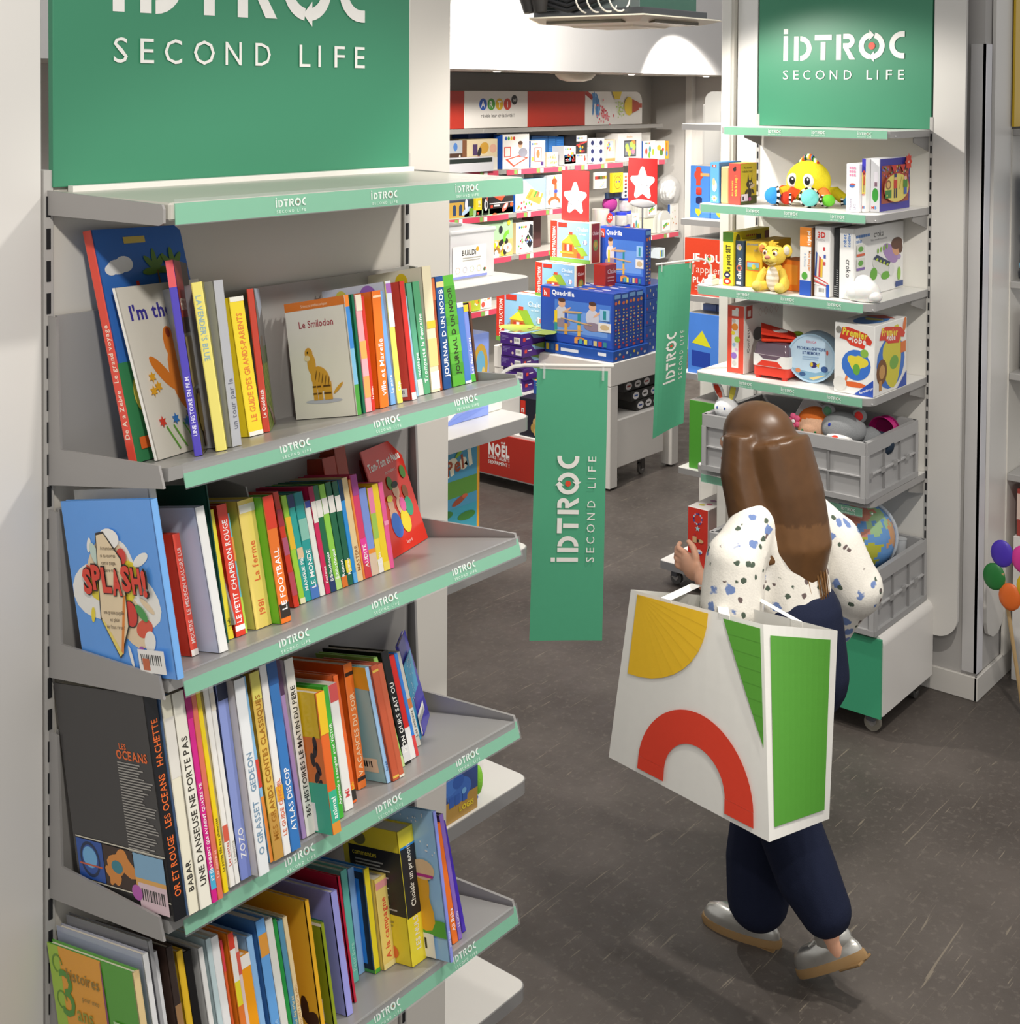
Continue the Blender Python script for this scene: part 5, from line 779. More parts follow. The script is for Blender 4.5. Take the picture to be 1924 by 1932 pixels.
def a_quad(A, w, h, two=True):
    A.rect(w*.02, h*.02, w*.98, h*.98, '2a50b0'); A.rect(w*.2, h*.16, w*.96, h*.78, '4878cc'); A.rect(w*.24, h*.2, w*.92, h*.6, '6c98dc'); A.rect(w*.03, h*.8, w*.13, h*.96, 'c83c34'); A.text('h', w*.05, h*.83, h*.09, 'f4e8e4', .02); A.text('Quadrilla', w*.16, h*.86, h*.085, 'f4f6fa', .03, w*.34)
    for x in ((.3, .72) if two else (.25,)): A.ell(w*x, h*.52, w*.09, h*.16, 'c4c4d0'); A.ell(w*x, h*.36, w*.12, h*.08, '8c7c8c'); A.ell(w*x, h*.72, w*.05, h*.075, 'd8a888'); A.ell(w*x, h*.775, w*.05, h*.04, '54382c'); A.ell(w*(x+.07), h*.6, w*.07, h*.02, 'd8a888', rot=.6)
    for x, c, c2 in ((.34, 'd8a040', '3058b0'), (.52, 'e0b04c', '2c8890'), (.2, '2c8890', 'e8c428')): A.rect(w*x, h*.16, w*(x+.04), h*.36, c); A.rect(w*x, h*.36, w*(x+.04), h*.58, c2)
    A.ell(w*.45, h*.58, w*.14, h*.02, 'c8a478', rot=.05); A.ell(w*.5, h*.42, w*.22, h*.015, 'c8a478', rot=-.1); A.ell(w*.4, h*.24, w*.2, h*.014, 'c8a478', rot=.1); A.ell(w*.55, h*.12, w*.07, h*.03, 'd88838'); A.rect(w*.8, h*.3, w*.97, h*.46, 'e0dcd8'); A.ell(w*.885, h*.38, w*.06, h*.05, 'c8b088'); A.rect(w*.82, h*.5, w*.95, h*.7, '98bce4'); A.rect(w*.865, h*.52, w*.905, h*.68, '2c8890')
    for i, c in enumerate(('e8a050', '48a0b0', 'e8dc50', '4870c8', 'd8c480', 'c83c48', '3c8890')): A.rect(w*(.48+.065*i), h*.03, w*(.525+.065*i), h*.12, c)
def a_qside(A, w, h):
    A.rect(w*.1, h*.9, w*.9, h*.97, '78a8dc'); rd = random.Random(int(w*1e4)); A.ell(w*.3, h*.82, w*.17, h*.03, 'd86848'); A.ell(w*.72, h*.83, w*.15, h*.035, 'e8a050')
    for i in range(11):
        for x in (.25, .7): A.ell(w*(x+rd.uniform(-.08, .08)), h*(.1+.06*i), w*rd.uniform(.06, .16), h*rd.uniform(.008, .022), rd.choice(['d8c8a0', 'c84858', 'e8e4e0', '48a0a8', 'e8c838', 'e8a050', 'd8c8a0']), 8)
    A.rect(w*.55, h*.02, w*.9, h*.06, 'd85848')
def a_qtop(A, w, h): [A.ell(w*(.15+.2*i), h*.5, w*.06, h*.22, c) for i, c in enumerate(('d87858', 'e8e8f0', 'e0a050', 'c8c8e0'))]
gamebox('toy_box', 'flat blue marble run box with white handle slot under the row of four', 'toy box', 6.83, 4.745, .802, .40, .54, .068, '2050a4', {}, {'-x': lambda A, w, h: (A.rect(w*.24, h*.35, w*.5, h*.65, 'd8dce4'), [A.rect(w*(.02+.07*i), h*.3, w*(.065+.07*i), h*.9, c) for i, c in enumerate(('e8d040', '3c78b8', 'e0a858'))], A.rect(w*.78, h*.45, w*.9, h*.75, 'e0e4ec')), '-y': lambda A, w, h: [A.ell(w*(.08+.1*i), h*(.3+.3*(i % 2)), w*.03, h*.13, c, 8) for i, c in enumerate(('e08050', 'd0c8a0', 'c84040', 'e8e4e0', '48a0a8', 'e8c838', 'd0c8a0', 'c84858', 'e0e0e0'))]})
for i in range(4): gamebox('toy_box', 'blue marble run box with two boys, %s from left in the row of four' % ('first', 'second', 'third', 'fourth')[i], 'toy box', 6.86+.083*i, 4.765, .872, .081, .581-.01*i, .355-.004*(i % 2), QB, {}, {'-x': a_quad, '-y': a_qside, '+z': a_qtop} if i == 0 else {'-y': a_qside, '+z': a_qtop})
for i in range(5): gamebox('toy_box', 'blue marble run box lying flat, %s of the pile behind the row of four' % ('bottom', 'second lowest', 'middle', 'second highest', 'top')[i], 'toy box', 7.21, 4.76, .802+.0865*i, .36, .36, .0855, '2c56ac', {}, {'-y': lambda A, w, h: [A.ell(w*(.06+.1*k), h*(.3+.35*(k % 2)), w*.018, h*.12, c, 8) for k, c in enumerate(('c84858', 'd0c8a0', 'e8e4e0', '48a0a8', 'd0c8a0', 'e8c838', 'e8e4e0', 'c84040', 'd8c8a0'))]})
gamebox('toy_box', 'upright blue marble run box with one boy, topmost on the pile', 'toy box', 7.225, 4.775, 1.237, .068, .365, .365, '2a4ca4', {}, {'-x': lambda A, w, h: a_quad(A, w, h, False), '-y': a_qside, '+z': a_qtop})
def starsign(x, y, z, w, h, label, pole, t1, t2, side):
    t = thing('price_sign', label, 'sign', (x, y, z)); zb = pole
    b = MB(); b.box(0, -w/2, zb, .004, w/2, zb+h, 'cc2c2c'); p = b.build('sign_plate', PLAST, t)
    b = MB(); A = Art(b, (-.0002, w/2, zb), (0, -1, 0), (0, 0, 1)); cx, cy = w/2, h*.44; P = []
    for i in range(10):
        rr, aa = (w*.44 if i % 2 == 0 else w*.25), math.radians(90+36*i); n0 = 5 if i % 2 == 0 else 1
        for k in range(n0):
            o = (k-(n0-1)/2)*.07; P.append((cx+rr*(1-abs(o)*.4)*math.cos(aa+o), cy+rr*1.15*(1-abs(o)*.4)*math.sin(aa+o)))
    A.poly(P, 'f2f0f0'); t1(A, w, h); b.build('star_print', PAPER, p)
    if pole: b = MB(); b.tube([(.002, 0, 0), (.002, 0, zb)], .006, 'a8a8aa', 8); b.build('pole', STEEL, t, True); b = MB(); b.ball((.002, 0, zb), (.012, w*.46, .03), '98989a', 16, 8); b.build('sign_base', PLAST, t, True)
starsign(7.13, 5.272, 1.633, .224, .335, 'red card with white star priced 32 euros on the chalet boxes', 0, lambda A, w, h: (A.text('32', w*.22, h*.32, h*.1, '3c3c44', 0, w*.2), A.text('\u20ac', w*.6, h*.36, h*.08, '3c3c44', 0), A.text('99', w*.62, h*.26, h*.055, '3c3c44', 0)), None, 0)
starsign(7.60, 5.05, .802, .235, .31, 'red card with white star priced 34 euros on a grey pole', .93, lambda A, w, h: (A.text('Quadrilla', w*.5, h*.56, h*.03, '4c4044', 0, w*.3, 'c'), A.text('34\u20ac99', w*.5, h*.37, h*.07, '3c3c44', 0, w*.36, 'c')), None, 0)
# ================================================================ craft wall at the back
cw = thing('wall_shelving', 'long back wall shelving with red and white header and pink price strips', 'shelving', (9.3, 7.28, 0))
b = wmb(cw); b.box(7.2, 7.26, .1, 10.6, 7.295, 2.25, 'c9c5bc'); b.build('back_panel', LAM, cw)
for i, (x0, x1, c) in enumerate(((7.3, 7.9, 'b43426'), (7.9, 8.7, 'e4e0da'), (8.7, 9.51, 'b43426'), (9.51, 10.41, 'e9e6e1'))):
    b = wmb(cw)
    if i < 3: b.box(x0, 6.93, 2.195, x1-.002, 6.945, 2.492, c, .002)
    else: b.prism([(x0, 6.93, 2.195), (x1, 6.93, 2.195)]+[(x1-.1+.1*math.cos(math.radians(a)), 6.93, 2.392+.1*math.sin(math.radians(a))) for a in range(0, 91, 15)]+[(x0, 6.93, 2.492)], (0, .015, 0), c)
    hp = b.build('header_panel', LAM, cw); b = wmb(cw); A = Art(b, (x0, 6.93, 2.195), (1, 0, 0), (0, 0, 1))
    if i == 1:
        for k, (ch, c2) in enumerate(zip('ARTi', ('2c5cb8', '4c9c3c', 'e0b428', 'c84030'))): A.ell(.225+.102*k, .19, .048, .048, c2, 22); A.text(ch, .225+.102*k, .165, .05, 'f4f2ee', .02, .06, 'c')
        A.ell(.62, .225, .04, .04, '2c2a2a', 20); A.text('bul', .62, .212, .026, 'f4f2ee', .01, .05, 'c'); A.text('r\u00e9v\u00e8le leur cr\u00e9ativit\u00e9 !', .2, .085, .03, '4c4844', .01, .44); b.build('header_lettering', PAPER, hp)
    if i == 3:
        A.poly([(.0, .27), (.1, .22), (.12, .26), (.04, .297), (0, .297)], 'a83028'); rd = random.Random(5)
        for k in range(14): A.ell(.12+rd.uniform(-.01, .09), .17+rd.uniform(-.06, .07), .014, .06, rd.choice(['5890c8', '6ca0d4', '4880bc']), 8, rot=rd.uniform(-.3, .5))
        for k in range(40): A.ell(.29+rd.gauss(0, .05), .09+rd.gauss(0, .04), rd.uniform(.006, .018), rd.uniform(.006, .016), rd.choice(['c83c48', 'd86068', 'e08890']), 7)
        for k in range(24): A.ell(.54+rd.gauss(0, .03), .15+rd.gauss(0, .04), rd.uniform(.006, .014), .009, rd.choice(['b8cc70', 'a8c458', 'd0dc98']), 7)
        A.ell(.67, .165, .075, .085, 'e4c428', 20); A.poly([(.72, .1), (.83, .13), (.83, .2), (.72, .23)], 'b44830'); A.rect(.83, .15, .88, .19, 'b44830'); A.poly([(.4, .297), (.55, .297), (.52, .23), (.44, .23)], 'e4c83c'); b.build('header_print', PAPER, hp)
for zt, y0, xs in ((2.19, 6.9, (7.3, 8.1, 9.0, 9.9, 10.73)), (1.85, 6.9, (7.3, 8.33, 9.26, 10.1, 10.8)), (1.49, 6.9, (7.3, 8.46, 9.4)), (1.142, 6.9, (7.3, 8.5, 9.4, 10.3, 11.06)), (.738, 6.88, (7.3, 8.4, 9.4))):
    for x0, x1 in zip(xs, xs[1:]):
        b = wmb(cw); b.box(x0, y0, zt-.035, x1-.004, 7.255, zt, 'c6c2bc', 0, {'-y': '9b9894'}); sh = b.build('shelf', METAL, cw)
        if zt < 2.1:
            b = wmb(cw); b.box(x0+.06, y0-.006, zt-.044, x1-.05, y0-.001, zt-.002, 'd84a62'); b.build('price_strip', PLAST, sh); b = wmb(cw); A = Art(b, (x0, y0-.006, zt-.044), (1, 0, 0), (0, 0, 1)); k = .2
            while k < x1-x0-.1: A.rect(k, .002, k+.042, .04, 'ece8e6'); (A.star(k-.04, .02, .016, 'f2e8ea') if int(k*100) % 2 else A.rect(k-.05, .003, k-.008, .039, '84b458')); k += .3
            b.build('price_tags', PAPER, sh)
def wart(k):
    R = random.Random(sum(map(ord, k or 'x')))
    def dots(A, cols, x0, y0, x1, y1, n, s): [A.ell(w_*R.uniform(x0, x1), h_*R.uniform(y0, y1), s, s, R.choice(cols), 9) for _ in range(n)]
    def fn(A, w, h):
        global w_, h_; w_, h_ = w, h
        if k == 'farm': A.rect(0, h*.6, w*.75, h, 'b0b4b8'); A.rect(0, h*.1, w*.75, h*.6, '4c3424'); A.ell(w*.35, h*.8, h*.1, h*.13, '4c7cc0'); A.ell(w*.6, h*.4, w*.06, h*.16, 'e0d8c8'); A.rect(w*.75, 0, w, h, '7c5034'); A.rect(w*.76, 0, w, h*.3, 'a890d0'); A.rect(0, 0, w*.6, h*.06, 'd8b040')
        elif k == 'dog': A.rect(0, 0, w, h*.4, 'dcd8cc'); A.ell(w*.55, h*.72, w*.16, h*.18, 'c89838', rot=.3); A.ell(w*.4, h*.6, w*.06, h*.16, '2c2a30', rot=-.4); A.ell(w*.85, h*.7, w*.12, h*.14, 'd8a890'); A.rect(w*.18, h*.5, w*.33, h*.85, '4c3860'); A.ell(w*.62, h*.36, w*.06, h*.08, '58a038'); A.ell(w*.36, h*.4, w*.05, h*.08, 'e06038')
        elif k == 'tray': A.rect(0, h*.62, w*.97, h*.92, '26302c')
        elif k in ('board', 'frame'):
            for i, c in enumerate(('2c5cb8', '4c9c3c', 'e0b428', 'c84030')): A.ell(w*(.12+.1*i), h*.88, w*.045, w*.045, c, 12)
            if k == 'board': A.rect(w*.05, h*.34, w*.3, h*.64, 'd8503c'); A.rect(w*.08, h*.37, w*.27, h*.61, 'ece8e0'); A.poly([(w*.1, h*.28), (w*.4, h*.05), (w*.98, h*.3), (w*.6, h*.38)], 'd8503c'); A.poly([(w*.2, h*.27), (w*.42, h*.1), (w*.85, h*.29), (w*.58, h*.34)], 'd8e0d8'); A.ell(w*.66, h*.68, w*.08, h*.09, 'd8a888'); A.ell(w*.66, h*.74, w*.085, h*.06, '5c4030'); A.ell(w*.76, h*.46, w*.17, h*.14, '8c8c98')
            else: A.rect(w*.25, h*.2, w*.75, h*.75, 'c84438'); A.rect(w*.29, h*.23, w*.71, h*.72, 'f0ece4'); A.ell(w*.5, h*.5, w*.12, h*.16, 'c87848'); A.rect(w*.7, h*.05, w*.9, h*.2, '4c3070'); A.rect(w*.05, h*.25, w*.2, h*.4, 'e8d040')
        elif k == 'blue': A.lines(w*.1, h*.85, w*.8, h*.07, 10, '3c80c8', 2)
        elif k == 'beads': dots(A, ['d8a878', 'f0e4d0', 'c09058', 'e8d8a0'], .15, .2, .85, .8, 22, w*.06)
        elif k in ('balls', 'balls2', 'dark'):
            if k == 'dark': A.rect(0, h*.68, w, h, 'efece8'); A.poly([(0, h*.5), (w, h*.7), (w, h*.62), (0, h*.42)], 'c83c38')
            for i, c in enumerate(('2c5cb8', '4c9c3c', 'e0b428', 'c84030')): A.ell(w*(.14+.13*i), h*.85, w*.055, w*.06, c, 10)
            if k == 'balls2': A.ell(w*.8, h*.5, w*.09, h*.2, 'c84838'); A.ell(w*.78, h*.75, w*.06, h*.12, '7c4830'); A.lines(w*.1, h*.5, w*.5, h*.15, 2, 'c4bcb4')
            else: dots(A, ['c83c30', '2c88b8', 'e8a030', '8c2838'], .15, .12, .85, .62, 9, w*.08)
        elif k == 'pot': A.rect(w*.05, h*.05, w*.95, h*.8, 'f0f0f2'); A.ell(w*.55, h*.42, w*.2, h*.3, '242c60')
        elif k == 'easel': A.rect(w*.1, h*.55, w*.8, h*.95, 'b8c0c8'); dots(A, ['d05848', 'e8c040', '4880b0'], .15, .5, .5, .9, 8, w*.08); A.rect(0, h*.05, w, h*.18, 'a88850'); A.rect(w*.2, h*.2, w*.9, h*.5, 'e8e0d0')
        elif k == 'window': A.text('doudou', w*.35, h*.84, h*.08, 'd8a050', .01, w*.4); A.rect(w*.24, h*.16, w*.76, h*.74, '34343c'); A.rect(w*.27, h*.2, w*.73, h*.7, '707880'); dots(A, ['e8d840', 'e888a0', '78b8e0', 'b8d860', 'e89848'], .33, .26, .68, .66, 12, w*.075)
        elif k == 'leaf':
            for i, c in enumerate(('2c5cb8', '4c9c3c', 'e0b428', 'c84030')): A.ell(w*(.2+.1*i), h*.86, w*.04, w*.04, c, 10)
            for x, y, c in ((.25, .45, 'c84838'), (.55, .55, '3c98a0'), (.5, .25, '7cb040'), (.8, .4, 'b8c838')): A.ell(w*x, h*y, w*.09, h*.17, c)
        elif k == 'paint': A.ell(w*.35, h*.62, w*.22, h*.15, 'e8c030'); A.ell(w*.6, h*.36, w*.2, h*.18, '5c8830'); A.ell(w*.78, h*.52, w*.12, h*.1, 'c83c30')
        elif k == 'pencil': A.rect(w*.35, h*.45, w*.65, h*.9, 'd06030'); A.ell(w*.5, h*.3, w*.26, h*.17, '3c80d0')
        elif k == 'castle':
            A.rect(0, 0, w*.62, h*.75, 'c8a048')
            for x in (.15, .4): A.rect(w*x, h*.1, w*(x+.13), h*.5, '2c4468'); A.ell(w*(x+.065), h*.5, w*.065, h*.14, '2c4468')
            A.ell(w*.7, h*.3, w*.2, h*.12, 'b8d0ec', rot=.5); A.ell(w*.7, h*.6, w*.06, h*.3, 'e0e4f0'); A.rect(w*.82, h*.05, w, h*.4, '74a030'); A.rect(w*.82, h*.5, w, h*.85, '38482c')
        elif k == 'ybox': A.rect(w*.15, h*.05, w*.5, h*.2, 'd84830'); A.text('ME', w*.75, h*.5, w*.4, 'f8f4e0', .02, h*.4, rot=PI/2)
        elif k == 'robot': A.ell(w*.5, h*.5, w*.3, h*.3, 'd8d8da'); A.ell(w*.6, h*.5, w*.15, h*.15, '3c3c40'); A.rect(w*.6, h*.7, w*.8, h*.95, 'c85848')
        elif k == 'race': A.rect(0, h*.5, w, h*.54, 'dcdcde'); A.poly([(w*.1, h*.9), (w*.5, h*.6), (w*.7, h*.95), (w*.4, h)], 'd8502c'); A.ell(w*.65, h*.3, w*.16, h*.14, 'd86858', rot=.7); A.ell(w*.68, h*.36, w*.1, h*.08, 'e8e4e0', rot=.7); A.rect(w*.05, h*.3, w*.14, h*.44, 'd84830'); A.rect(w*.18, h*.36, w*.42, h*.45, 'd0d0d0'); A.ell(w*.93, h*.4, w*.07, h*.1, 'e85c30')
        elif k == 'artset': A.rect(0, 0, w*.98, h*.97, 'f2f2f0'); A.poly([(w*.3, h*.98), (w*.98, h*.98), (w*.98, h*.3)], '9cccec'); A.poly([(w*.5, h*.7), (w*.92, h*.5), (w*.8, h*.15), (w*.32, h*.4)], 'd8a850'); [A.poly([(w*(.4+.09*i), h*(.42+.07*0)), (w*(.45+.09*i), h*(.4)), (w*(.58+.07*i), h*.62-h*.02*i), (w*(.53+.07*i), h*.64-h*.02*i)], c) for i, c in enumerate(('e89838', 'f0d850', '58a048', 'e87858', 'f0f0f0'))]; dots(A, ['d84858', '68b040', 'e89838', '5878c8'], .08, .06, .6, .3, 9, w*.03)
        elif k == 'giraffe': A.ell(w*.4, h*.2, w*.34, h*.15, 'e06838'); A.ell(w*.42, h*.14, w*.24, h*.11, 'f4f2ee'); A.rect(w*.42, h*.3, w*.56, h*.72, 'e06838'); A.ell(w*.42, h*.8, w*.15, h*.1, 'd8502c'); A.ell(w*.42, h*.92, w*.05, h*.04, 'e8b030'); [A.rect(w*(.14+.08*i), h*.38, w*(.16+.08*i), h*.56, '6c6c74') for i in range(3)]; A.ell(w*.5, h*.5, w*.1, h*.06, '4858b0'); A.ell(w*.94, h*.05, w*.04, h*.03, '88a838')
        elif k == 'pencils': A.rect(0, h*.58, w, h*.78, '302824'); [A.rect(w*(.03+.2*i), h*.59, w*(.2+.2*i), h*.77, c) for i, c in enumerate(('b83028', '6c2c24', '58702c', '8c6428', 'c8a030'))]; [A.poly([(w*(.35+.12*i), h*.08), (w*(.42+.12*i), h*.08), (w*(.9+.0*i), h*(.45-.14*i)), (w*.85, h*(.45-.14*i))], c) for i, c in enumerate(('e8c830', '3c70c0', 'd84838'))]
        elif k == 'cat': A.ring(w*.5, h*.5, w*.3, w*.33, 0, 360, '94641c', 20); [A.ell(w*x, h*.55, w*.07, h*.05, '5048a0') for x in (.37, .63)]; [A.ring(w*x, h*.8, w*.06, w*.09, 0, 200, '94641c', 8) for x in (.27, .73)]; A.ell(w*.5, h*.42, w*.03, h*.02, '94641c')
        elif k == 'dots': [A.ell(w*.5, h*(.1+.15*i), w*.28, h*.055, c) for i, c in enumerate(('34384c', '28304c', '603040', '8c3038', 'c8463c', 'd87858'))]
        elif k == 'bricks': A.rect(0, h*.0, w, h*.34, 'c8b878'); dots(A, ['e8c828', '302c2c', 'f0f0ec', 'a87838'], .62, .03, .9, .3, 26, w*.03); A.ring(w*.93, h*.35, w*.05, w*.09, 90, 200, '78c838', 10); A.ell(w*.93, h*.68, w*.025, h*.06, 'e8c030'); A.ell(w*.8, h*.55, w*.03, h*.08, '282c30'); A.ell(w*.82, h*.82, w*.04, h*.05, '3c4450'); A.ell(w*.92, h*.16, w*.06, h*.1, 'f0e4d0'); A.text('9-', w*.92, h*.12, h*.08, 'c84838', .02, w*.08, 'c'); A.text('CLASSIC', w*.4, h*.86, h*.07, '40443c', .01, w*.22); A.ell(w*.7, h*.86, w*.04, h*.05, 'd86838')
        elif k == 'case': A.rect(w*.1, h*.02, w*.97, h*.95, 'f2f0ea'); A.poly([(w*.5, h*.4), (w*.7, h*.62), (w*.98, h*.3), (w*.82, h*.12)], '24242a'); A.poly([(w*.72, h*.66), (w*.82, h*.92), (w*.98, h*.88), (w*.98, h*.4)], '24242a'); dots(A, ['e0b040', 'c870b0', '6890e0', 'e8e8e8', '70b050'], .6, .3, .9, .5, 9, w*.04); dots(A, ['d84858', '68b040', 'e89838', '5878c8'], .14, .1, .45, .6, 8, w*.04); [A.ell(w*(.2+.12*i), h*.85, w*.05, w*.05, c, 10) for i, c in enumerate(('2c5cb8', '4c9c3c', 'e0b428', 'c84030'))]
        elif k == 'fruit': A.ell(w*.5, h*.5, w*.3, h*.2, 'e0b030'); dots(A, ['d86038', 'f4f0e0', '58a038'], .2, .2, .8, .8, 7, w*.1)
        elif k == 'toys': dots(A, ['d84838', '48a048', '302c2c', 'e8b030'], .15, .45, .9, .9, 9, w*.06); A.ell(w*.2, h*.25, w*.16, h*.16, 'e05848')
        elif k == 'tubes': [A.rect(w*(.15+.22*i), h*.15, w*(.32+.22*i), h*.8, c) for i, c in enumerate(('e0d848', '3c78c8', '48a058'))]
    return fn
for nm, lb, ct, x, y, z, dx, dy, dz, c, fc, art in WALLBOX: gamebox(nm, lb, ct, x, y, z, dx, dy, dz, c, fc, {'-y': wart(art)} if art else None, bev=.001)
def jar(x, y, z, rr, h, lid, body, label, fill):
    t = thing('craft_jar', label, 'jar', (x, y, z)); b = MB(); b.lathe([(rr*.96, 0), (rr, .004), (rr, h*.74), (rr*.8, h*.8)], (0, 0, 0), body, 16); b.build('jar_body', TRANSL, t, True)
    b = MB(); b.lathe([(rr*.92, h*.78), (rr*.92, h), (rr*.85, h*1.005), (0, h*1.005)], (0, 0, 0), lid, 16); b.build('jar_lid', PLAST, t, True)
    b = MB(); rd = random.Random(int(x*999+z*77))
    for i in range(14): a = rd.uniform(0, 6.3); q = rr*.7*math.sqrt(rd.random()); b.ball((q*math.cos(a), q*math.sin(a), h*rd.uniform(.12, .65)), rr*.22, rd.choice(fill), 6, 4)
    b.build('contents', PLAST, t, kind='stuff')
FI = ['d89878', 'b86848', 'e8d8c8', '703828', 'f0e8e0']; FI2 = ['5048a0', '88a8d8', 'c8a040', '8870b8']
for i, (x, y, z, l, fi) in enumerate(((10.19, 6.97, 1.395, 'at the top of the pile', FI), (9.95, 6.97, 1.27, 'upper left of the four in two rows', ['f0eeea']), (10.08, 6.93, 1.27, 'upper middle of the pile', FI), (10.21, 6.97, 1.272, 'upper right of the pile', ['8cb048', 'e8d8c8', '4878b0']), (10.07, 6.97, 1.145, 'lower left of the pile', FI), (10.2, 6.97, 1.145, 'lower right of the pile', FI2))): jar(x, y, z, .058, .122, '3444c8', 'eae8e6', 'clear craft jar with blue lid, '+l, fi)
t = thing('pencil_tub', 'clear tub of long coloured sticks with a red discount dot', 'tub', (9.80, 6.96, 1.145)); b = MB(); b.lathe([(.08, 0), (.082, .12), (.075, .125), (.078, .13), (.08, .29)], (0, 0, 0), 'eceae6', 18); b.build('tub', TRANSL, t, True)
b = MB(); rd = random.Random(2)
for i in range(24): a = rd.uniform(0, 6.3); b.tube([(.05*math.cos(a), .05*math.sin(a), .14), (.065*math.cos(a+.5), .065*math.sin(a+.5), .285)], .004, rd.choice(['e8c840', 'e89080', 'a8c860', 'e8e0d0', '9c80c0']), 5)
for i in range(16): a = rd.uniform(0, 6.3); b.tube([(.06*math.cos(a), .06*math.sin(a), .01), (.065*math.cos(a), .065*math.sin(a), .115)], .004, rd.choice(['9078b0', 'c888a0', '88b0b0', 'e8e0e0']), 5)
b.build('sticks', PLAST, t, kind='stuff'); b = MB(); A = Art(b, (.02, -.087, .215), (1, 0, 0), (0, 0, 1)); A.ell(0, 0, .045, .045, 'd0302c'); A.text('-20', 0, -.014, .03, 'f4eeee', .02, .06, 'c'); b.build('discount_dot', PAPER, t)
b = MB(); b.ball((0, 0, .07), (.10, .05, .075), 'a83c88', 16, 10); o = b.build('felt_bag', FAB, None, True, label='purple felt bag standing left of the topmost craft jar', cat='bag'); o.location = (10.0, 7.0, 1.395)
def caddy(x, y, z, n, label):
    t = thing('carry_case', label, 'case', (x, y, z))
    for i in range(n):
        b = MB(); W2 = .1; P = [(-W2, 0, 0), (W2, 0, 0), (W2, 0, .11)]+[(W2*math.cos(math.radians(a))*1., 0, .11+.1*math.sin(math.radians(a))) for a in range(15, 180, 15)]+[(-W2, 0, .11)]
        P = [(p[0]-.035*i, .035*i, p[2]) for p in P]; b.prism(P, (0, .03, 0), 'f0efe9'); b.build('clear_case', TRANSL, t)
    b = MB(); A = Art(b, (-.06, -.001, .02), (1, 0, 0), (0, 0, 1)); A.rect(0, 0, .14, .1, 'f8f6f2'); A.poly([(.03, .02), (.1, .05), (.09, .08), (.02, .05)], '58b048'); A.poly([(.05, .03), (.12, .055), (.115, .065), (.045, .045)], 'e8d838')
    for i, c in enumerate(('d84838', '4070c8', 'e8a030')): A.ell(.03+.04*i, .025+.02*i, .008, .008, c)
    b.build('case_label', PAPER, t)
caddy(10.64, 6.97, 1.30, 4, 'stacked white carry cases with craft print, upper group'); caddy(10.83, 6.93, 1.145, 4, 'row of white carry cases with craft print, lower group')
gamebox('toy_box', 'pale crate supporting the upper white carry cases', 'toy box', 10.5, 6.98, 1.145, .24, .18, .15, 'e4e2cc')
gamebox('craft_pack', 'tall white patterned card pack with blue edge, last on the shelf', 'craft pack', 10.96, 6.96, 1.145, .15, .03, .26, 'f2efea', {'-x': '2c58a8'}, {'-y': lambda A, w, h: [A.ell(w*x, h*y, w*.05, h*.03, c) for x, y, c in ((.3, .7, 'd8a0b0'), (.6, .5, 'e07858'), (.4, .3, 'd8a060'), (.7, .25, 'c87858'), (.25, .45, 'a8b870'), (.55, .75, 'b8c888'))]})
t = thing('party_pack', 'clear bag of white paper flowers hanging at the end of the rail', 'craft pack', (10.95, 6.95, 1.55)); b = MB()
for i in range(3):
    for k in range(8): b.ball((.03*i+.06*math.cos(PI*k/4), .05*i, .06*math.sin(PI*k/4)-.01*i), (.038, .012, .038), 'f2f1ef', 10, 6)
    b.ball((.03*i, .05*i, -.01*i), (.05, .014, .05), 'f4f3f1', 10, 6)
b.build('paper_flowers', PAPER, t, True, kind='stuff'); b = MB(); b.ball((.03, .04, -.01), (.15, .1, .15), 'ececec', 14, 10); b.build('clear_bag', CLEAR, t, True)
# ================================================================ right toy shelf unit
RX, R0, R1 = 5.36, 2.139, 2.94
ru = thing('toy_shelf_unit', 'tall white shelf unit with green sign board holding second hand toys and grey crates', 'shelf unit', (5.36, 2.54, 0))
RW = lambda: wmb(ru)
b = RW(); b.box(RX, R0+.005, .1, RX+.02, R1-.005, 2.34, 'e4e1da'); b.build('back_panel', LAM, ru)
b = RW(); b.box(RX-.004, R0+.002, 2.35, RX+.012, R1, 3.4, GREEN, .001); sb = b.build('sign_board', LAM, ru)
b = RW(); logo(Art(b, (RX-.0042, 0, 2.35), (0, -1, 0), (0, 0, 1)), -2.818, .287, .11); b.build('sign_lettering', PAPER, sb)
b = RW(); P = [(RX-.003, 2.133, 3.4), (RX-.003, 2.133, .254)]+[(RX-.003, 2.09-.09*math.sin(math.radians(a)), .344-.09*math.cos(math.radians(a))) for a in range(0, 91, 10)]+[(RX-.003, 2.0, 3.4)]
b.prism(P, (.018, 0, 0), 'dad7d2'); b.build('side_panel', LAM, ru)
b = RW(); b.box(RX-.003, R1+.008, .1, RX+.015, 3.05, 3.4, 'e9e7e3', .002); b.build('side_panel', LAM, ru)
b = RW(); b.box(RX-.03, 3.052, 0, RX+.03, 3.066, 3.4, 'c4beb4'); b.box(RX-.035, 3.066, 0, RX+.06, 3.115, 3.4, 'dedbd4', .003); b.build('end_post', LAM, ru)
for y in (R0-.003, R1-.003):
    b = RW(); b.box(RX-.005, y-.004, .05, RX+.02, y+.010, 2.40, 'b9b6b2'); up = b.build('upright', METAL, ru); b = RW()
    for k in range(45): b.box(RX-.0062, y-.0005, .1+k*.05, RX-.004, y+.0065, .132+k*.05, '17171a')
    b.build('slot', RUB, up)
RYS = ((2.690, 2.493, 2.293), (2.688, 2.518, 2.319), (2.723, 2.523, 2.323), (2.71, 2.52, 2.32), (2.70, 2.42, 2.262))
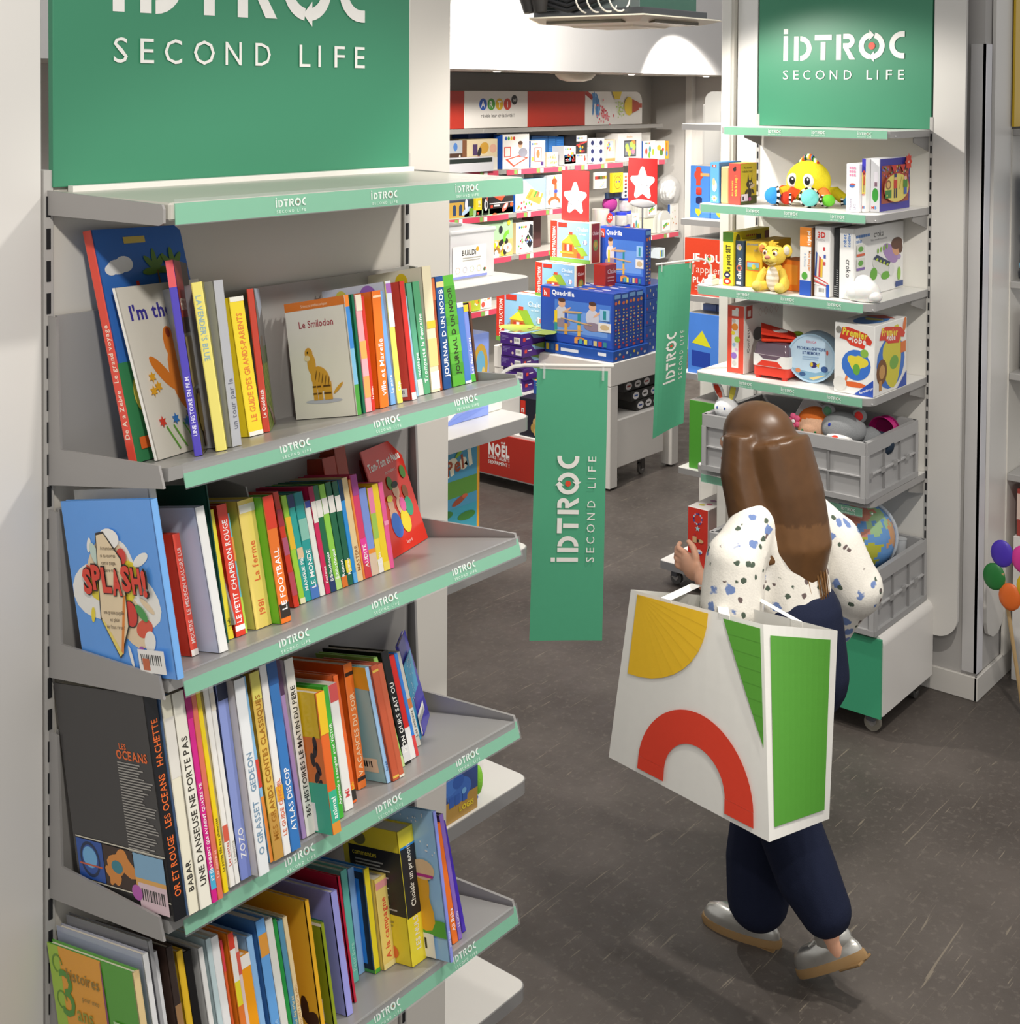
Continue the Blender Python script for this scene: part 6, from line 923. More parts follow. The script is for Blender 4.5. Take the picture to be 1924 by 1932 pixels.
RS = ((5.0, 2.348, 2.317, 2.90), (4.822, 2.029, 1.997, 2.905), (4.81, 1.689, 1.655, 2.905), (4.815, 1.323, 1.29, 2.905), (4.83, .925, .862, 2.895))
for (x0, zt, zb, yl), ys in zip(RS, RYS):
    sh = shelfboard(ru, RW, x0, R0+.003, RX-.004, R1-.003, zt, .03 if zt < 2.3 else .028, 'a3a1a0', 'efede8', .045, '-x')
    yr = 2.176 if zt < 2.3 else 2.17
    b = RW(); b.box(x0-.012, yr, zb, x0-.009, yl, zb+.032, RAIL); rl = b.build('label_rail', GLOSS, ru)
    shelf_logo_rail(rl, RW, (x0-.012, 0, zb), (0, -1, 0), Vector((0, 0, 1)), [-y for y in ys], .0115)
    b = RW(); b.box(x0-.015, yr-.002, zb-.004, x0-.0135, yl+.003, zb+.038, 'e8eef0'); b.build('clear_cover', FILM, rl)
    b = RW()
    for y in (R0+.01, R1-.02): b.prism([(RX-.006, y, zt-.002), (RX-.16, y, zt-.032), (RX-.16, y, zt-.05), (RX-.006, y, zt-.09)], (0, .004, 0), '8f8d8b')
    b.build('bracket', METAL, sh)
    b = RW()
    for q in range(0, 7): b.ball((x0+.02, R0+.01+q*.1, zb+.01), .004, 'c8c8c8', 6, 4)
    b.build('rivet', METAL, sh, kind='stuff')
# -- rolling base
tr = thing('rolling_plinth', 'white rolling plinth with green front under the lower grey crate', 'plinth', (5.1, 2.5, 0)); TW = lambda: wmb(tr)
b = TW(); pr = [(4.862, 2.10, .088), (4.862, 2.10, .36)]+[(4.862, 2.14-.04*math.cos(math.radians(a)), .36+.04*math.sin(math.radians(a))) for a in range(10, 91, 16)]+[(4.862, 2.86+.04*math.sin(math.radians(a)), .36+.04*math.cos(math.radians(a))) for a in range(0, 91, 16)]+[(4.862, 2.90, .088)]
b.prism(pr, (.495, 0, 0), 'e6e2dd'); b.build('body', LAM, tr, True, .5)
b = TW(); b.box(4.849, 2.104, .08, 4.861, 2.89, .388, '3f9f76'); gf = b.build('green_front', PAPER, tr)
b = TW(); logo(Art(b, (4.849, 0, 0), (0, -1, 0), (0, 0, 1)), -2.80, .232, .1); b.build('front_lettering', PAPER, gf)
for x, y in ((4.91, 2.16), (5.29, 2.15), (4.91, 2.84), (5.29, 2.84)): caster(tr, TW, x, y, .088, .033, '8c867a' if x < 5 else '4c4a48', x < 5)
def crate(x, y, z, dx, dy, dz, label):
    t = thing('folding_crate', label, 'crate', (x, y, z)); C = 'a9a8a8'; D = '8a8989'
    rim = .05
    def wall(p0, p1, n, name, hole):
        # p0->p1 along the wall, n outward normal, standing on z 0..dz; ribs, rim, hand hole
        b = MB(); p0, p1, n = Vector(p0), Vector(p1), Vector(n); u = (p1-p0).normalized(); L = (p1-p0).length; Zv = Vector((0, 0, 1))
        def bx(a0, a1, z0, z1, t0, t1, c, fb=None):
            m = Matrix((u, -n, Zv)).transposed().to_4x4(); m.translation = p0; o = b.M; b.M = m; b.box(a0, -t1, z0, a1, -t0, z1, c, fb or 0); b.M = o
        if hole:
            h0, h1 = L/2-.055, L/2+.055; zt, zb = dz-.016, dz-.047
            bx(0, h0, dz-rim, dz, -.012, .008, C); bx(h1, L, dz-rim, dz, -.012, .008, C); bx(h0, h1, zt, dz, -.012, .008, C); bx(h0, h1, dz-rim-.006, zb, -.012, .008, C)
            for a in (h0-.006, h1): bx(a, a+.006, zb-.006, zt+.006, .008, .011, 'c4c3c2')
            bx(h0-.006, h1+.006, zb-.008, zb, .008, .011, 'c4c3c2'); bx(h0-.006, h1+.006, zt, zt+.006, .008, .011, 'c4c3c2')
        else: bx(0, L, dz-rim, dz, -.012, .008, C)
        bx(0, L, .02, dz-rim, -.008, -.004, C); bx(-.004, L+.004, 0, .02, -.012, .010, 'a4a3a3')
        n_ = max(3, int(L/.17)+1)
        for i in range(n_+1):
            a = .012+(L-.03)*i/n_; bx(a, a+.007, .02, dz-rim, -.004, .005, D)
        for zz in (dz*.42,): bx(.0, L, zz, zz+.005, -.004, .006, 'b6b5b5')
        if not hole:
            for i in range(4): bx(.02+L*i*.24, .05+L*i*.24, dz*.42-.008, dz*.42+.013, .004, .009, '9a9999')
        bx(-.002, .016, .02, dz-rim, .0, .009, 'b0afaf'); bx(L-.016, L+.002, .02, dz-rim, .0, .009, 'b0afaf')
        b.build(name, PLAST, t)
    e = .012
    wall((e, dy-e, 0), (e, e, 0), (-1, 0, 0), 'long_wall', True); wall((e, e, 0), (dx-e, e, 0), (0, -1, 0), 'short_wall', False)
    wall((dx-e, e, 0), (dx-e, dy-e, 0), (1, 0, 0), 'long_wall', True); wall((dx-e, dy-e, 0), (e, dy-e, 0), (0, 1, 0), 'short_wall', False)
    b = MB(); b.box(e, e, .004, dx-e, dy-e, .010, '8c8b8b'); b.build('floor_panel', PLAST, t)
    return t
crate(4.778, 2.14, .926, .51, .74, .232, 'grey folding crate of soft toys on the shelf behind the woman')
crate(4.828, 2.12, .402, .52, .75, .25, 'grey folding crate with a globe, on the rolling plinth')
# ---------------------------------------------------------------- toys, second shelf from the top
def seal(A, x, y, q): A.poly([(x-q, y-q*.5), (x+q, y-q*.5), (x+q, y+q*.5), (x-q, y+q*.5)], 'd8443c'); A.ell(x, y, q*.5, q*.3, 'f4f0ea')
gamebox('game_box', 'tall sky blue game box behind the plain wooden box', 'game box', 4.885, 2.862, 2.03, .187, .044, .172, '4c98dc', {'-x': '68b0ec'}, {'-x': lambda A, w, h: (seal(A, w*.45, h*.91, w*.22), A.ell(w*.5, h*.42, w*.26, h*.14, 'f0f0e8'), A.ell(w*.42, h*.52, w*.16, h*.1, 'e0c8a0'), A.star(w*.5, h*.12, w*.34, 'f4e8d8', .6, 9), A.ell(w*.5, h*.12, w*.12, w*.1, 'e8a050')), '-y': lambda A, w, h: (A.ell(w*.5, h*.5, w*.3, h*.35, 'c87838'), A.rect(w*.7, h*.85, w*.95, h*.97, 'b83c30'), A.rect(0, h*.4, w, h*.97, '34508c') if False else None)})
gamebox('game_box', 'plain pale wooden box between a blue and a red game', 'game box', 4.893, 2.82, 2.03, .1, .040, .155, 'e8c48c', bev=.004, mat=WOOD)
def a_wolf(A, w, h):
    A.text('Au secours', w*.2, h*.86, h*.06, '5c5420', .01, w*.5); A.text('voila le Loup !', w*.1, h*.77, h*.06, '5c5420', .01, w*.75)
    A.rect(0, 0, w, h*.2, '4c5424'); A.ell(w*.55, h*.48, w*.2, h*.1, '2c2a2c'); A.poly([(w*.42, h*.55), (w*.46, h*.72), (w*.52, h*.56)], '2c2a2c'); A.poly([(w*.62, h*.55), (w*.7, h*.7), (w*.7, h*.53)], '2c2a2c'); A.ell(w*.55, h*.28, w*.12, h*.14, '2c2a2c'); A.ell(w*.35, h*.3, w*.1, h*.04, '2c2a2c', rot=.7); A.ell(w*.75, h*.3, w*.1, h*.04, '2c2a2c', rot=-.7); A.ell(w*.7, h*.43, w*.17, h*.04, 'c8b498', rot=.3); A.ell(w*.55, h*.5, w*.035, h*.03, 'f0ece0'); A.ell(w*.66, h*.5, w*.03, h*.025, 'f0ece0'); A.rect(w*.04, h*.08, w*.44, h*.25, 'e4d4dc'); A.rect(w*.1, h*.1, w*.2, h*.2, '50484c'); A.ell(w*.55, h*.12, w*.09, h*.05, 'a84880')
gamebox('game_box', 'red and mustard game box with a black wolf on its front', 'game box', 4.88, 2.758, 2.03, .138, .056, .172, 'e4564a', {'-y': 'c8b42c', '+z': 'e0d040'}, {'-x': lambda A, w, h: (A.ell(w*.5, h*.85, w*.14, h*.05, '3c3030'), A.ell(w*.55, h*.9, w*.08, h*.03, '3c3030'), A.text('Au secours', w*.4, h*.2, w*.16, 'f0dc60', .02, h*.4, rot=PI/2), A.text('voila le Loup !', w*.72, h*.2, w*.2, 'f0dc60', .02, h*.5, rot=PI/2)), '-y': a_wolf})
gamebox('game_box', 'white upright box with pink and violet letters beside the circus puzzle', 'game box', 4.895, 2.240, 2.03, .2, .056, .19, 'e8e6ea', {}, {'-x': lambda A, w, h: ([A.rect(w*(.25+.17*i), h*(.74+.075*j), w*(.37+.17*i), h*(.79+.075*j), 'e090b0') for i in range(3) for j in range(3)], A.ell(w*.45, h*.55, w*.2, h*.04, '4870b8'), A.ell(w*.5, h*.58, w*.2, h*.02, 'c85848'), A.text('Mystery', w*.42, h*.05, w*.16, '88809c', 0, h*.3, rot=PI/2), A.text('UFO', w*.75, h*.05, w*.16, '88809c', 0, h*.2, rot=PI/2))})
def a_mbspine(A, w, h): A.rect(0, h*.72, w, h, '3c38b0'); A.rect(0, h*.34, w, h*.74, 'e8d870'); A.ell(w*.55, h*.72, w*.4, h*.06, 'd84838'); A.rect(w*.4, h*.5, w*.72, h*.66, 'c84030'); A.rect(w*.46, h*.38, w*.58, h*.52, '2c2c60'); A.ell(w*.56, h*.69, w*.1, h*.02, 'e0b090'); A.rect(w*.47, h*.7, w*.64, h*.74, '24244c'); A.star(w*.45, h*.33, w*.35, 'd8402c', .7, 8); A.text('60', w*.45, h*.31, h*.035, 'f4f0ea', .02, w*.3, 'c'); A.text('M', w*.2, h*.07, h*.05, 'd8483c', .04, w*.3); A.text('B', w*.55, h*.07, h*.05, '5898d8', .04, w*.3)
def a_circus(A, w, h):
    A.rect(w*.06, h*.15, w*.95, h*.86, '9c4c38'); rd = random.Random(9)
    for i in range(60): A.ell(w*rd.uniform(.08, .93), h*rd.uniform(.6, .84), w*.025, h*.025, rd.choice(['d8a878', '5868a8', '7c8c40', 'c84848', 'e0c060', '8c6898']), 7)
    A.ell(w*.5, h*.44, w*.43, h*.29, 'a83430'); A.ell(w*.5, h*.43, w*.40, h*.27, 'dccb68'); A.poly([(w*.32, h*.86), (w*.5, h*.86), (w*.4, h*.72)], 'c83830'); A.poly([(w*.6, h*.86), (w*.78, h*.86), (w*.7, h*.72)], 'c83830')
    A.ell(w*.22, h*.5, w*.09, h*.09, '8c5c30'); A.ell(w*.22, h*.5, w*.055, h*.06, 'd8a868'); A.rect(w*.12, h*.25, w*.32, h*.4, '3c7c38'); A.ell(w*.18, h*.3, w*.02, h*.02, 'e0d050')
    A.rect(w*.39, h*.42, w*.5, h*.58, 'c83c30'); A.rect(w*.4, h*.24, w*.44, h*.42, '2c2848'); A.rect(w*.46, h*.24, w*.5, h*.42, '2c2848'); A.ell(w*.44, h*.61, w*.04, h*.035, 'e0b090'); A.rect(w*.4, h*.63, w*.48, h*.7, '2c3468'); A.poly([(w*.56, h*.4), (w*.57, h*.4), (w*.65, h*.62), (w*.645, h*.63)], '7c5c28')
    A.rect(w*.7, h*.42, w*.84, h*.57, '4c8838'); A.rect(w*.72, h*.29, w*.82, h*.42, '3c60a8'); A.ell(w*.77, h*.6, w*.045, h*.04, 'e0b8a0'); A.star(w*.87, h*.9, w*.12, 'd8402c', .7, 8); A.text('60', w*.87, h*.875, h*.05, 'f4f0ea', .02, w*.14, 'c')
gamebox('puzzle_box', 'narrow end of a circus puzzle box with red jigsaw badge, left of the other', 'puzzle box', 4.91, 2.2235, 2.03, .2, .0145, .211, 'f0eeec', {}, {'-x': a_mbspine}) if False else gamebox('puzzle_box', 'first of two circus puzzle boxes, showing only its coloured end', 'puzzle box', 4.915, 2.2235, 2.03, .22, .0155, .211, 'f0eeec', {}, {'-x': a_mbspine})
gamebox('puzzle_box', 'large circus puzzle box with blue border and green sticker dot', 'puzzle box', 4.953, 2.183, 2.03, .296, .038, .211, 'd8d8dc', {'-y': '3a3494'}, {'-x': lambda A, w, h: (A.ell(w*.55, h*.32, w*.34, h*.13, '3c9c3c', 24), A.rect(w*.4, h*.5, w*.8, h*.75, 'e8e4ec'), A.rect(w*.45, h*.48, w*.75, h*.56, '886878'), A.text('M', w*.15, h*.06, h*.05, 'd8483c', .04, w*.3), A.text('B', w*.5, h*.06, h*.05, '5898d8', .04, w*.3)), '-y': a_circus})
# octopus
t = thing('plush_octopus', 'yellow plush octopus with big eyes, striped comb and coloured feet', 'soft toy', (5.06, 2.54, 2.031))
b = MB(); b.ball((0, 0, .098), (.085, .092, .088), 'eedc34', 28, 20); b.build('head', FAB, t, True)
for y in (.034, -.034):
    b = MB(); b.ball((-.074, y, .105), (.012, .026, .03), 'f6f4ee', 18, 10); e = b.build('eye', FAB, t, True)
    b = MB(); b.ball((-.084, y-.002, .106), (.005, .013, .018), '1c1a1a', 14, 8); b.ball((-.088, y-.006, .112), (.003, .004, .005), 'f8f8f8', 8, 6); b.build('pupil', PLAST, e, True)
b = MB(); b.tube([(-.083*math.cos(a*.3), .022*math.sin(a*1.2), .058-.012*math.cos(a*1.2)) for a in [(-1+.2*i) for i in range(11)]], .0016, '6c5c20', 6); b.build('smile', FAB, t, True)
b = MB(); n_ = 22; cols = ['d84838', 'f0ece4', '3c8cc8', 'f0d838', '58a848', 'e87838', 'f0ece4', '2c2a2a']
R_ = [[(0, -.045+.09*i/n_, .168+.034*math.sin(PI*i/n_))] for i in range(n_+1)]
b.rings([[Vector(p[0])+Vector((.014*math.cos(2*PI*k/10), 0, .012*math.sin(2*PI*k/10))) for k in range(10)] for p in R_], [cols[(i*3) % 8] for i in range(n_+1)]); b.build('striped_comb', FAB, t, True)
LEGS = [((-.02, .06), (-.06, .13), 'd85028', 'a888d8', .024), ((-.05, .04), (-.10, .10), 'e0a828', '3c94d8', .036), ((-.06, -.03), (-.10, -.055), 'e8d838', '78ccc8', .036), ((-.02, -.06), (-.06, -.115), 'e07838', '68b838', .026), ((.03, .07), (.05, .15), 'e8d838', 'e8a0b0', .022), ((.03, -.07), (.05, -.135), 'd8c828', '58a0d0', .022), ((-.07, .015), (-.085, .045), 'd04820', 'c83c28', .028)]
for (a, c_), (a2, c2), lc, fc_, fr in LEGS:
    b = MB(); b.tube([(a, c_, .045), ((a+a2)/2, (c_+c2)/2, .055), (a2, c2, fr+.006)], [.03, .026, .022], lc, 12); lg = b.build('leg', FAB, t, True)
    b = MB(); d_ = Vector((a2-a, c2-c_, 0)).normalized(); o_ = Vector((a2, c2, fr+.004))-d_*.004
    sx = Vector((-d_.y, d_.x, 0))
    for k in range(18):
        A1, A2 = 2*PI*k/18, 2*PI*(k+1)/18
        for r0, r1, q in ((fr*1.02, fr*1.18, 0),): b.poly([o_+(sx*math.cos(w_)+Vector((0, 0, 1))*math.sin(w_))*rr+d_*s_ for w_, rr, s_ in ((A1, r0, .004), (A1, r1, -.006), (A2, r1, -.006), (A2, r0, .004))], '1c1a1c' if k % 2 else 'f0eee8')
    b.build('striped_cuff', FAB, lg)
    b = MB(); b.ball(o_+d_*.012, (fr, fr, fr*.98), fc_, 16, 12); b.build('foot', FAB, lg, True)
# ---------------------------------------------------------------- third shelf
gamebox('game_box', 'tall yellow and green card game box at the left end', 'game box', 4.875, 2.785, 1.69, .31, .050, .224, 'e8dc38', {'-y': 'd8c828', '+z': 'f0e878'}, {'-x': lambda A, w, h: (A.rect(0, h*.82, w, h, '5c8c30'), A.text('Le petit SET', w*.72, h*.26, w*.42, '2c2a20', .02, h*.5, rot=PI/2), A.ell(w*.45, h*.2, w*.3, h*.055, '2c2450'), A.ell(w*.45, h*.2, w*.14, h*.025, 'f0f0f0'), A.ell(w*.45, h*.08, w*.36, h*.06, 'c83c28'), A.ell(w*.45, h*.08, w*.17, h*.03, 'f0f0f0')), '-y': lambda A, w, h: (A.ell(w*.12, h*.86, w*.06, h*.1, '4c4820'), [A.ell(w*(.36+.05*i), h*.9, w*.015, h*.02, 'b84030') for i in range(6)], A.rect(w*.62, h*.8, w*.75, h*.9, '3c3820'), A.rect(w*.86, h*.78, w*.97, h*.95, '7c4840'), A.star(w*.1, h*.45, w*.07, 'd83828', .5, 8))})
gamebox('game_box', 'dark blue timeline card game box with white title', 'game box', 4.89, 2.748, 1.69, .15, .036, .19, '3c5068', {'+z': 'e0c840'}, {'-x': lambda A, w, h: (A.ell(w*.5, h*.86, w*.34, h*.07, 'd8c8e0'), A.ell(w*.6, h*.84, w*.2, h*.05, 'f0d888'), A.text('chr  no', w*.78, h*.16, w*.52, 'f2f2f0', .04, h*.48, rot=PI/2), A.ring(w*.52, h*.40, w*.2, w*.36, 0, 360, 'e07868', 18), A.rect(w*.18, h*.04, w*.8, h*.1, 'f2f0ec'))})
gamebox('game_box', 'bright yellow figure play box behind the yellow plush cub', 'game box', 4.90, 2.663, 1.69, .25, .079, .19, 'f4c832', {}, {'-x': lambda A, w, h: (A.text('playmobil', w*.1, h*.92, h*.045, '6c9cd0', .02, w*.65), A.text('9119', w*.5, h*.78, h*.045, 'd8c8a8', .01, w*.35), A.rect(w*.08, h*.36, w*.85, h*.56, 'e06838'), A.rect(w*.12, h*.38, w*.81, h*.54, '88c0d8'), A.rect(w*.12, h*.38, w*.81, h*.44, '88b050'), A.ell(w*.5, h*.45, w*.12, h*.05, 'e8d040')), '-y': lambda A, w, h: (A.ell(w*.12, h*.6, w*.1, h*.3, 'e88c28'), A.ell(w*.6, h*.4, w*.2, h*.25, 'f0a030'))})
gamebox('game_box', 'orange box half hidden by the yellow plush cub', 'game box', 4.92, 2.50, 1.69, .12, .085, .125, 'f08428', {}, {'-x': lambda A, w, h: A.rect(w*.15, h*.2, w*.85, h*.85, 'f4a440')})
t = thing('plush_cub', 'yellow sitting plush lion cub with cream striped belly', 'soft toy', (4.865, 2.590, 1.690))
Y1 = 'f0cf58'
b = MB(); b.ball((.01, 0, .058), (.034, .04, .06), Y1, 20, 14); b.ball((.035, -.02, .03), (.03, .03, .03), Y1, 12, 8); b.build('body', FAB, t, True)
b = MB(); b.ball((-.008, 0, .052), (.024, .03, .052), 'f4ecdc', 18, 14, lambda q: 'f4ecdc' if math.sin(q.z*16) > -.6 else 'dccfb8'); b.build('belly', FAB, t, True)
b = MB(); b.ball((.0, 0, .148), (.042, .05, .042), Y1, 24, 16); hd = b.build('head', FAB, t, True)
b = MB(); b.ball((-.036, 0, .134), (.026, .031, .021), 'f2d868', 18, 12); b.ball((-.03, 0, .119), (.02, .024, .012), 'f4e0a0', 14, 8); b.build('muzzle', FAB, hd, True)
b = MB(); b.ball((-.06, 0, .144), (.008, .013, .008), 'e0907c', 12, 8); b.build('nose', FAB, hd, True)
b = MB(); b.tube([(-.052, .024, .124), (-.06, .01, .121), (-.061, 0, .126), (-.06, -.01, .121), (-.052, -.024, .124)], .0014, '6c4c20', 6); b.build('mouth', FAB, hd, True)
for s in (1, -1):
    b = MB(); b.ball((-.036, .022*s, .158), (.007, .011, .011), 'f4f0e8', 12, 8); e = b.build('eye', FAB, hd, True)
    b = MB(); b.ball((-.042, .021*s, .158), (.003, .006, .007), '7c4420', 10, 6); b.ball((-.0445, .021*s, .159), (.002, .003, .0038), '181412', 8, 6); b.build('pupil', PLAST, e, True)
    b = MB(); b.tube([(-.036, .036*s, .172), (-.041, .025*s, .177), (-.043, .012*s, .171)], .0018, '4c3818', 6); b.build('eyebrow', FAB, hd, True)
    b = MB(); b.ball((.008, .054*s, .168), (.012, .022, .026), Y1, 16, 10); er = b.build('ear', FAB, hd, True)
    b = MB(); b.ball((-.001, .055*s, .169), (.007, .014, .018), 'e08850' if s > 0 else 'd8cfc0', 12, 8); b.build('inner_ear', FAB, er, True)
    b = MB(); b.tube([(.0, .034*s, .088), (-.012, .05*s, .064), (-.022, .054*s, .04)], [.014, .015, .016], Y1, 12); b.ball((-.024, .055*s, .034), (.017, .016, .018), Y1, 14, 10); b.build('arm', FAB, t, True)
    b = MB(); b.tube([(.02, .034*s, .026), (-.02, .046*s, .022), (-.045, .05*s, .02)], [.024, .021, .018], Y1, 12); b.ball((-.05, .051*s, .022), (.02, .021, .022), 'f4d870', 14, 10); b.build('leg', FAB, t, True)
b = MB()
for k, (dy_, dz_, r_) in enumerate(((0, .03, .011), (.012, .026, .009), (-.012, .024, .009), (.004, .038, .006))): b.tube([(-.012, dy_*.5, .182), (-.016, dy_, .19+dz_*.4), (-.012+.006*k, dy_*1.5, .186+dz_*.55)], [r_, r_*.7, .002], 'f4c848', 8)
b.build('tuft', FAB, hd, True)
gamebox('game_box', 'orange, white and blue reading pen game box right of the cub', 'game box', 4.846, 2.414, 1.69, .2, .053, .272, 'eceae6', {}, {'-x': lambda A, w, h: (A.rect(0, h*.72, w, h, 'e88c34'), A.text('tiptoi', w*.86, h*.74, w*.28, 'f6f2ea', .04, h*.22, rot=PI/2) , A.text('Mon imagier', w*.72, h*.66, w*.2, 'e09048', .02, h*.32, rot=-PI/2), A.text('A la ferme', w*.36, h*.62, w*.16, '88a8d0', 0, h*.24, rot=-PI/2), A.ell(w*.42, h*.29, w*.24, h*.055, '58a840'), A.rect(w*.02, 0, w*.98, h*.22, '2c58b8'), A.rect(w*.95, 0, w, h, '4c3020')), '-y': lambda A, w, h: A.rect(0, 0, w, h, '6c4830')})
def a_3d(A, w, h): A.text('3D', w*.2, h*.84, h*.08, 'd84038', .04, w*.5); A.text('Puzzle', w*.12, h*.79, h*.045, 'c8c0c0', 0, w*.55); [A.rect(w*x, h*y, w*(x+.14), h*(y+.05), c) for x, y, c in ((.55, .66, 'c84848'), (.6, .55, '4858a8'), (.58, .45, 'c85050'))]; [A.poly([(w*(.02+.13*i), h*.28), (w*(.14+.13*i), h*.28), (w*(.2+.12*i), h*(.62-.03*i)), (w*(.12+.1*i), h*(.64-.03*i))], c) for i, c in enumerate(('4060a8', 'e0d8d0', 'c84840', 'e8c040'))]; [A.poly([(0, h*(.3-.035*i)), (w*.9, h*(.2-.02*i)), (w*.92, h*(.185-.02*i)), (0, h*(.28-.035*i))], c) for i, c in enumerate(('d84848', 'f0ece8', 'd84848', 'f0ece8'))]; A.barcode(w*.25, h*.02, w*.5, h*.13); A.rect(w*.8, 0, w, h*.18, '2c58b8')
gamebox('puzzle_box', 'white puzzle box with a flag sneaker picture', 'puzzle box', 4.857, 2.3425, 1.69, .2, .066, .279, 'eeecea', {}, {'-x': a_3d})
gamebox('game_box', 'narrow black box with rows of tiny white dots', 'game box', 4.886, 2.3135, 1.69, .2, .025, .274, '28282a', {}, {'-x': lambda A, w, h: [A.rect(w*(.1+.1*i), h*(.03+.03*j), w*(.16+.1*i), h*(.042+.03*j), 'c8c8c8') for i in range(8) for j in range(13 if i > 3 else 5)]})
def a_crocs(A, w, h): A.text('coding', w*.74, h*.74, w*.2, '4880c8', .03, h*.22, rot=PI/2); A.text('robot', w*.46, h*.74, w*.2, '4880c8', .03, h*.22, rot=PI/2); A.text('croko', w*.45, h*.56, w*.32, '3c3c3e', 0, h*.36, rot=-PI/2); A.text('3+', w*.5, h*.05, h*.035, '88a8c8', 0, w*.3); A.rect(w*.96, 0, w, h, 'dcdad8')
def a_croc(A, w, h):
    for i in range(6): A.rect(w*(.03+.045*i), h*.86, w*(.07+.045*i), h*.9, '4880c8'); A.k -= A.step
    A.text('robot', w*.03, h*.79, h*.05, '4880c8', .03, w*.24); A.text('croko', w*.38, h*.83, h*.095, '38383a', 0, w*.32); A.text('Robot crocodile programmable', w*.32, h*.78, h*.03, '88888c', 0, w*.4)
    A.ell(w*.72, h*.55, w*.17, h*.12, 'a888c0', rot=-.4); A.ell(w*.84, h*.6, w*.09, h*.1, 'd8a078', rot=-.3); A.ell(w*.85, h*.68, w*.12, h*.09, '5c3420'); A.ell(w*.93, h*.6, w*.045, h*.08, '5c3420'); A.ell(w*.9, h*.47, w*.04, h*.04, 'b098c8')
    A.ell(w*.54, h*.36, w*.2, h*.1, 'dcdcd8', rot=-.35); A.poly([(w*.36, h*.52), (w*.44, h*.57), (w*.72, h*.42), (w*.68, h*.36)], '2c3c5c'); A.ell(w*.38, h*.3, w*.07, h*.09, '68b038'); A.ell(w*.62, h*.24, w*.09, h*.06, '68b038'); [A.ell(w*(.46+.06*i), h*(.62+.015*i), w*.018, h*.04, '88b848') for i in range(4)]; A.ell(w*.74, h*.3, w*.06, h*.09, 'e4e4e2'); A.ell(w*.9, h*.22, w*.035, h*.1, '90c840'); [A.ell(w*(.44+.07*i), h*(.5-.035*i), w*.025, h*.02, 'b8cc48') for i in range(4)]
    for y, c in ((.6, 'd8603c'), (.4, '8868b0'), (.14, 'e07038')): A.rect(w*.03, h*y, w*.19, h*(y+.17), 'e0e0d8'); A.rect(w*.03, h*y, w*.19, h*(y+.035), c); A.ell(w*.11, h*(y+.1), w*.05, h*.04, '68a848')
    A.rect(w*.82, h*.03, w*.98, h*.11, '2c4888')
gamebox('game_box', 'large white robot game box showing a boy and a green machine', 'game box', 4.869, 2.246, 1.69, .474, .062, .277, 'f0efed', {'-z': '3c3c3c'}, {'-x': a_crocs, '-y': a_croc})
b = MB(); rd = random.Random(4); b.ball((0, 0, .036), (.05, .062, .052), 'ecebe8', 26, 18); b.ball((-.02, .03, .03), (.03, .036, .032), 'ecebe8', 18, 12); b.ball((-.012, -.045, .022), (.03, .03, .024), 'ecebe8', 16, 10); b.ball((.012, .01, .07), (.03, .036, .03), 'ecebe8', 16, 10)
b.V = [(x, y, max(.0, z)) for x, y, z in b.V]
t = b.build('night_light', mk('milky_plastic', .35, sss=.5), None, True, label='milky white rounded animal night light in front of the robot box', cat='night light'); t.location = (4.87, 2.178, 1.69) if False else (4.868, 2.20, 1.6905)
# ---------------------------------------------------------------- fourth shelf
def a_conf(A, w, h):
    A.rect(w*.28, h*.84, w*.66, h*.93, 'f4f0ea'); A.ell(w*.58, h*.93, w*.1, h*.04, 'f4f0ea'); A.rect(w*.28, h*.08, w*.68, h*.80, 'f0ece6')
    for x, y, q, c in ((.4, .77, .11, 'c8c4bc'), (.46, .68, .19, 'f09438'), (.36, .59, .11, 'f0d840'), (.6, .5, .16, 'b4d048'), (.42, .42, .1, 'a8c8e8'), (.56, .35, .08, 'e8b8d8'), (.42, .26, .17, 'a078d0'), (.44, .15, .12, 'd8d4cc')): A.ell(w*x, h*y, min(w*q, w*.3), w*q, c)
gamebox('game_box', 'red and white spotted memory game box standing upright', 'game box', 4.887, 2.737, 1.3245, .34, .08, .285, 'e4e0da', {'-x': 'e2503a'}, {'-x': a_conf, '-y': lambda A, w, h: (A.rect(w*.05, h*.8, w*.2, h*.99, 'b83c30'), A.rect(w*.08, h*.83, w*.16, h*.92, 'e8dcd4'), [A.ring(w*(.4+.14*i), h*.86, w*.045, w*.05, 0, 360, 'b87868', 4) for i in range(4)], A.text('Confetti', w*.13, h*.3, w*.06, '3c3c3c', 0, h*.4, rot=PI/2), A.ell(w*.34, h*.55, w*.12, h*.1, '5c5c5c'))})
t = thing('toy_toaster', 'red and white toy carry case with smoky clear lid', 'toy', (4.885, 2.60, 1.3235), 0)
def rbox(b, x0, x1, y0, y1, z0, z1, r_, c, n=5):
    P = []
    for cx, cy, a0 in ((x1-r_, y1-r_, 0), (x0+r_, y1-r_, 90), (x0+r_, y0+r_, 180), (x1-r_, y0+r_, 270)): P += [(cx+r_*math.cos(math.radians(a0+90*i/n)), cy+r_*math.sin(math.radians(a0+90*i/n))) for i in range(n+1)]
    return P
P = rbox(None, 0, .14, -.065, .095, 0, 0, .02, '')
b = MB(); b.rings([[(x, y, .012) for x, y in P], [(x*1.0, y, .055) for x, y in P]], 'e2402c'); b.build('red_base', PLAST, t, True)
b = MB(); b.rings([[(x, y, z) for x, y in rbox(None, -.003, .143, -.068, .098, 0, 0, .022, '')] for z in (.05, .056, .095, .098)], 'eeece8'); b.build('white_band', PLAST, t, True)
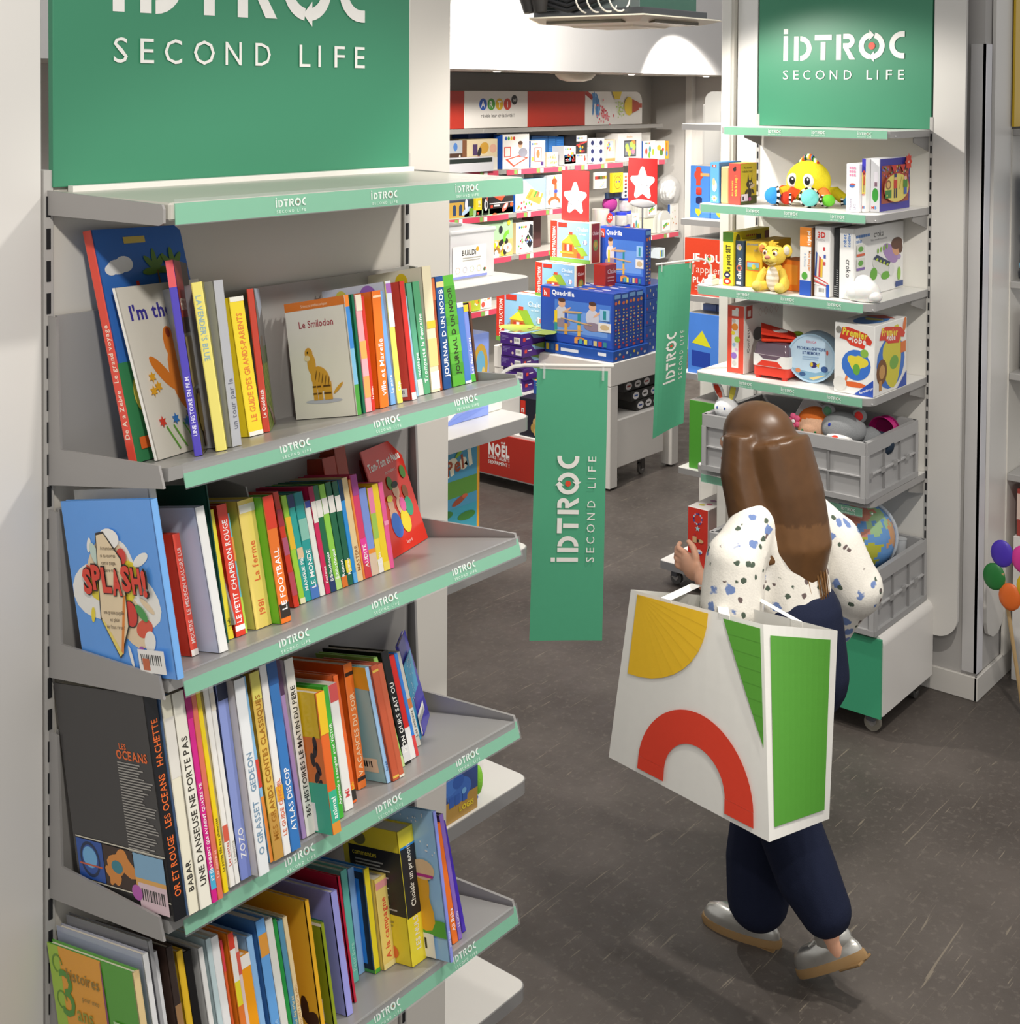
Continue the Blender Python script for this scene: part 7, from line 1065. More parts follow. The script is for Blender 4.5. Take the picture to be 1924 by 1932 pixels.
b = MB(); b.rings([[(.07+(x-.07)*s_, .015+(y-.015)*s_, z) for x, y in P] for z, s_ in ((.098, 1), (.13, .95), (.145, .86), (.15, .7))], '6c5866'); b.build('smoky_lid', mk('smoky_plastic', .12, coat=.6), t, True)
for y in (-.045, .075): b = MB(); b.lathe([(.012, 0), (.014, .013)], (.015, y, 0), 'd83828', 12); b.lathe([(.012, 0), (.014, .013)], (.12, y, 0), 'd83828', 12); b.build('foot', PLAST, t, True)
b = MB(); A = Art(b, (-.0032, .095, 0), (0, -1, 0), (0, 0, 1)); A.poly([(.02, .052), (.045, .075), (.115, .075), (.14, .052)], 'e2402c'); b.poly([A.p(*q) for q in ((.03, .098), (.05, .082), (.11, .082), (.13, .098))], '6c5866'); b.build('wave_print', PLAST, t)
t = thing('cloth_book', 'red soft cloth book lying on the toy carry case', 'book', (4.955, 2.615, 1.4755), .5)
b = MB(); b.box(-.06, -.07, 0, .06, .07, .012, 'e2462c', .005); b.build('lower_cover', FAB, t); b = MB(); b.prism([(-.06, -.07, .013), (.06, -.07, .013), (.06, .07, .05), (-.06, .07, .03)], (0, 0, .009), 'dc3c28'); b.build('upper_cover', FAB, t)
b = MB(); b.blob = None; b.ball((0, .0, .036), (.03, .04, .008), 'ece4e0', 14, 8); b.ball((.0, .01, .042), (.016, .02, .006), 'b84c40', 10, 6); b.build('animal_patch', FAB, t, True)
b = MB()
for k, c in enumerate(('58883c', 'd8c040', '3c3838', 'e8e4dc')): b.box(-.055, -.078+.002*k, .002+.0025*k, .055, -.068, .004+.0025*k, c)
b.ball((.05, -.08, .02), (.014, .022, .01), '98b838', 10, 6); b.build('leaf_pages', FAB, t)
t = thing('game_tin', 'round pale blue fishing game tin tilted up on its edge', 'game tin', (4.935, 2.455, 1.3245), .18)
b = MB(); TR = .098
b.lathe([(TR*.97, .0), (TR, .004), (TR, .10), (TR*.97, .104)], (0, 0, TR+.001), 'a8cce8', 40, 'x'); b.build('tin_body', PLAST, t, True)
b = MB(); b.lathe([(TR*.93, -.001), (TR*.93, -.003), (TR*1.015, -.004), (TR*1.015, .022)], (0, 0, TR+.001), 'b8d8f0', 40, 'x', cap=False); b.build('lid_rim', PLAST, t, True)
b = MB(); A = Art(b, (-.0012, 0, TR+.001), (0, -1, 0), (0, 0, 1)); q = TR*.92
A.ell(0, 0, q, q, 'c4def2', 40); A.poly([(-q*.86, -q*.5)]+[(q*math.cos(a), q*math.sin(a)) for a in [math.radians(210+6*i) for i in range(21)]]+[(q*.5, -q*.55), (q*.2, -q*.65), (-q*.3, -q*.6)], '88b4d0'); A.poly([(q*.1, -q*.98), (q*.7, -q*.7), (q*.3, -q*.78), (-q*.1, -q*.9)], 'f0d890'); A.ell(-q*.4, -q*.75, q*.15, q*.1, '3c6090'); A.ell(q*.6, -q*.45, q*.16, q*.14, '385c98'); A.ell(-q*.6, -q*.6, q*.12, q*.1, 'e09060'); A.ell(q*.1, -q*.3, q*.17, q*.13, '342c70'); A.ell(q*.02, -q*.28, q*.06, q*.1, 'e8c838'); A.poly([(q*.22, -q*.3), (q*.38, -q*.18), (q*.34, -q*.42)], 'd8c838'); A.ell(q*.72, q*.3, q*.05, q*.12, 'e06858')
A.text('EDUCA', 0, q*.68, q*.1, 'e07088', .01, q*.45, 'c'); A.text('PECHE MAGNETIQUE', 0, q*.36, q*.13, '30508c', .02, q*1.3, 'c'); A.text('ET MEMORY', 0, q*.16, q*.13, '30508c', .02, q*.8, 'c'); A.lines(-q*.4, q*.02, q*.8, q*.1, 2, '98b8d8'); b.build('lid_print', PAPER, t)
def a_globe(A, w, h, lion=False):
    if not lion: A.ell(w*.5, h*.14, w*.3, h*.04, 'e06830'); A.poly([(w*.3, h*.26), (w*.36, h*.26), (w*.3, h*.14), (w*.24, h*.14)], 'e88040'); A.ell(w*.55, h*.42, w*.36, w*.36, '3c74cc'); A.blob(w*.58, h*.46, w*.2, 'e0d040', 4, .3); A.ell(w*.56, h*.36, w*.09, h*.08, '68a840'); A.ell(w*.75, h*.6, w*.1, h*.06, '88b448')
    else: A.ell(w*.5, h*.42, w*.44, h*.38, '3c74cc'); A.blob(w*.55, h*.48, w*.33, 'd8cc40', 6, .25); A.ell(w*.6, h*.4, w*.14, h*.1, '78ac48'); A.ell(w*.22, h*.32, w*.16, h*.18, '7c5028'); A.ell(w*.23, h*.32, w*.09, h*.1, 'c89858'); A.rect(w*.14, h*.06, w*.22, h*.2, 'c08848'); A.ell(w*.92, h*.9, w*.05, h*.11, 'e07838', rot=-.3); A.rect(w*.8, h*.5, w*.97, h*.66, 'e07838')
    P = [(.13, .8), (.2, .96), (.35, .97), (.8, .9), (.94, .8), (.9, .74), (.78, .76), (.74, .68), (.4, .72), (.3, .78)]
    A.poly([(w*x, h*(y-.02)) for x, y in P], 'd8402c'); A.text('Premier', w*.2, h*.84, h*.1, 'f0dc48', .04, w*.62, rot=-.12); A.text('globe', w*.34, h*.75, h*.085, 'f4f0ea', .04, w*.45, rot=-.1)
    A.poly([(w*.5, 0), (w*.98, 0), (w*.98, h*.24)] if not lion else [(w*.7, 0), (w, 0), (w, h*.22)], '2c50b0')
    if not lion: A.text('Ravensburger', w*.66, h*.02, h*.035, 'f4f4f4', .01, w*.36, rot=.45); A.ring(w*.15, h*.13, .001, .028, 0, 360, 'e4e2dc', 14); A.ell(w*.11, h*.9, w*.07, h*.05, '8c8880')
gamebox('game_box', 'big white first globe box with lion and globe pictures', 'game box', 4.848, 2.147, 1.3245, .304, .167, .275, 'f0eeea', {}, {'-x': a_globe, '-y': lambda A, w, h: a_globe(A, w, h, True), '+z': lambda A, w, h: (A.ell(w*.55, h*.45, w*.35, h*.38, '4478b8'), A.blob(w*.55, h*.5, w*.18, 'c8bc48', 4, .3), A.poly([(w*.1, h*.7), (w*.5, h*.9), (w*.9, h*.75), (w*.6, h*.62)], 'b84838'))})
# ---------------------------------------------------------------- soft toys in the upper crate
t = thing('plush_rabbit', 'white plush rabbit with red and yellow lined ears at the left of the crate', 'soft toy', (4.86, 2.80, 1.09))
b = MB(); b.ball((0, 0, .09), (.05, .052, .048), 'f0f0f2', 20, 14); b.ball((.01, 0, .03), (.05, .05, .05), 'ececee', 16, 10); b.build('head', FAB, t, True)
for s, c, c2, lean in ((1, 'f4f4f4', 'c8402c', .035), (-1, 'b8b8b8', 'd8c850', -.03)):
    b = MB(); m_ = Matrix.Rotation(-.5 if s > 0 else .25, 4, 'X'); b.M = Matrix.Translation((.0, .022*s+.0, .13)) @ m_; b.ball((0, 0, .04), (.008, .021, .052), c, 14, 12); er = b.build('ear', FAB, t, True)
    b = MB(); b.M = Matrix.Translation((-.007, .022*s, .13)) @ m_; b.ball((0, 0, .036), (.004, .013, .04), c2, 12, 10, lambda q, c2=c2: c2 if q.z > -.2 else ('e86850' if c2[0] == 'c' else 'f0e060')); b.build('ear_lining', FAB, er, True)
for y in (.018, -.018): b = MB(); b.ball((-.047, y, .098), (.003, .0035, .006), '3c58a8', 8, 6); b.build('eye', FAB, t, True)
t = thing('rag_doll', 'soft doll with orange hair and a pink flower in the upper crate', 'soft toy', (4.90, 2.415, 1.09))
b = MB(); b.ball((0, 0, .07), (.065, .075, .07), 'e8b898', 24, 16); b.ball((.02, 0, -.02), (.05, .06, .06), 'd87848', 14, 10); b.build('head', FAB, t, True)
b = MB(); b.ball((.006, .002, .078), (.067, .077, .069), 'd87030', 24, 16)
keep = [i for i, q in enumerate(b.F) if sum(b.V[k][0] for k in q)/len(q) > -.012 or sum(b.V[k][2] for k in q)/len(q) > .105 or sum(b.V[k][1] for k in q)/len(q) > .045]
b.F = [b.F[i] for i in keep]; b.C = [b.C[i] for i in keep]; b.build('hair', FAB, t, True)
for y in (.028, -.028): b = MB(); b.ball((-.062, y, .06), (.004, .005, .006), '2c7040', 8, 6); b.build('eye', FAB, t, True)
b = MB()
for k in range(5): b.ball((-.045, .072+.016*math.cos(2*PI*k/5), .088+.02*math.sin(2*PI*k/5)), (.008, .013, .013), 'e86890', 10, 6)
b.ball((-.053, .072, .088), (.005, .008, .008), 'f4f0f0', 8, 6); b.build('flower', FAB, t, True)
t = thing('plush_mouse', 'grey plush mouse with white muzzle and red nose leaning over the crate rim', 'soft toy', (4.88, 2.285, 1.10))
b = MB(); b.ball((.0, 0, .075), (.07, .09, .066), '8e9092', 26, 18); b.ball((.08, -.05, .02), (.07, .08, .06), '86888a', 16, 12); hd = b.build('head', FAB, t, True)
b = MB(); b.ball((-.038, -.004, .044), (.044, .058, .034), 'f2f0ee', 20, 14); b.build('muzzle', FAB, t, True)
b = MB(); b.ball((-.076, 0, .048), (.015, .018, .016), 'e04838', 14, 10); b.build('nose', FAB, t, True)
for y, z in ((.032, .102), (-.014, .094)): b = MB(); b.ball((-.06, y, z-.006), (.004, .0065, .009), '2c40a8', 10, 6); b.build('eye', FAB, t, True)
for y, c in ((.07, '5c8c6c'), (-.062, 'd83c38')):
    b = MB(); b.ball((.01, y, .135), (.014, .028, .028), '8e9092', 14, 10); er = b.build('ear', FAB, t, True); b = MB(); b.ball((.0, y, .135), (.008, .018, .018), c, 12, 8); b.build('ear_lining', FAB, er, True)
b = MB(); b.ball((0, 0, .03), (.03, .036, .04), 'ecd034', 14, 10); o = b.build('yellow_plush', FAB, None, True, label='small yellow plush paw between doll and mouse in the crate', cat='soft toy'); o.location = (4.905, 2.345, 1.08) if False else (4.875, 2.352, 1.085)
b = MB(); P_ = [(.058*math.cos(a), .058*math.sin(a)) for a in [2*PI*i/24 for i in range(24)]]
b.rings([[(.02*(s_-1)+.0, x*s_, z*s_*1.0) for x, z in P_] for s_ in (1.0, .93)]+[[(.05, x*.8, z*.8) for x, z in P_]], 'c01c78', cap=False); b.rings([[(.055, x*.9, z*.9) for x, z in P_], [(.06, x*.3, z*.3) for x, z in P_]], '8c1c5c'); o = b.build('toy_hoop', PLAST, None, True, label='magenta plastic ring toy at the right end of the upper crate', cat='toy'); o.location = (5.08, 2.215, 1.14)
b = MB(); b.ball((0, 0, .04), (.07, .06, .05), '2c3848', 14, 10); o = b.build('blue_cloth_toy', FAB, None, True, label='dark navy cloth toy in front of the magenta ring', cat='soft toy'); o.location = (5.02, 2.20, 1.06)
t = thing('picture_book', 'white board book with green plant prints standing at the back of the crate', 'book', (5.10, 2.55, 1.0), 0)
b = MB(); b.M = Matrix.Rotation(.5, 4, 'X'); b.box(0, -.12, 0, .02, .12, .2, 'e8e4e4', .002); b.build('boards', PAPER, t); b = MB(); b.M = Matrix.Rotation(.5, 4, 'X'); A = Art(b, (-.0005, .12, 0), (0, -1, 0), (0, 0, 1)); [A.blob(.04+.07*i, .12+.03*(i % 2), .022, c, i, .3) for i, c in enumerate(('2c5c38', '3c6c38', '8c5c38'))]; A.ell(.12, .06, .05, .02, '34489c', rot=-.4); b.build('cover_print', PAPER, t)
b = MB()
for i in range(9): b.ball((.012*math.sin(i*2.1), .11*i/9-.05, .0), (.012, .011, .012), ('e8d030', 'f0dc60', 'd83c2c')[i % 3], 10, 6)
o = b.build('bead_toy', PLAST, None, True, label='yellow and red bead toy seen through the crate hand hole', cat='toy'); o.location = (4.835, 2.51, 1.122)
# ---------------------------------------------------------------- lower crate
t = thing('desk_globe', 'large clear ringed blue world globe in the lower crate', 'globe', (5.06, 2.30, .70)); rd = random.Random(11)
BL = [(Vector((-.6, -.15, .75)).normalized(), .42, 'd8907c'), (Vector((-.85, -.05, .3)).normalized(), .2, 'e0c860'), (Vector((-.3, -.6, .7)).normalized(), .4, 'a8cc98'), (Vector((-.75, -.55, -.25)).normalized(), .36, 'c0c048'), (Vector((-.85, -.3, -.05)).normalized(), .2, 'd890a8'), (Vector((-.5, .75, .2)).normalized(), .3, 'b8cc78'), (Vector((.1, -.9, .2)).normalized(), .35, 'd8a070')]
def gcol(q):
    q = q.normalized(); n_ = .12*math.sin(q.x*9+q.y*7)+.1*math.sin(q.z*13+q.y*5)+.07*math.sin(q.x*23-q.z*17)
    for c, a, col_ in BL:
        if math.acos(max(-1, min(1, q.dot(c)))) < a+n_: return col_
    return '6ca0dc'
b = MB(); b.ball((0, 0, 0), .145, '6ca0dc', 64, 44, gcol); g_ = b.build('sphere', GLOSS, t, True, 0)
b = MB(); pts = [(.153*math.cos(a)*.5, -.153*math.cos(a)*.86, .153*math.sin(a)) for a in [math.radians(-95+10*i) for i in range(20)]]; b.tube(pts, .007, 'dfe6ec', 8); b.build('meridian_ring', TRANSL, t, True)
t = thing('play_ball', 'light blue map printed ball in front of the globe', 'ball', (4.93, 2.50, .635)); b = MB(); b.ball((0, 0, 0), .10, '90c0ec', 28, 20, lambda q: '90c0ec' if math.sin(q.x*8+q.z*3)+math.sin(q.y*7) > -1.2 else 'a8d0a0'); b.build('sphere', GLOSS, t, True)
t = thing('play_ring', 'blue rimmed play arch with red stripe at the crate front', 'toy', (4.885, 2.535, .595)); b = MB(); b.tube([(0, .085*math.cos(a), .085*math.sin(a)) for a in [math.radians(10*i) for i in range(19)]], .012, '6070e0', 10); b.build('blue_rim', FAB, t, True); b = MB(); b.tube([(-.003, .072*math.cos(a), .072*math.sin(a)) for a in [math.radians(10*i) for i in range(19)]], .004, 'd84838', 8); b.build('red_stripe', FAB, t, True)
b = MB(); b.prism([(0, .066*math.cos(a), .066*math.sin(a)) for a in [math.radians(10*i) for i in range(19)]], (.01, 0, 0), '58a8e0'); A = Art(b, (-.001, 0, 0), (0, -1, 0), (0, 0, 1)); A.star(-.02, .03, .008, 'f0d040'); A.ell(.02, .04, .006, .006, '2c4880'); b.build('face', FAB, t)
b = MB(); b.lathe([(.02, 0), (.024, .1), (.026, .102)], (0, 0, 0), 'e4e6e8', 16); o = b.build('clear_cup', TRANSL, None, True, label='clear plastic cup at the back of the lower crate', cat='cup'); o.location = (5.25, 2.20, .56)
# clamp of the second hanging banner
# ================================================================ neighbouring shelf unit of boxed toys
gu = thing('toy_gondola', 'white gondola of boxed toys left of the tall toy unit', 'shelf unit', (6.0, 3.3, 0)); GWm = lambda: wmb(gu)
b = GWm(); P = [(6.1, 3.12, 0), (6.1, 3.665, 0), (6.1, 3.665, 2.45)]+[(6.1, 3.615+.05*math.cos(math.radians(a)), 2.45+.05*math.sin(math.radians(a))) for a in range(15, 91, 15)]+[(6.1, 3.12, 2.5)]; b.prism(P, (.02, 0, 0), 'd6d3cc'); b.build('back_panel', LAM, gu)
b = GWm(); b.box(6.12, 3.12, 0, 6.16, 3.69, 2.43, 'cfccc6', .003); b.build('side_post', LAM, gu)
b = GWm(); b.box(6.096, 3.56, .1, 6.1, 3.565, 2.4, '77736c'); b.build('slot_strip', METAL, gu)
for z in (2.338, 1.863, 1.485, 1.094, .61): shelfboard(gu, GWm, 5.70, 3.12, 6.095, 3.566, z, .03, '8f8d8c', 'efede8', .02, '-x')
b = GWm(); b.box(5.98, 3.12, 2.02, 6.094, 3.50, 2.05, '7c7a78', .002); b.build('short_shelf', METAL, gu)
gamebox('toy_box', 'narrow royal blue box on the short shelf, partly behind the green rail', 'toy box', 5.985, 3.38, 2.051, .08, .11, .19, '1c50a8', {}, {'-x': lambda A, w, h: (A.text('je joue', w*.6, h*.5, w*.2, 'c8d8f0', .01, h*.4, rot=PI/2), A.text('j\'apprends !', w*.6, h*.1, w*.2, 'c8d8f0', .01, h*.4, rot=PI/2))})
def a_ham(A, w, h): A.ell(w*.42, h*.82, w*.22, h*.1, 'd04830'); A.ell(w*.42, h*.93, w*.14, h*.05, 'd04830'); A.rect(w*.3, h*.62, w*.52, h*.82, 'd04830'); A.rect(w*.52, h*.8, w*.97, h*.86, 'd8a868'); A.rect(w*.3, h*.46, w*.58, h*.56, 'cc3c2c'); A.ell(w*.44, h*.56, w*.14, h*.025, 'd85040'); A.ell(w*.44, h*.46, w*.14, h*.025, 'b83428'); A.poly([(w*.3, h*.28), (w*.44, h*.26), (w*.6, h*.29), (w*.6, h*.38), (w*.46, h*.41), (w*.3, h*.38)], '242458'); A.poly([(w*.28, h*.17), (w*.6, h*.17), (w*.6, h*.12), (w*.44, h*.02), (w*.28, h*.1)], 'd8c828')
for i in range(2): gamebox('toy_box', ('blue tool toy box showing a red hammer', 'second blue tool toy box, half behind the green rail')[i], 'toy box', 5.80, 3.45-.119*i, 1.8635, .25, .115, .262, '4a88d8', {'+z': 'dcd4c8'}, {'-x': a_ham})
def a_joue(A, w, h): A.text('JE JOUE', w*.1, h*.6, h*.13, 'f4efe8', .04, w*.55); A.text('J\'apprends', w*.1, h*.4, h*.13, 'f0dcd0', -.0, w*.55); A.text('PLAY | learn', w*.12, h*.22, h*.1, 'f4efe8', .03, w*.58); A.ell(w*.345, h*.665, w*.04, w*.045, 'f4efe8'); A.poly([(w*.345, h*.73), (w*.37, h*.7), (w*.345, h*.665), (w*.32, h*.7)], 'd84030'); A.poly([(w*.32, h*.695), (w*.345, h*.66), (w*.345, h*.61), (w*.32, h*.64)], '3c8848'); A.poly([(w*.37, h*.695), (w*.345, h*.66), (w*.345, h*.61), (w*.37, h*.64)], 'd8d040'); A.lines(w*.15, h*.14, w*.2, h*.05, 2, 'e8a898'); A.lines(w*.4, h*.14, w*.16, h*.05, 2, 'e8a898')
gamebox('toy_box', 'large red play and learn box with white lettering', 'toy box', 5.72, 3.13, 1.4855, .34, .415, .283, 'd6401f', {'+z': '9c9a96'}, {'-x': a_joue})
gamebox('toy_box', 'small blue box peeking out above the red lettered box', 'toy box', 5.90, 3.30, 1.7688, .1, .14, .03, '3c68c0')
for i in range(4): gamebox('toy_box', 'clear backed blue shape toy, number %s from the left on the middle shelf' % ('one', 'two', 'three', 'four')[i], 'toy box', 5.84, 3.43-.082*i, 1.0945, .06, .078, .33, '88a0e4', {}, {'-x': lambda A, w, h: (A.rect(0, h*.72, w, h*.86, 'c89c28'), A.ell(w*.5, h*.79, w*.26, h*.05, '1c1c20'), A.rect(w*.06, 0, w*.14, h*.7, 'd8dcf0'))}, bev=.001)
def a_sort(A, w, h): A.poly([(w*.08, h*.5), (w*.46, h*.45), (w*.28, h*.72)], 'e0dc28'); A.ell(w*.84, h*.63, w*.17, h*.15, 'dcb4c8', 24); A.poly([(w*.08, h*.38), (w*.44, h*.36), (w*.44, h*.1), (w*.08, h*.12)], '2444a8'); A.poly([(w*.64, h*.25), (w*.78, h*.37), (w*.96, h*.35), (w*1.0, h*.2), (w*.94, h*.1), (w*.74, h*.12)], '38903c')
gamebox('toy_box', 'big blue shape sorter cube box with yellow triangle and pink circle', 'toy box', 5.72, 3.23, 1.0945, .11, .29, .30, '4c86e0', {'+z': 'a8a49e'}, {'-x': a_sort})
def a_foot(A, w, h):
    for i, (c, n_) in enumerate((('88c048', '2'), ('f08428', '4'), ('e05898', '6'))):
        y = h*(.18+.29*i); A.ell(w*.32, y+h*.03, w*.11, h*.08, c); A.ell(w*.31, y-h*.09, w*.08, h*.05, c); A.rect(w*.22, y-h*.062, w*.4, y-h*.05, 'f0f0e8'); A.rect(w*.22, y-h*.045, w*.4, y-h*.033, 'f0f0e8'); A.text(n_, w*.32, y+h*.02, h*.05, 'f4f4ee', .03, w*.1, 'c')
    A.ell(w*.62, h*.8, w*.11, h*.08, '78a8e0'); A.ell(w*.62, h*.45, w*.06, h*.1, '2c5c20')
gamebox('toy_box', 'green hopscotch box with coloured numbered footprints', 'toy box', 5.73, 3.14, .6105, .25, .375, .343, '4d9a30', {'+z': 'a4a09c'}, {'-x': a_foot})
gamebox('toy_box', 'small violet box with white circle behind the hopscotch box', 'toy box', 5.99, 3.36, .6105, .09, .1, .44, '643c90', {}, {'-x': lambda A, w, h: A.ell(w*.5, h*.9, w*.42, w*.42, 'f0ecf0')})
pl = thing('low_trolley', 'low white trolley board with grey edge carrying red craft boxes', 'trolley', (5.9, 3.4, 0)); PW = lambda: wmb(pl)
shelfboard(pl, PW, 5.665, 3.12, 6.09, 3.645, .128, .04, '7f7e80', 'f2f0ec', .02, '-x', 'board')
for x, y in ((5.742, 3.616-.03), (6.04, 3.58), (5.742, 3.17), (6.04, 3.17)): caster(pl, PW, x, y, .087, .032, '5c5a58', True)
def a_red(A, w, h):
    for i in range(14): a = 2*PI*i/14; A.ell(w*.5+w*.2*math.cos(a), h*.82+w*.22*math.sin(a), w*.04, w*.045, ('4858a0', 'e8a0b8', 'a8d0e0', '343478')[i % 4], 8)
    A.star(w*.5, h*.66, w*.13, 'a0d4dc'); A.rect(w*.26, h*.42, w*.46, h*.52, 'd8b080'); A.rect(w*.33, h*.52, w*.4, h*.57, 'b83040'); A.ell(w*.65, h*.46, w*.14, h*.03, 'd8b080'); A.ell(w*.53, h*.46, w*.04, h*.025, '3c2c24'); A.ell(w*.6, h*.28, w*.14, h*.04, 'f0ece8'); A.ell(w*.62, h*.26, w*.08, h*.02, '6078c0'); A.ell(w*.4, h*.23, w*.14, h*.018, 'b8c0e0')
for i in range(2): gamebox('craft_box', ('tall red craft box with bead bracelet and lipstick prints', 'second red craft box half hidden by the white post')[i], 'craft box', 5.69+.1*i, 3.375-.24*i if i == 0 else 3.225, .1285, .30, .118, .30-.03*i, 'ddd8d4', {'-x': 'd03426'}, {'-x': a_red, '+z': lambda A, w, h: [A.ell(w*x, h*y, w*.14, h*.05, c) for x, y, c in ((.4, .2, 'b8b040'), (.6, .3, 'a83058'), (.5, .5, '883878'), (.7, .6, 'c09850'))]})
# ================================================================ ceiling unit, hanging banners, right edge
ac = thing('air_conditioner', 'cream ceiling air conditioner cassette with grey metal body and loose cables', 'air conditioner', (6.97, 4.81, 2.95)); AW = lambda: wmb(ac)
ax0, ax1, ay0, ay1 = 6.525, 7.42, 4.335, 5.30
b = AW(); q = lambda d, z: [(ax0+d, ay0+d, z), (ax1-d, ay0+d, z), (ax1-d, ay1-d, z), (ax0+d, ay1-d, z)]
b.rings([q(.02, 2.955), q(0, 2.945), q(.1, 2.915), q(.24, 2.905), q(.26, 2.895), q(.4, 2.89)], 'e6dcc6'); b.build('cassette_panel', PLAST, ac)
for x0, y0, x1, y1 in ((ax0+.2, ay0+.055, ax1-.2, ay0+.1), (ax0+.055, ay0+.2, ax0+.1, ay1-.2)): b = AW(); b.box(x0, y0, 2.91, x1, y1, 2.928, '6c6450'); b.build('air_slot', PLAST, ac)
b = AW(); b.box(ax0+.09, ay0+.07, 2.956, ax1-.07, ay1-.07, 3.0, '6a6c6e', .004); b.box(ax0+.13, ay0+.12, 3.0, ax1-.12, ay1-.12, 3.3, '8a9694', .003, {'-y': '5f8a78'}); b.build('metal_body', STEEL, ac)  # green -y face: reflection of the green sign painted into the metal's colour
b = AW()
for k in range(4): b.tube([(ax0+.06+.012*k+.075*math.cos(a), ay0+.22+.09*k+.03*math.sin(a*.7), 3.06+.085*math.sin(a)) for a in [.35*i for i in range(19)]], .006, 'e4ded2', 6)
b.build('cable', PLAST, ac, True)
b = AW()
for k in range(3): b.tube([(ax0+.07, ay0+.35+.02*k, 3.06+.03*k), (ax0+.06, ay0+.6, 2.99+.03*k), (ax0+.08, ay1-.1, 3.06+.03*k)], .014, '1e1e20', 8)
b.build('black_pipe', RUB, ac, True)
for k in range(2): b = AW(); b.tube([(ax0+.02, ay1-.16+.10*k, 3.5), (ax0+.02, ay1-.17+.09*k, 3.1), (ax0+.02, ay1-.18+.08*k, 2.985)], [.07, .062, .04], '2a2724', 14); b.build('insulated_duct', RUB, ac, True)
def pv(x, y, z): return Vector((x, y, z))
def banner(label, pts, clamp, rod, curl):
    t = thing('hanging_banner', label, 'banner', clamp)
    TL, TR, BL, BR = [pv(*p) for p in pts]; N = (TR-TL).cross(BL-TL).normalized()
    if N.dot(Vector((-1, -1, 0))) < 0: N = -N
    def P(s_, v_, k=0): return TL.lerp(TR, s_).lerp(BL.lerp(BR, s_), v_)+N*(curl*math.sin(s_*PI+v_*2.2)*(.3+v_)+k)
    b = wmb(t); n1, n2 = 8, 16
    for i in range(n1):
        for j in range(n2): b.poly([P(i/n1, j/n2), P((i+1)/n1, j/n2), P((i+1)/n1, (j+1)/n2), P(i/n1, (j+1)/n2)], '4ea27c')
    bn = b.build('banner_sheet', PAPER, t, True)
    w, h = (TR-TL).length, (TL-BL).length; m = MB(); A = Art(m, (0, 0, 0), (0, 1, 0), (-1, 0, 0), 0); H = w*.295; logo(A, h*.292, 0, H, 'ebe8e2', 'd8482c')
    b = wmb(t); base = len(b.V)
    m.V = [(x+w*.64, y, z) for x, y, z in m.V]
    b.mesh([P(x/w, 1-y/h, .0015+abs(z)) for x, y, z in m.V], [], 'ffffff'); b.F = m.F; b.C = m.C; b.build('banner_lettering', PAPER, bn)
    b = wmb(t); b.tube([pv(*p) for p in rod], .0045, 'dcd9d2', 8); b.build('rod', PLAST, t, True)
    for s_ in (.1, .93): b = wmb(t); b.tube([P(s_, 0)+Vector((0, 0, .014)), P(s_, .0, .004), P(s_, .035, .004)], .003, 'f0f0f0', 6); b.build('hook', CLEAR, t, True)
    c = Vector(clamp); b = wmb(t); b.box(c.x-.03, c.y-.02, c.z, c.x+.03, c.y+.02, c.z+.024, 'eceae6', .003); b.box(c.x-.015, c.y-.012, c.z+.024, c.x+.015, c.y+.012, c.z+.042, 'e6e4e0', .003); b.build('clamp', PLAST, t)
banner('green hanging banner in front of the toy table, nearest the bookcase', [(2.507, 1.963, 1.833), (2.614, 1.831, 1.828), (2.484, 1.963, 1.181), (2.595, 1.828, 1.181)], (2.405, 2.03, 1.7405), [(2.405, 2.03, 1.77), (2.43, 2.03, 1.805), (2.457, 2.023, 1.826), (2.471, 2.007, 1.837), (2.488, 1.986, 1.841), (2.623, 1.821, 1.84)], .002)
banner('curled green hanging banner clipped to the toy shelf unit', [(4.717, 3.051, 1.766), (4.807, 2.941, 1.782), (4.688, 3.055, 1.045), (4.773, 2.953, 1.104)], (4.855, 2.875, 1.6905), [(4.855, 2.875, 1.72), (4.854, 2.879, 1.77), (4.846, 2.892, 1.79), (4.83, 2.912, 1.797), (4.71, 3.06, 1.772)], .016)
eg = thing('edge_shelf_unit', 'white shelf unit with yellow sign board at the right edge', 'shelf unit', (5.95, 1.93, 0)); EW = lambda: wmb(eg)
b = EW(); b.prism([(5.5, 1.93, 3.4), (5.5, 1.93, .30), (5.52, 1.93, .25), (5.58, 1.93, .22), (5.64, 1.93, .22), (5.69, 1.93, .25), (5.705, 1.93, .30), (5.705, 1.93, 3.4)], (0, .014, 0), 'e2dfda'); b.build('side_panel', LAM, eg)
b = EW(); b.box(5.705, 1.925, .1, 6.5, 1.94, 2.35, 'dcd8d0'); b.build('back_panel', LAM, eg)
b = EW(); b.box(5.69, 1.915, 2.36, 6.5, 1.924, 3.4, 'd9b21c'); b.build('sign_board', LAM, eg)
for z in (2.35, 1.705, 1.315, .885): b = EW(); b.box(5.70, 1.6, z-.03, 6.5, 1.924, z, 'a8a6a4', .003); b.build('shelf', METAL, eg)
for i in range(3): gamebox('game_box', 'blue and white wave patterned box, %s of three at the right edge' % ('bottom', 'middle', 'top')[i], 'game box', 5.73, 1.75, 1.7055+.15*i, .2, .14, .149, '3c5a84', {}, {'-x': lambda A, w, h: (A.rect(0, h*.62, w, h, 'd4d4d8'), A.blob(w*.5, h*.5, w*.45, '6aa0bc', 3, .2), A.ell(w*.6, h*.3, w*.12, w*.12, 'e8e8ec'), A.rect(0, 0, w, h*.14, 'd85034'))})
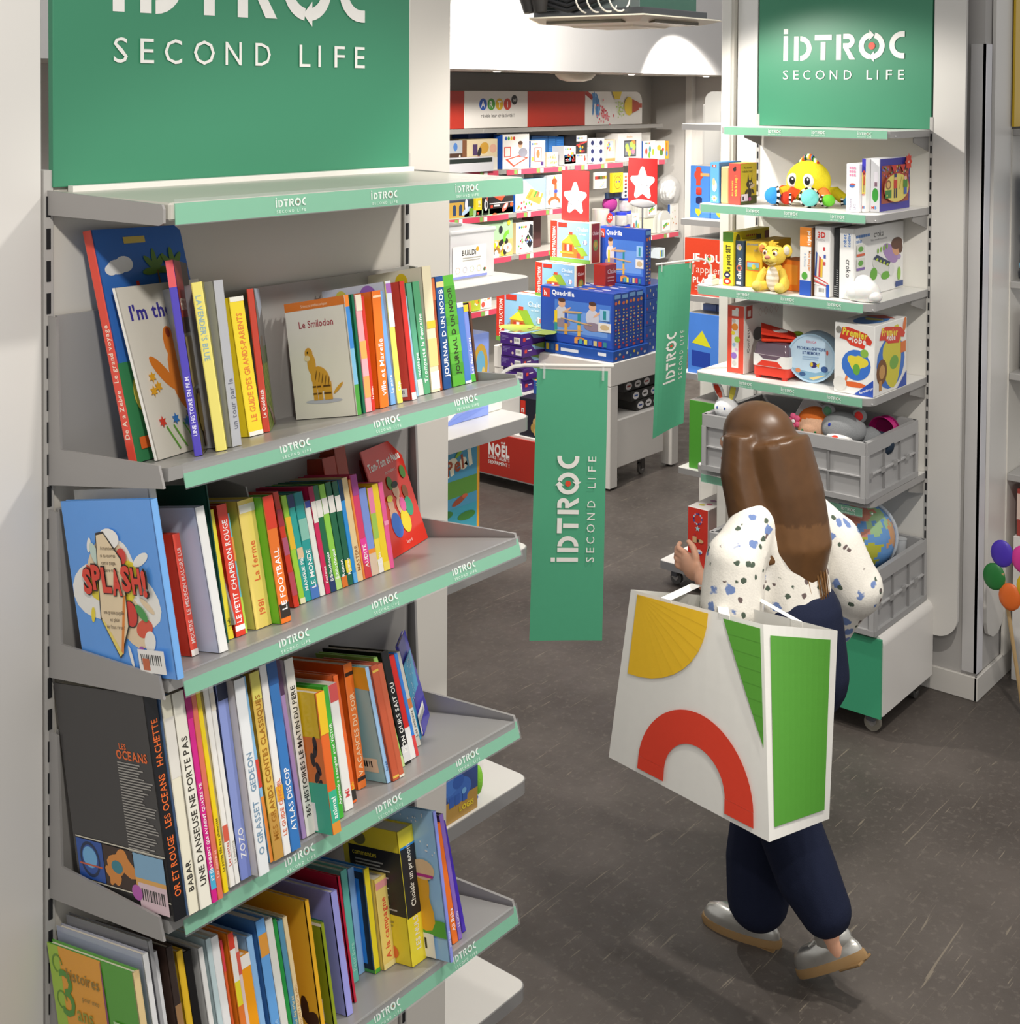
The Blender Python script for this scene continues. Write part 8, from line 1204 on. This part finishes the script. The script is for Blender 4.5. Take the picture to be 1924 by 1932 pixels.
gamebox('game_box', 'white box with lime edge on the second shelf at the right edge', 'game box', 5.74, 1.76, 1.3155, .2, .13, .25, 'e4e4ec', {'-z': '90b83c'}, {'-x': lambda A, w, h: (A.rect(0, h*.2, w*.06, h, '90b83c'), A.barcode(w*.3, h*.03, w*.5, h*.14))})
gamebox('game_box', 'red and cream doll box standing low at the right edge', 'game box', 5.73, 1.75, .62, .2, .14, .2, 'a8443c', {}, {'-x': lambda A, w, h: A.rect(0, h*.35, w, h*.9, 'e0c8bc')})
gamebox('game_box', 'plain white carton under the red doll box', 'game box', 5.72, 1.74, 0.0, .22, .16, .618, 'e6e3df')
t = thing('garden_pinwheel', 'pink, blue and green windmill toy on a wooden stick at the right edge', 'toy', (5.40, 1.80, .0)); b = MB(); b.tube([(0, -.06, 0.004), (-.1, 0, .60)], .008, 'c8a878', 8); b.build('stick', WOOD, t, True)
for k, c in enumerate(('e0409c', '5038b8', '2c7c3c', 'e8702c', 'e8c028')): b = MB(); a = .9+1.25*k; b.ball((-.1, -.035-.07*math.cos(a), .60+.09*math.sin(a)), (.012, .045, .055), c, 12, 8); b.build('petal', PLAST, t, True)
# ================================================================ the walking woman and her bag
def remesh(b, name, vox, sm, col, mat, parent=None, **kw):
    me = b.data(name); o = bpy.data.objects.new(name, me); COL.objects.link(o)
    r_ = o.modifiers.new('r', 'REMESH'); r_.mode = 'VOXEL'; r_.voxel_size = vox; s_ = o.modifiers.new('s', 'SMOOTH'); s_.iterations = sm; s_.factor = .5
    dg = bpy.context.evaluated_depsgraph_get(); m2 = bpy.data.meshes.new_from_object(o.evaluated_get(dg)); m2.name = name
    bpy.data.objects.remove(o)
    for a in list(m2.color_attributes): m2.color_attributes.remove(a)
    at = m2.color_attributes.new('Col', 'FLOAT_COLOR', 'POINT'); buf = []
    for v in m2.vertices: c = lin(col(v.co) if callable(col) else col); buf += [*c, 1.]
    at.data.foreach_set('color', buf); m2.polygons.foreach_set('use_smooth', [True]*len(m2.polygons)); m2.materials.clear(); m2.materials.append(mat)
    return put(name, m2, parent, **kw)
O_ = Vector((3.42, 1.80, 0))
def L_(*p): return Vector(p)-O_
def limb(b, pts, rad): b.tube([L_(*p) for p in pts], rad, 'ffffff', 14); [b.ball(L_(*p), rr, 'ffffff', 14, 10) for p, rr in zip(pts, rad)]
b = MB()
b.ball(L_(3.42, 1.872, 1.485), (.073, .095, .108), 'ffffff', 28, 20); b.ball(L_(3.42, 1.92, 1.43), (.052, .055, .06), 'ffffff', 18, 12); b.ball(L_(3.42, 1.972, 1.47), (.014, .02, .024), 'ffffff', 10, 8)
for s in (-1, 1): b.ball(L_(3.42+.074*s, 1.872, 1.475), (.01, .02, .03), 'ffffff', 10, 8)
limb(b, [(3.42, 1.85, 1.42), (3.42, 1.82, 1.30)], [.052, .06]); limb(b, [(3.42, 1.80, 1.26), (3.42, 1.78, 1.12), (3.42, 1.74, .98), (3.42, 1.73, .88)], [.105, .10, .10, .12])
limb(b, [(3.30, 1.80, 1.29), (3.23, 1.81, 1.02), (3.33, 1.99, 1.085)], [.048, .04, .027]); limb(b, [(3.54, 1.79, 1.29), (3.63, 1.68, 1.05), (3.62, 1.74, .84)], [.048, .04, .028])
limb(b, [(3.36, 1.72, .86), (3.37, 1.74, .47), (3.38, 1.57, .14)], [.08, .055, .035]); limb(b, [(3.48, 1.72, .86), (3.47, 1.86, .46), (3.46, 1.86, .09)], [.08, .055, .035])
for (wx, wy, wz), dr, sd in (((3.335, 2.0, 1.092), Vector((.30, .85, .22)), -1), ((3.62, 1.745, .82), Vector((0, .25, -.95)), 1)):
    w0 = Vector((wx, wy, wz)); d = dr.normalized(); sidev = (Vector((0, 0, 1)) if sd < 0 else Vector((0, 1, 0))); sidev = (sidev-d*sidev.dot(d)).normalized(); nrm = d.cross(sidev)
    palm = w0+d*.045; b.M = Matrix.Translation(palm-O_) @ Matrix((d, sidev, nrm)).transposed().to_4x4(); b.ball((0, 0, 0), (.05, .04, .018), 'ffffff', 16, 10); b.M = None
    for i, ln in enumerate((.062, .072, .068, .052)):
        p0 = palm+d*.032+sidev*(.027-.018*i); p1 = p0+d*ln*.5-nrm*.006*sd*-1; p2 = p1+(d*.75+nrm*.6*(1 if sd < 0 else -1)).normalized()*ln*.35; p3 = p2+(d*.3+nrm*.9*(1 if sd < 0 else -1)).normalized()*ln*.28
        b.tube([p-O_ for p in (p0, p1, p2, p3)], [.0092, .0088, .0082, .007], 'ffffff', 8)
    p0 = palm-d*.015+sidev*.034; p1 = p0+(d*.6+sidev*.7).normalized()*.035; b.tube([p-O_ for p in (p0, p1, p1+(d*.9+sidev*.2).normalized()*.03)], [.012, .0105, .0085], 'ffffff', 8)
pe = remesh(b, 'person', .0055, 3, lambda c: 'd9a487', SKIN, label='woman with long brown hair walking past in floral blouse and navy trousers, bag on arm', cat='person'); pe.location = O_
for s in (-1, 1):
    b = MB(); b.ball(L_(3.42+.032*s, 1.958, 1.488), (.013, .008, .008), 'f2f0ec', 10, 8); e = b.build('eye', PLAST, pe, True); b = MB(); b.ball(L_(3.42+.032*s, 1.965, 1.488), (.006, .004, .006), '3c2a1c', 8, 6); b.build('iris', PLAST, e, True)
b = MB(); b.ball(L_(3.42, 1.973, 1.425), (.022, .008, .008), 'b8605c', 12, 8); b.build('lips', SKIN, pe, True)
# hair
b = MB(); b.ball(L_(3.42, 1.862, 1.508), (.09, .11, .10), 'ffffff', 28, 20)
b.tube([L_(3.42, 1.82, 1.50), L_(3.415, 1.775, 1.36), L_(3.41, 1.74, 1.22), L_(3.41, 1.735, 1.10), L_(3.42, 1.73, 1.06)], [.105, .11, .105, .075, .03], 'ffffff', 18)
b.tube([L_(3.345, 1.88, 1.52), L_(3.325, 1.87, 1.42), L_(3.315, 1.83, 1.30), L_(3.33, 1.78, 1.18)], [.05, .058, .062, .05], 'ffffff', 14); b.tube([L_(3.50, 1.87, 1.52), L_(3.51, 1.85, 1.40), L_(3.50, 1.80, 1.26)], [.05, .052, .04], 'ffffff', 14)
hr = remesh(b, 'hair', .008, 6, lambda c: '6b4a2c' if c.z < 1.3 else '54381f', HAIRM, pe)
b = MB(); rd = random.Random(5)
for i in range(170):
    a = rd.uniform(-.6, 3.7); x = 3.42-.10*math.cos(a); y = 1.862-.115*abs(math.sin(a)) if math.sin(a) > 0 else 1.872; z = rd.uniform(1.40, 1.50); k = .99-.35*max(0, z-1.52)/.08
    P = [L_(3.42+(x-3.42)*k, y, z), L_(3.42+(x-3.42)*1.08, y-.035, z-.12), L_(3.415+(x-3.42)*1.06, y-.085, z-.27), L_(3.41+(x-3.42)*.75, min(y-.11, 1.75), max(1.06, z-.42+rd.uniform(-.05, .05)))]
    b.tube(P, [.0012, .0028, .0026, .0008], rd.choice(['6b4a2a', '5c3e22', '7c5832', '8a6236']), 5, cap=False)
b.build('hair_strands', HAIRM, hr, True, kind='stuff')
# blouse, with a printed flower pattern
bm_ = mk('floral_blouse', .85, 0, 200, .08, .3); n = bm_.node_tree.nodes; L = bm_.node_tree.links; B = n['Principled BSDF']; tc = n.new('ShaderNodeTexCoord'); src = B.inputs['Base Color'].links[0].from_socket
def vor(sc, lo, hi, c, src, off):
    mp = n.new('ShaderNodeMapping'); mp.inputs['Location'].default_value = (off, off*.7, off*1.3); L.new(tc.outputs['Object'], mp.inputs[0]); v = n.new('ShaderNodeTexVoronoi'); v.inputs['Scale'].default_value = sc; L.new(mp.outputs[0], v.inputs['Vector']); z = n.new('ShaderNodeTexNoise'); z.inputs['Scale'].default_value = 60; L.new(tc.outputs['Object'], z.inputs['Vector'])
    ad = n.new('ShaderNodeMath'); ad.operation = 'MULTIPLY_ADD'; ad.inputs[1].default_value = .35; L.new(z.outputs['Fac'], ad.inputs[0]); L.new(v.outputs['Distance'], ad.inputs[2]); rp = n.new('ShaderNodeValToRGB'); rp.color_ramp.elements[0].position = lo; rp.color_ramp.elements[1].position = hi; rp.color_ramp.elements[0].color = (1, 1, 1, 1); rp.color_ramp.elements[1].color = (0, 0, 0, 1); L.new(ad.outputs[0], rp.inputs[0])
    x = n.new('ShaderNodeMix'); x.data_type = 'RGBA'; L.new(rp.outputs[0], x.inputs[0]); L.new(src, x.inputs[6]); x.inputs[7].default_value = (*lin(c), 1); return x.outputs[2]
src = vor(16, .38, .42, '6f86b8', src, 0); src = vor(22, .34, .37, '4c5a4c', src, 3.3); src = vor(19, .31, .34, '6a5a58', src, 7.1); L.new(src, B.inputs['Base Color'])
b = MB(); limb(b, [(3.42, 1.815, 1.31), (3.42, 1.795, 1.22), (3.42, 1.77, 1.10), (3.42, 1.745, .99)], [.10, .13, .125, .12]); limb(b, [(3.30, 1.81, 1.29), (3.235, 1.83, 1.20), (3.215, 1.83, 1.08), (3.235, 1.84, 1.03), (3.285, 1.915, 1.055)], [.065, .085, .090, .075, .036]); limb(b, [(3.54, 1.79, 1.29), (3.61, 1.72, 1.18), (3.64, 1.67, 1.05), (3.63, 1.71, .92)], [.065, .085, .09, .045])
remesh(b, 'blouse', .009, 5, 'ebe6dc', bm_, pe)
b = MB(); limb(b, [(3.42, 1.735, 1.01), (3.42, 1.73, .86)], [.13, .145]); limb(b, [(3.365, 1.72, .84), (3.365, 1.745, .48), (3.375, 1.67, .31), (3.38, 1.62, .235)], [.105, .095, .09, .075]); limb(b, [(3.475, 1.73, .84), (3.47, 1.85, .46), (3.465, 1.87, .25), (3.46, 1.87, .13)], [.105, .095, .10, .092])
remesh(b, 'trousers', .009, 5, '1c2238', CLOTH, pe)
for nm, loc, rx, rz in (('front', (3.462, 1.925, .0), 0, .1), ('rear', (3.385, 1.69, .012), -.62, -.05)):
    M = Matrix.Translation(Vector(loc)-O_) @ Matrix.Rotation(rz, 4, 'Z') @ (Matrix.Translation((0, .0, 0)) @ Matrix.Rotation(rx, 4, 'X'))
    y0 = .0 if nm == 'front' else -.12
    def outline(k, z): return [(k*(.040+.006*math.sin(a))*math.cos(a), y0+k*.125*math.sin(a), z) for a in [2*PI*i/22 for i in range(22)]]
    b = MB(); b.M = M; b.rings([outline(1, .0), outline(1.03, .012), outline(1, .024)], '9a7a50'); b.box(-.034, y0-.115, -.006, .034, y0-.04, .001, '8a6c44', .002); sl = b.build('sole', RUB, pe, True)
    b = MB(); b.M = M; b.rings([[(x*s_, y0+(y-y0)*s2, z) for x, y, _ in outline(.97, 0)] for s_, s2, z in ((1, 1, .024), (.98, .98, .04), (.86, .88, .058), (.5, .6, .07))], 'c8c6c0'); b.ball((0, y0-.045, .065), (.033, .062, .045), 'c8c6c0', 16, 10); b.build('shoe', SHOE, pe, True)
    b = MB(); b.M = M
    for k in range(3): b.tube([(-.02, y0+.03-.018*k, .071+.006*k), (.02, y0+.025-.018*k, .071+.006*k)], .002, 'e8e6e0', 6)
    b.build('lace', CLOTH, pe, True)
# bag
t = thing('shopping_bag', 'large white shopping bag with yellow, red and green shapes on the woman\'s arm', 'bag', (3.08, 1.80, .6)); SB = lambda: wmb(t)
a0, a1, a2 = Vector((3.093, 2.082, 1.1)), Vector((3.114, 1.677, 1.1)), Vector((3.202, 1.509, 1.1)); a3 = a0+a2-a1
b0, b1, b2 = Vector((3.06, 2.13, .62)), Vector((3.00, 1.592, .60)), Vector((3.19, 1.52, .605)); b3 = b0+b2-b1
b = SB()
for p0, p1, t0, t1 in ((b0, b1, a0, a1), (b1, b2, a1, a2), (b2, b3, a2, a3), (b3, b0, a3, a0), (b0, b1, b3, b2)):
    G = lambda i, j: p0.lerp(p1, i/10).lerp(t0.lerp(t1, i/10), j/10)
    for i in range(10):
        for j in range(10): b.poly([G(i, j), G(i+1, j), G(i+1, j+1), G(i, j+1)], 'f0eee8')
bd_ = b.build('bag_body', GLOSS, t, True)
def patch(P00, P10, P01, P11, shapes, name):
    b = SB(); P00, P10, P01, P11 = P00, P10, P01, P11; N = (P10-P00).cross(P01-P00).normalized(); m = MB(); A = Art(m, (0, 0, 0), (1, 0, 0), (0, 1, 0), 0); shapes(A)
    b.mesh([P00.lerp(P10, x).lerp(P01.lerp(P11, x), y)+N*(.003+z*3) for x, y, z in m.V], [], 'ffffff'); b.F = m.F; b.C = m.C; b.build(name, PAPER, bd_, True, 0)
def front(A):
    [([A.poly([(.06+.55*f_*math.sin(a), .985-.465*f_*math.cos(a)) for f_, a in ((j/5, math.radians(9*i)), ((j+1)/5, math.radians(9*i)), ((j+1)/5, math.radians(9*i+9)), (j/5, math.radians(9*i+9)))], 'f4c42c') for i in range(10)], setattr(A, 'k', 0)) for j in range(1, 5)]; [A.poly([(.06, .985), (.06+.11*math.sin(math.radians(9*i)), .985-.093*math.cos(math.radians(9*i))), (.06+.11*math.sin(math.radians(9*i+9)), .985-.093*math.cos(math.radians(9*i+9)))], 'f4c42c') for i in range(10)]; A.k = 0; [A.poly([(max(.72, .985-(.985-.72)*(.98-y2)*0-(.265)*((y2-.42)/.56)), y2), (max(.72, .985-.265*((y1-.42)/.56)), y1), (.985, y1), (.985, y2)], '5aa038') for y1, y2 in [(.42+.07*k, .49+.07*k) for k in range(8)]]; A.ring(.56, .10, .19, .36, 0, 180, 'e4432c', 30); A.rect(.20, .03, .37, .10, 'e4432c'); A.rect(.75, .03, .92, .10, 'e4432c')
patch(b0, b1, a0, a1, front, 'front_print'); patch(b1, b2, a1, a2, lambda A: [(A.rect(.08+.082*i, .06+.089*k, .08+.082*(i+1), .06+.089*(k+1), '58a038'), setattr(A, 'k', 0)) for k in range(10) for i in range(10)], 'side_print')
for off in (a0.lerp(a1, .5)-a0.lerp(a1, .5), a3-a0):
    s0, s1 = a0.lerp(a1, .28)+off, a0.lerp(a1, .72)+off; top = Vector((3.262, 1.905, 1.085)); b = SB(); sd_ = (a1-a0).normalized()*.016
    P = [s0-Vector((0, 0, .06)), s0, s0.lerp(top, .6)+Vector((0, 0, .03)), top+Vector((0, 0, .012)), s1.lerp(top, .6)+Vector((0, 0, .03)), s1, s1-Vector((0, 0, .06))]
    if off.length == 0: P[0] += Vector((-.004, 0, 0)); P[-1] += Vector((-.004, 0, 0))
    for p, q2 in zip(P, P[1:]): b.prism([p-sd_, p+sd_, q2+sd_, q2-sd_], (-.002, 0, 0), 'f2f0ea')
    b.build('handle', CLOTH, t)
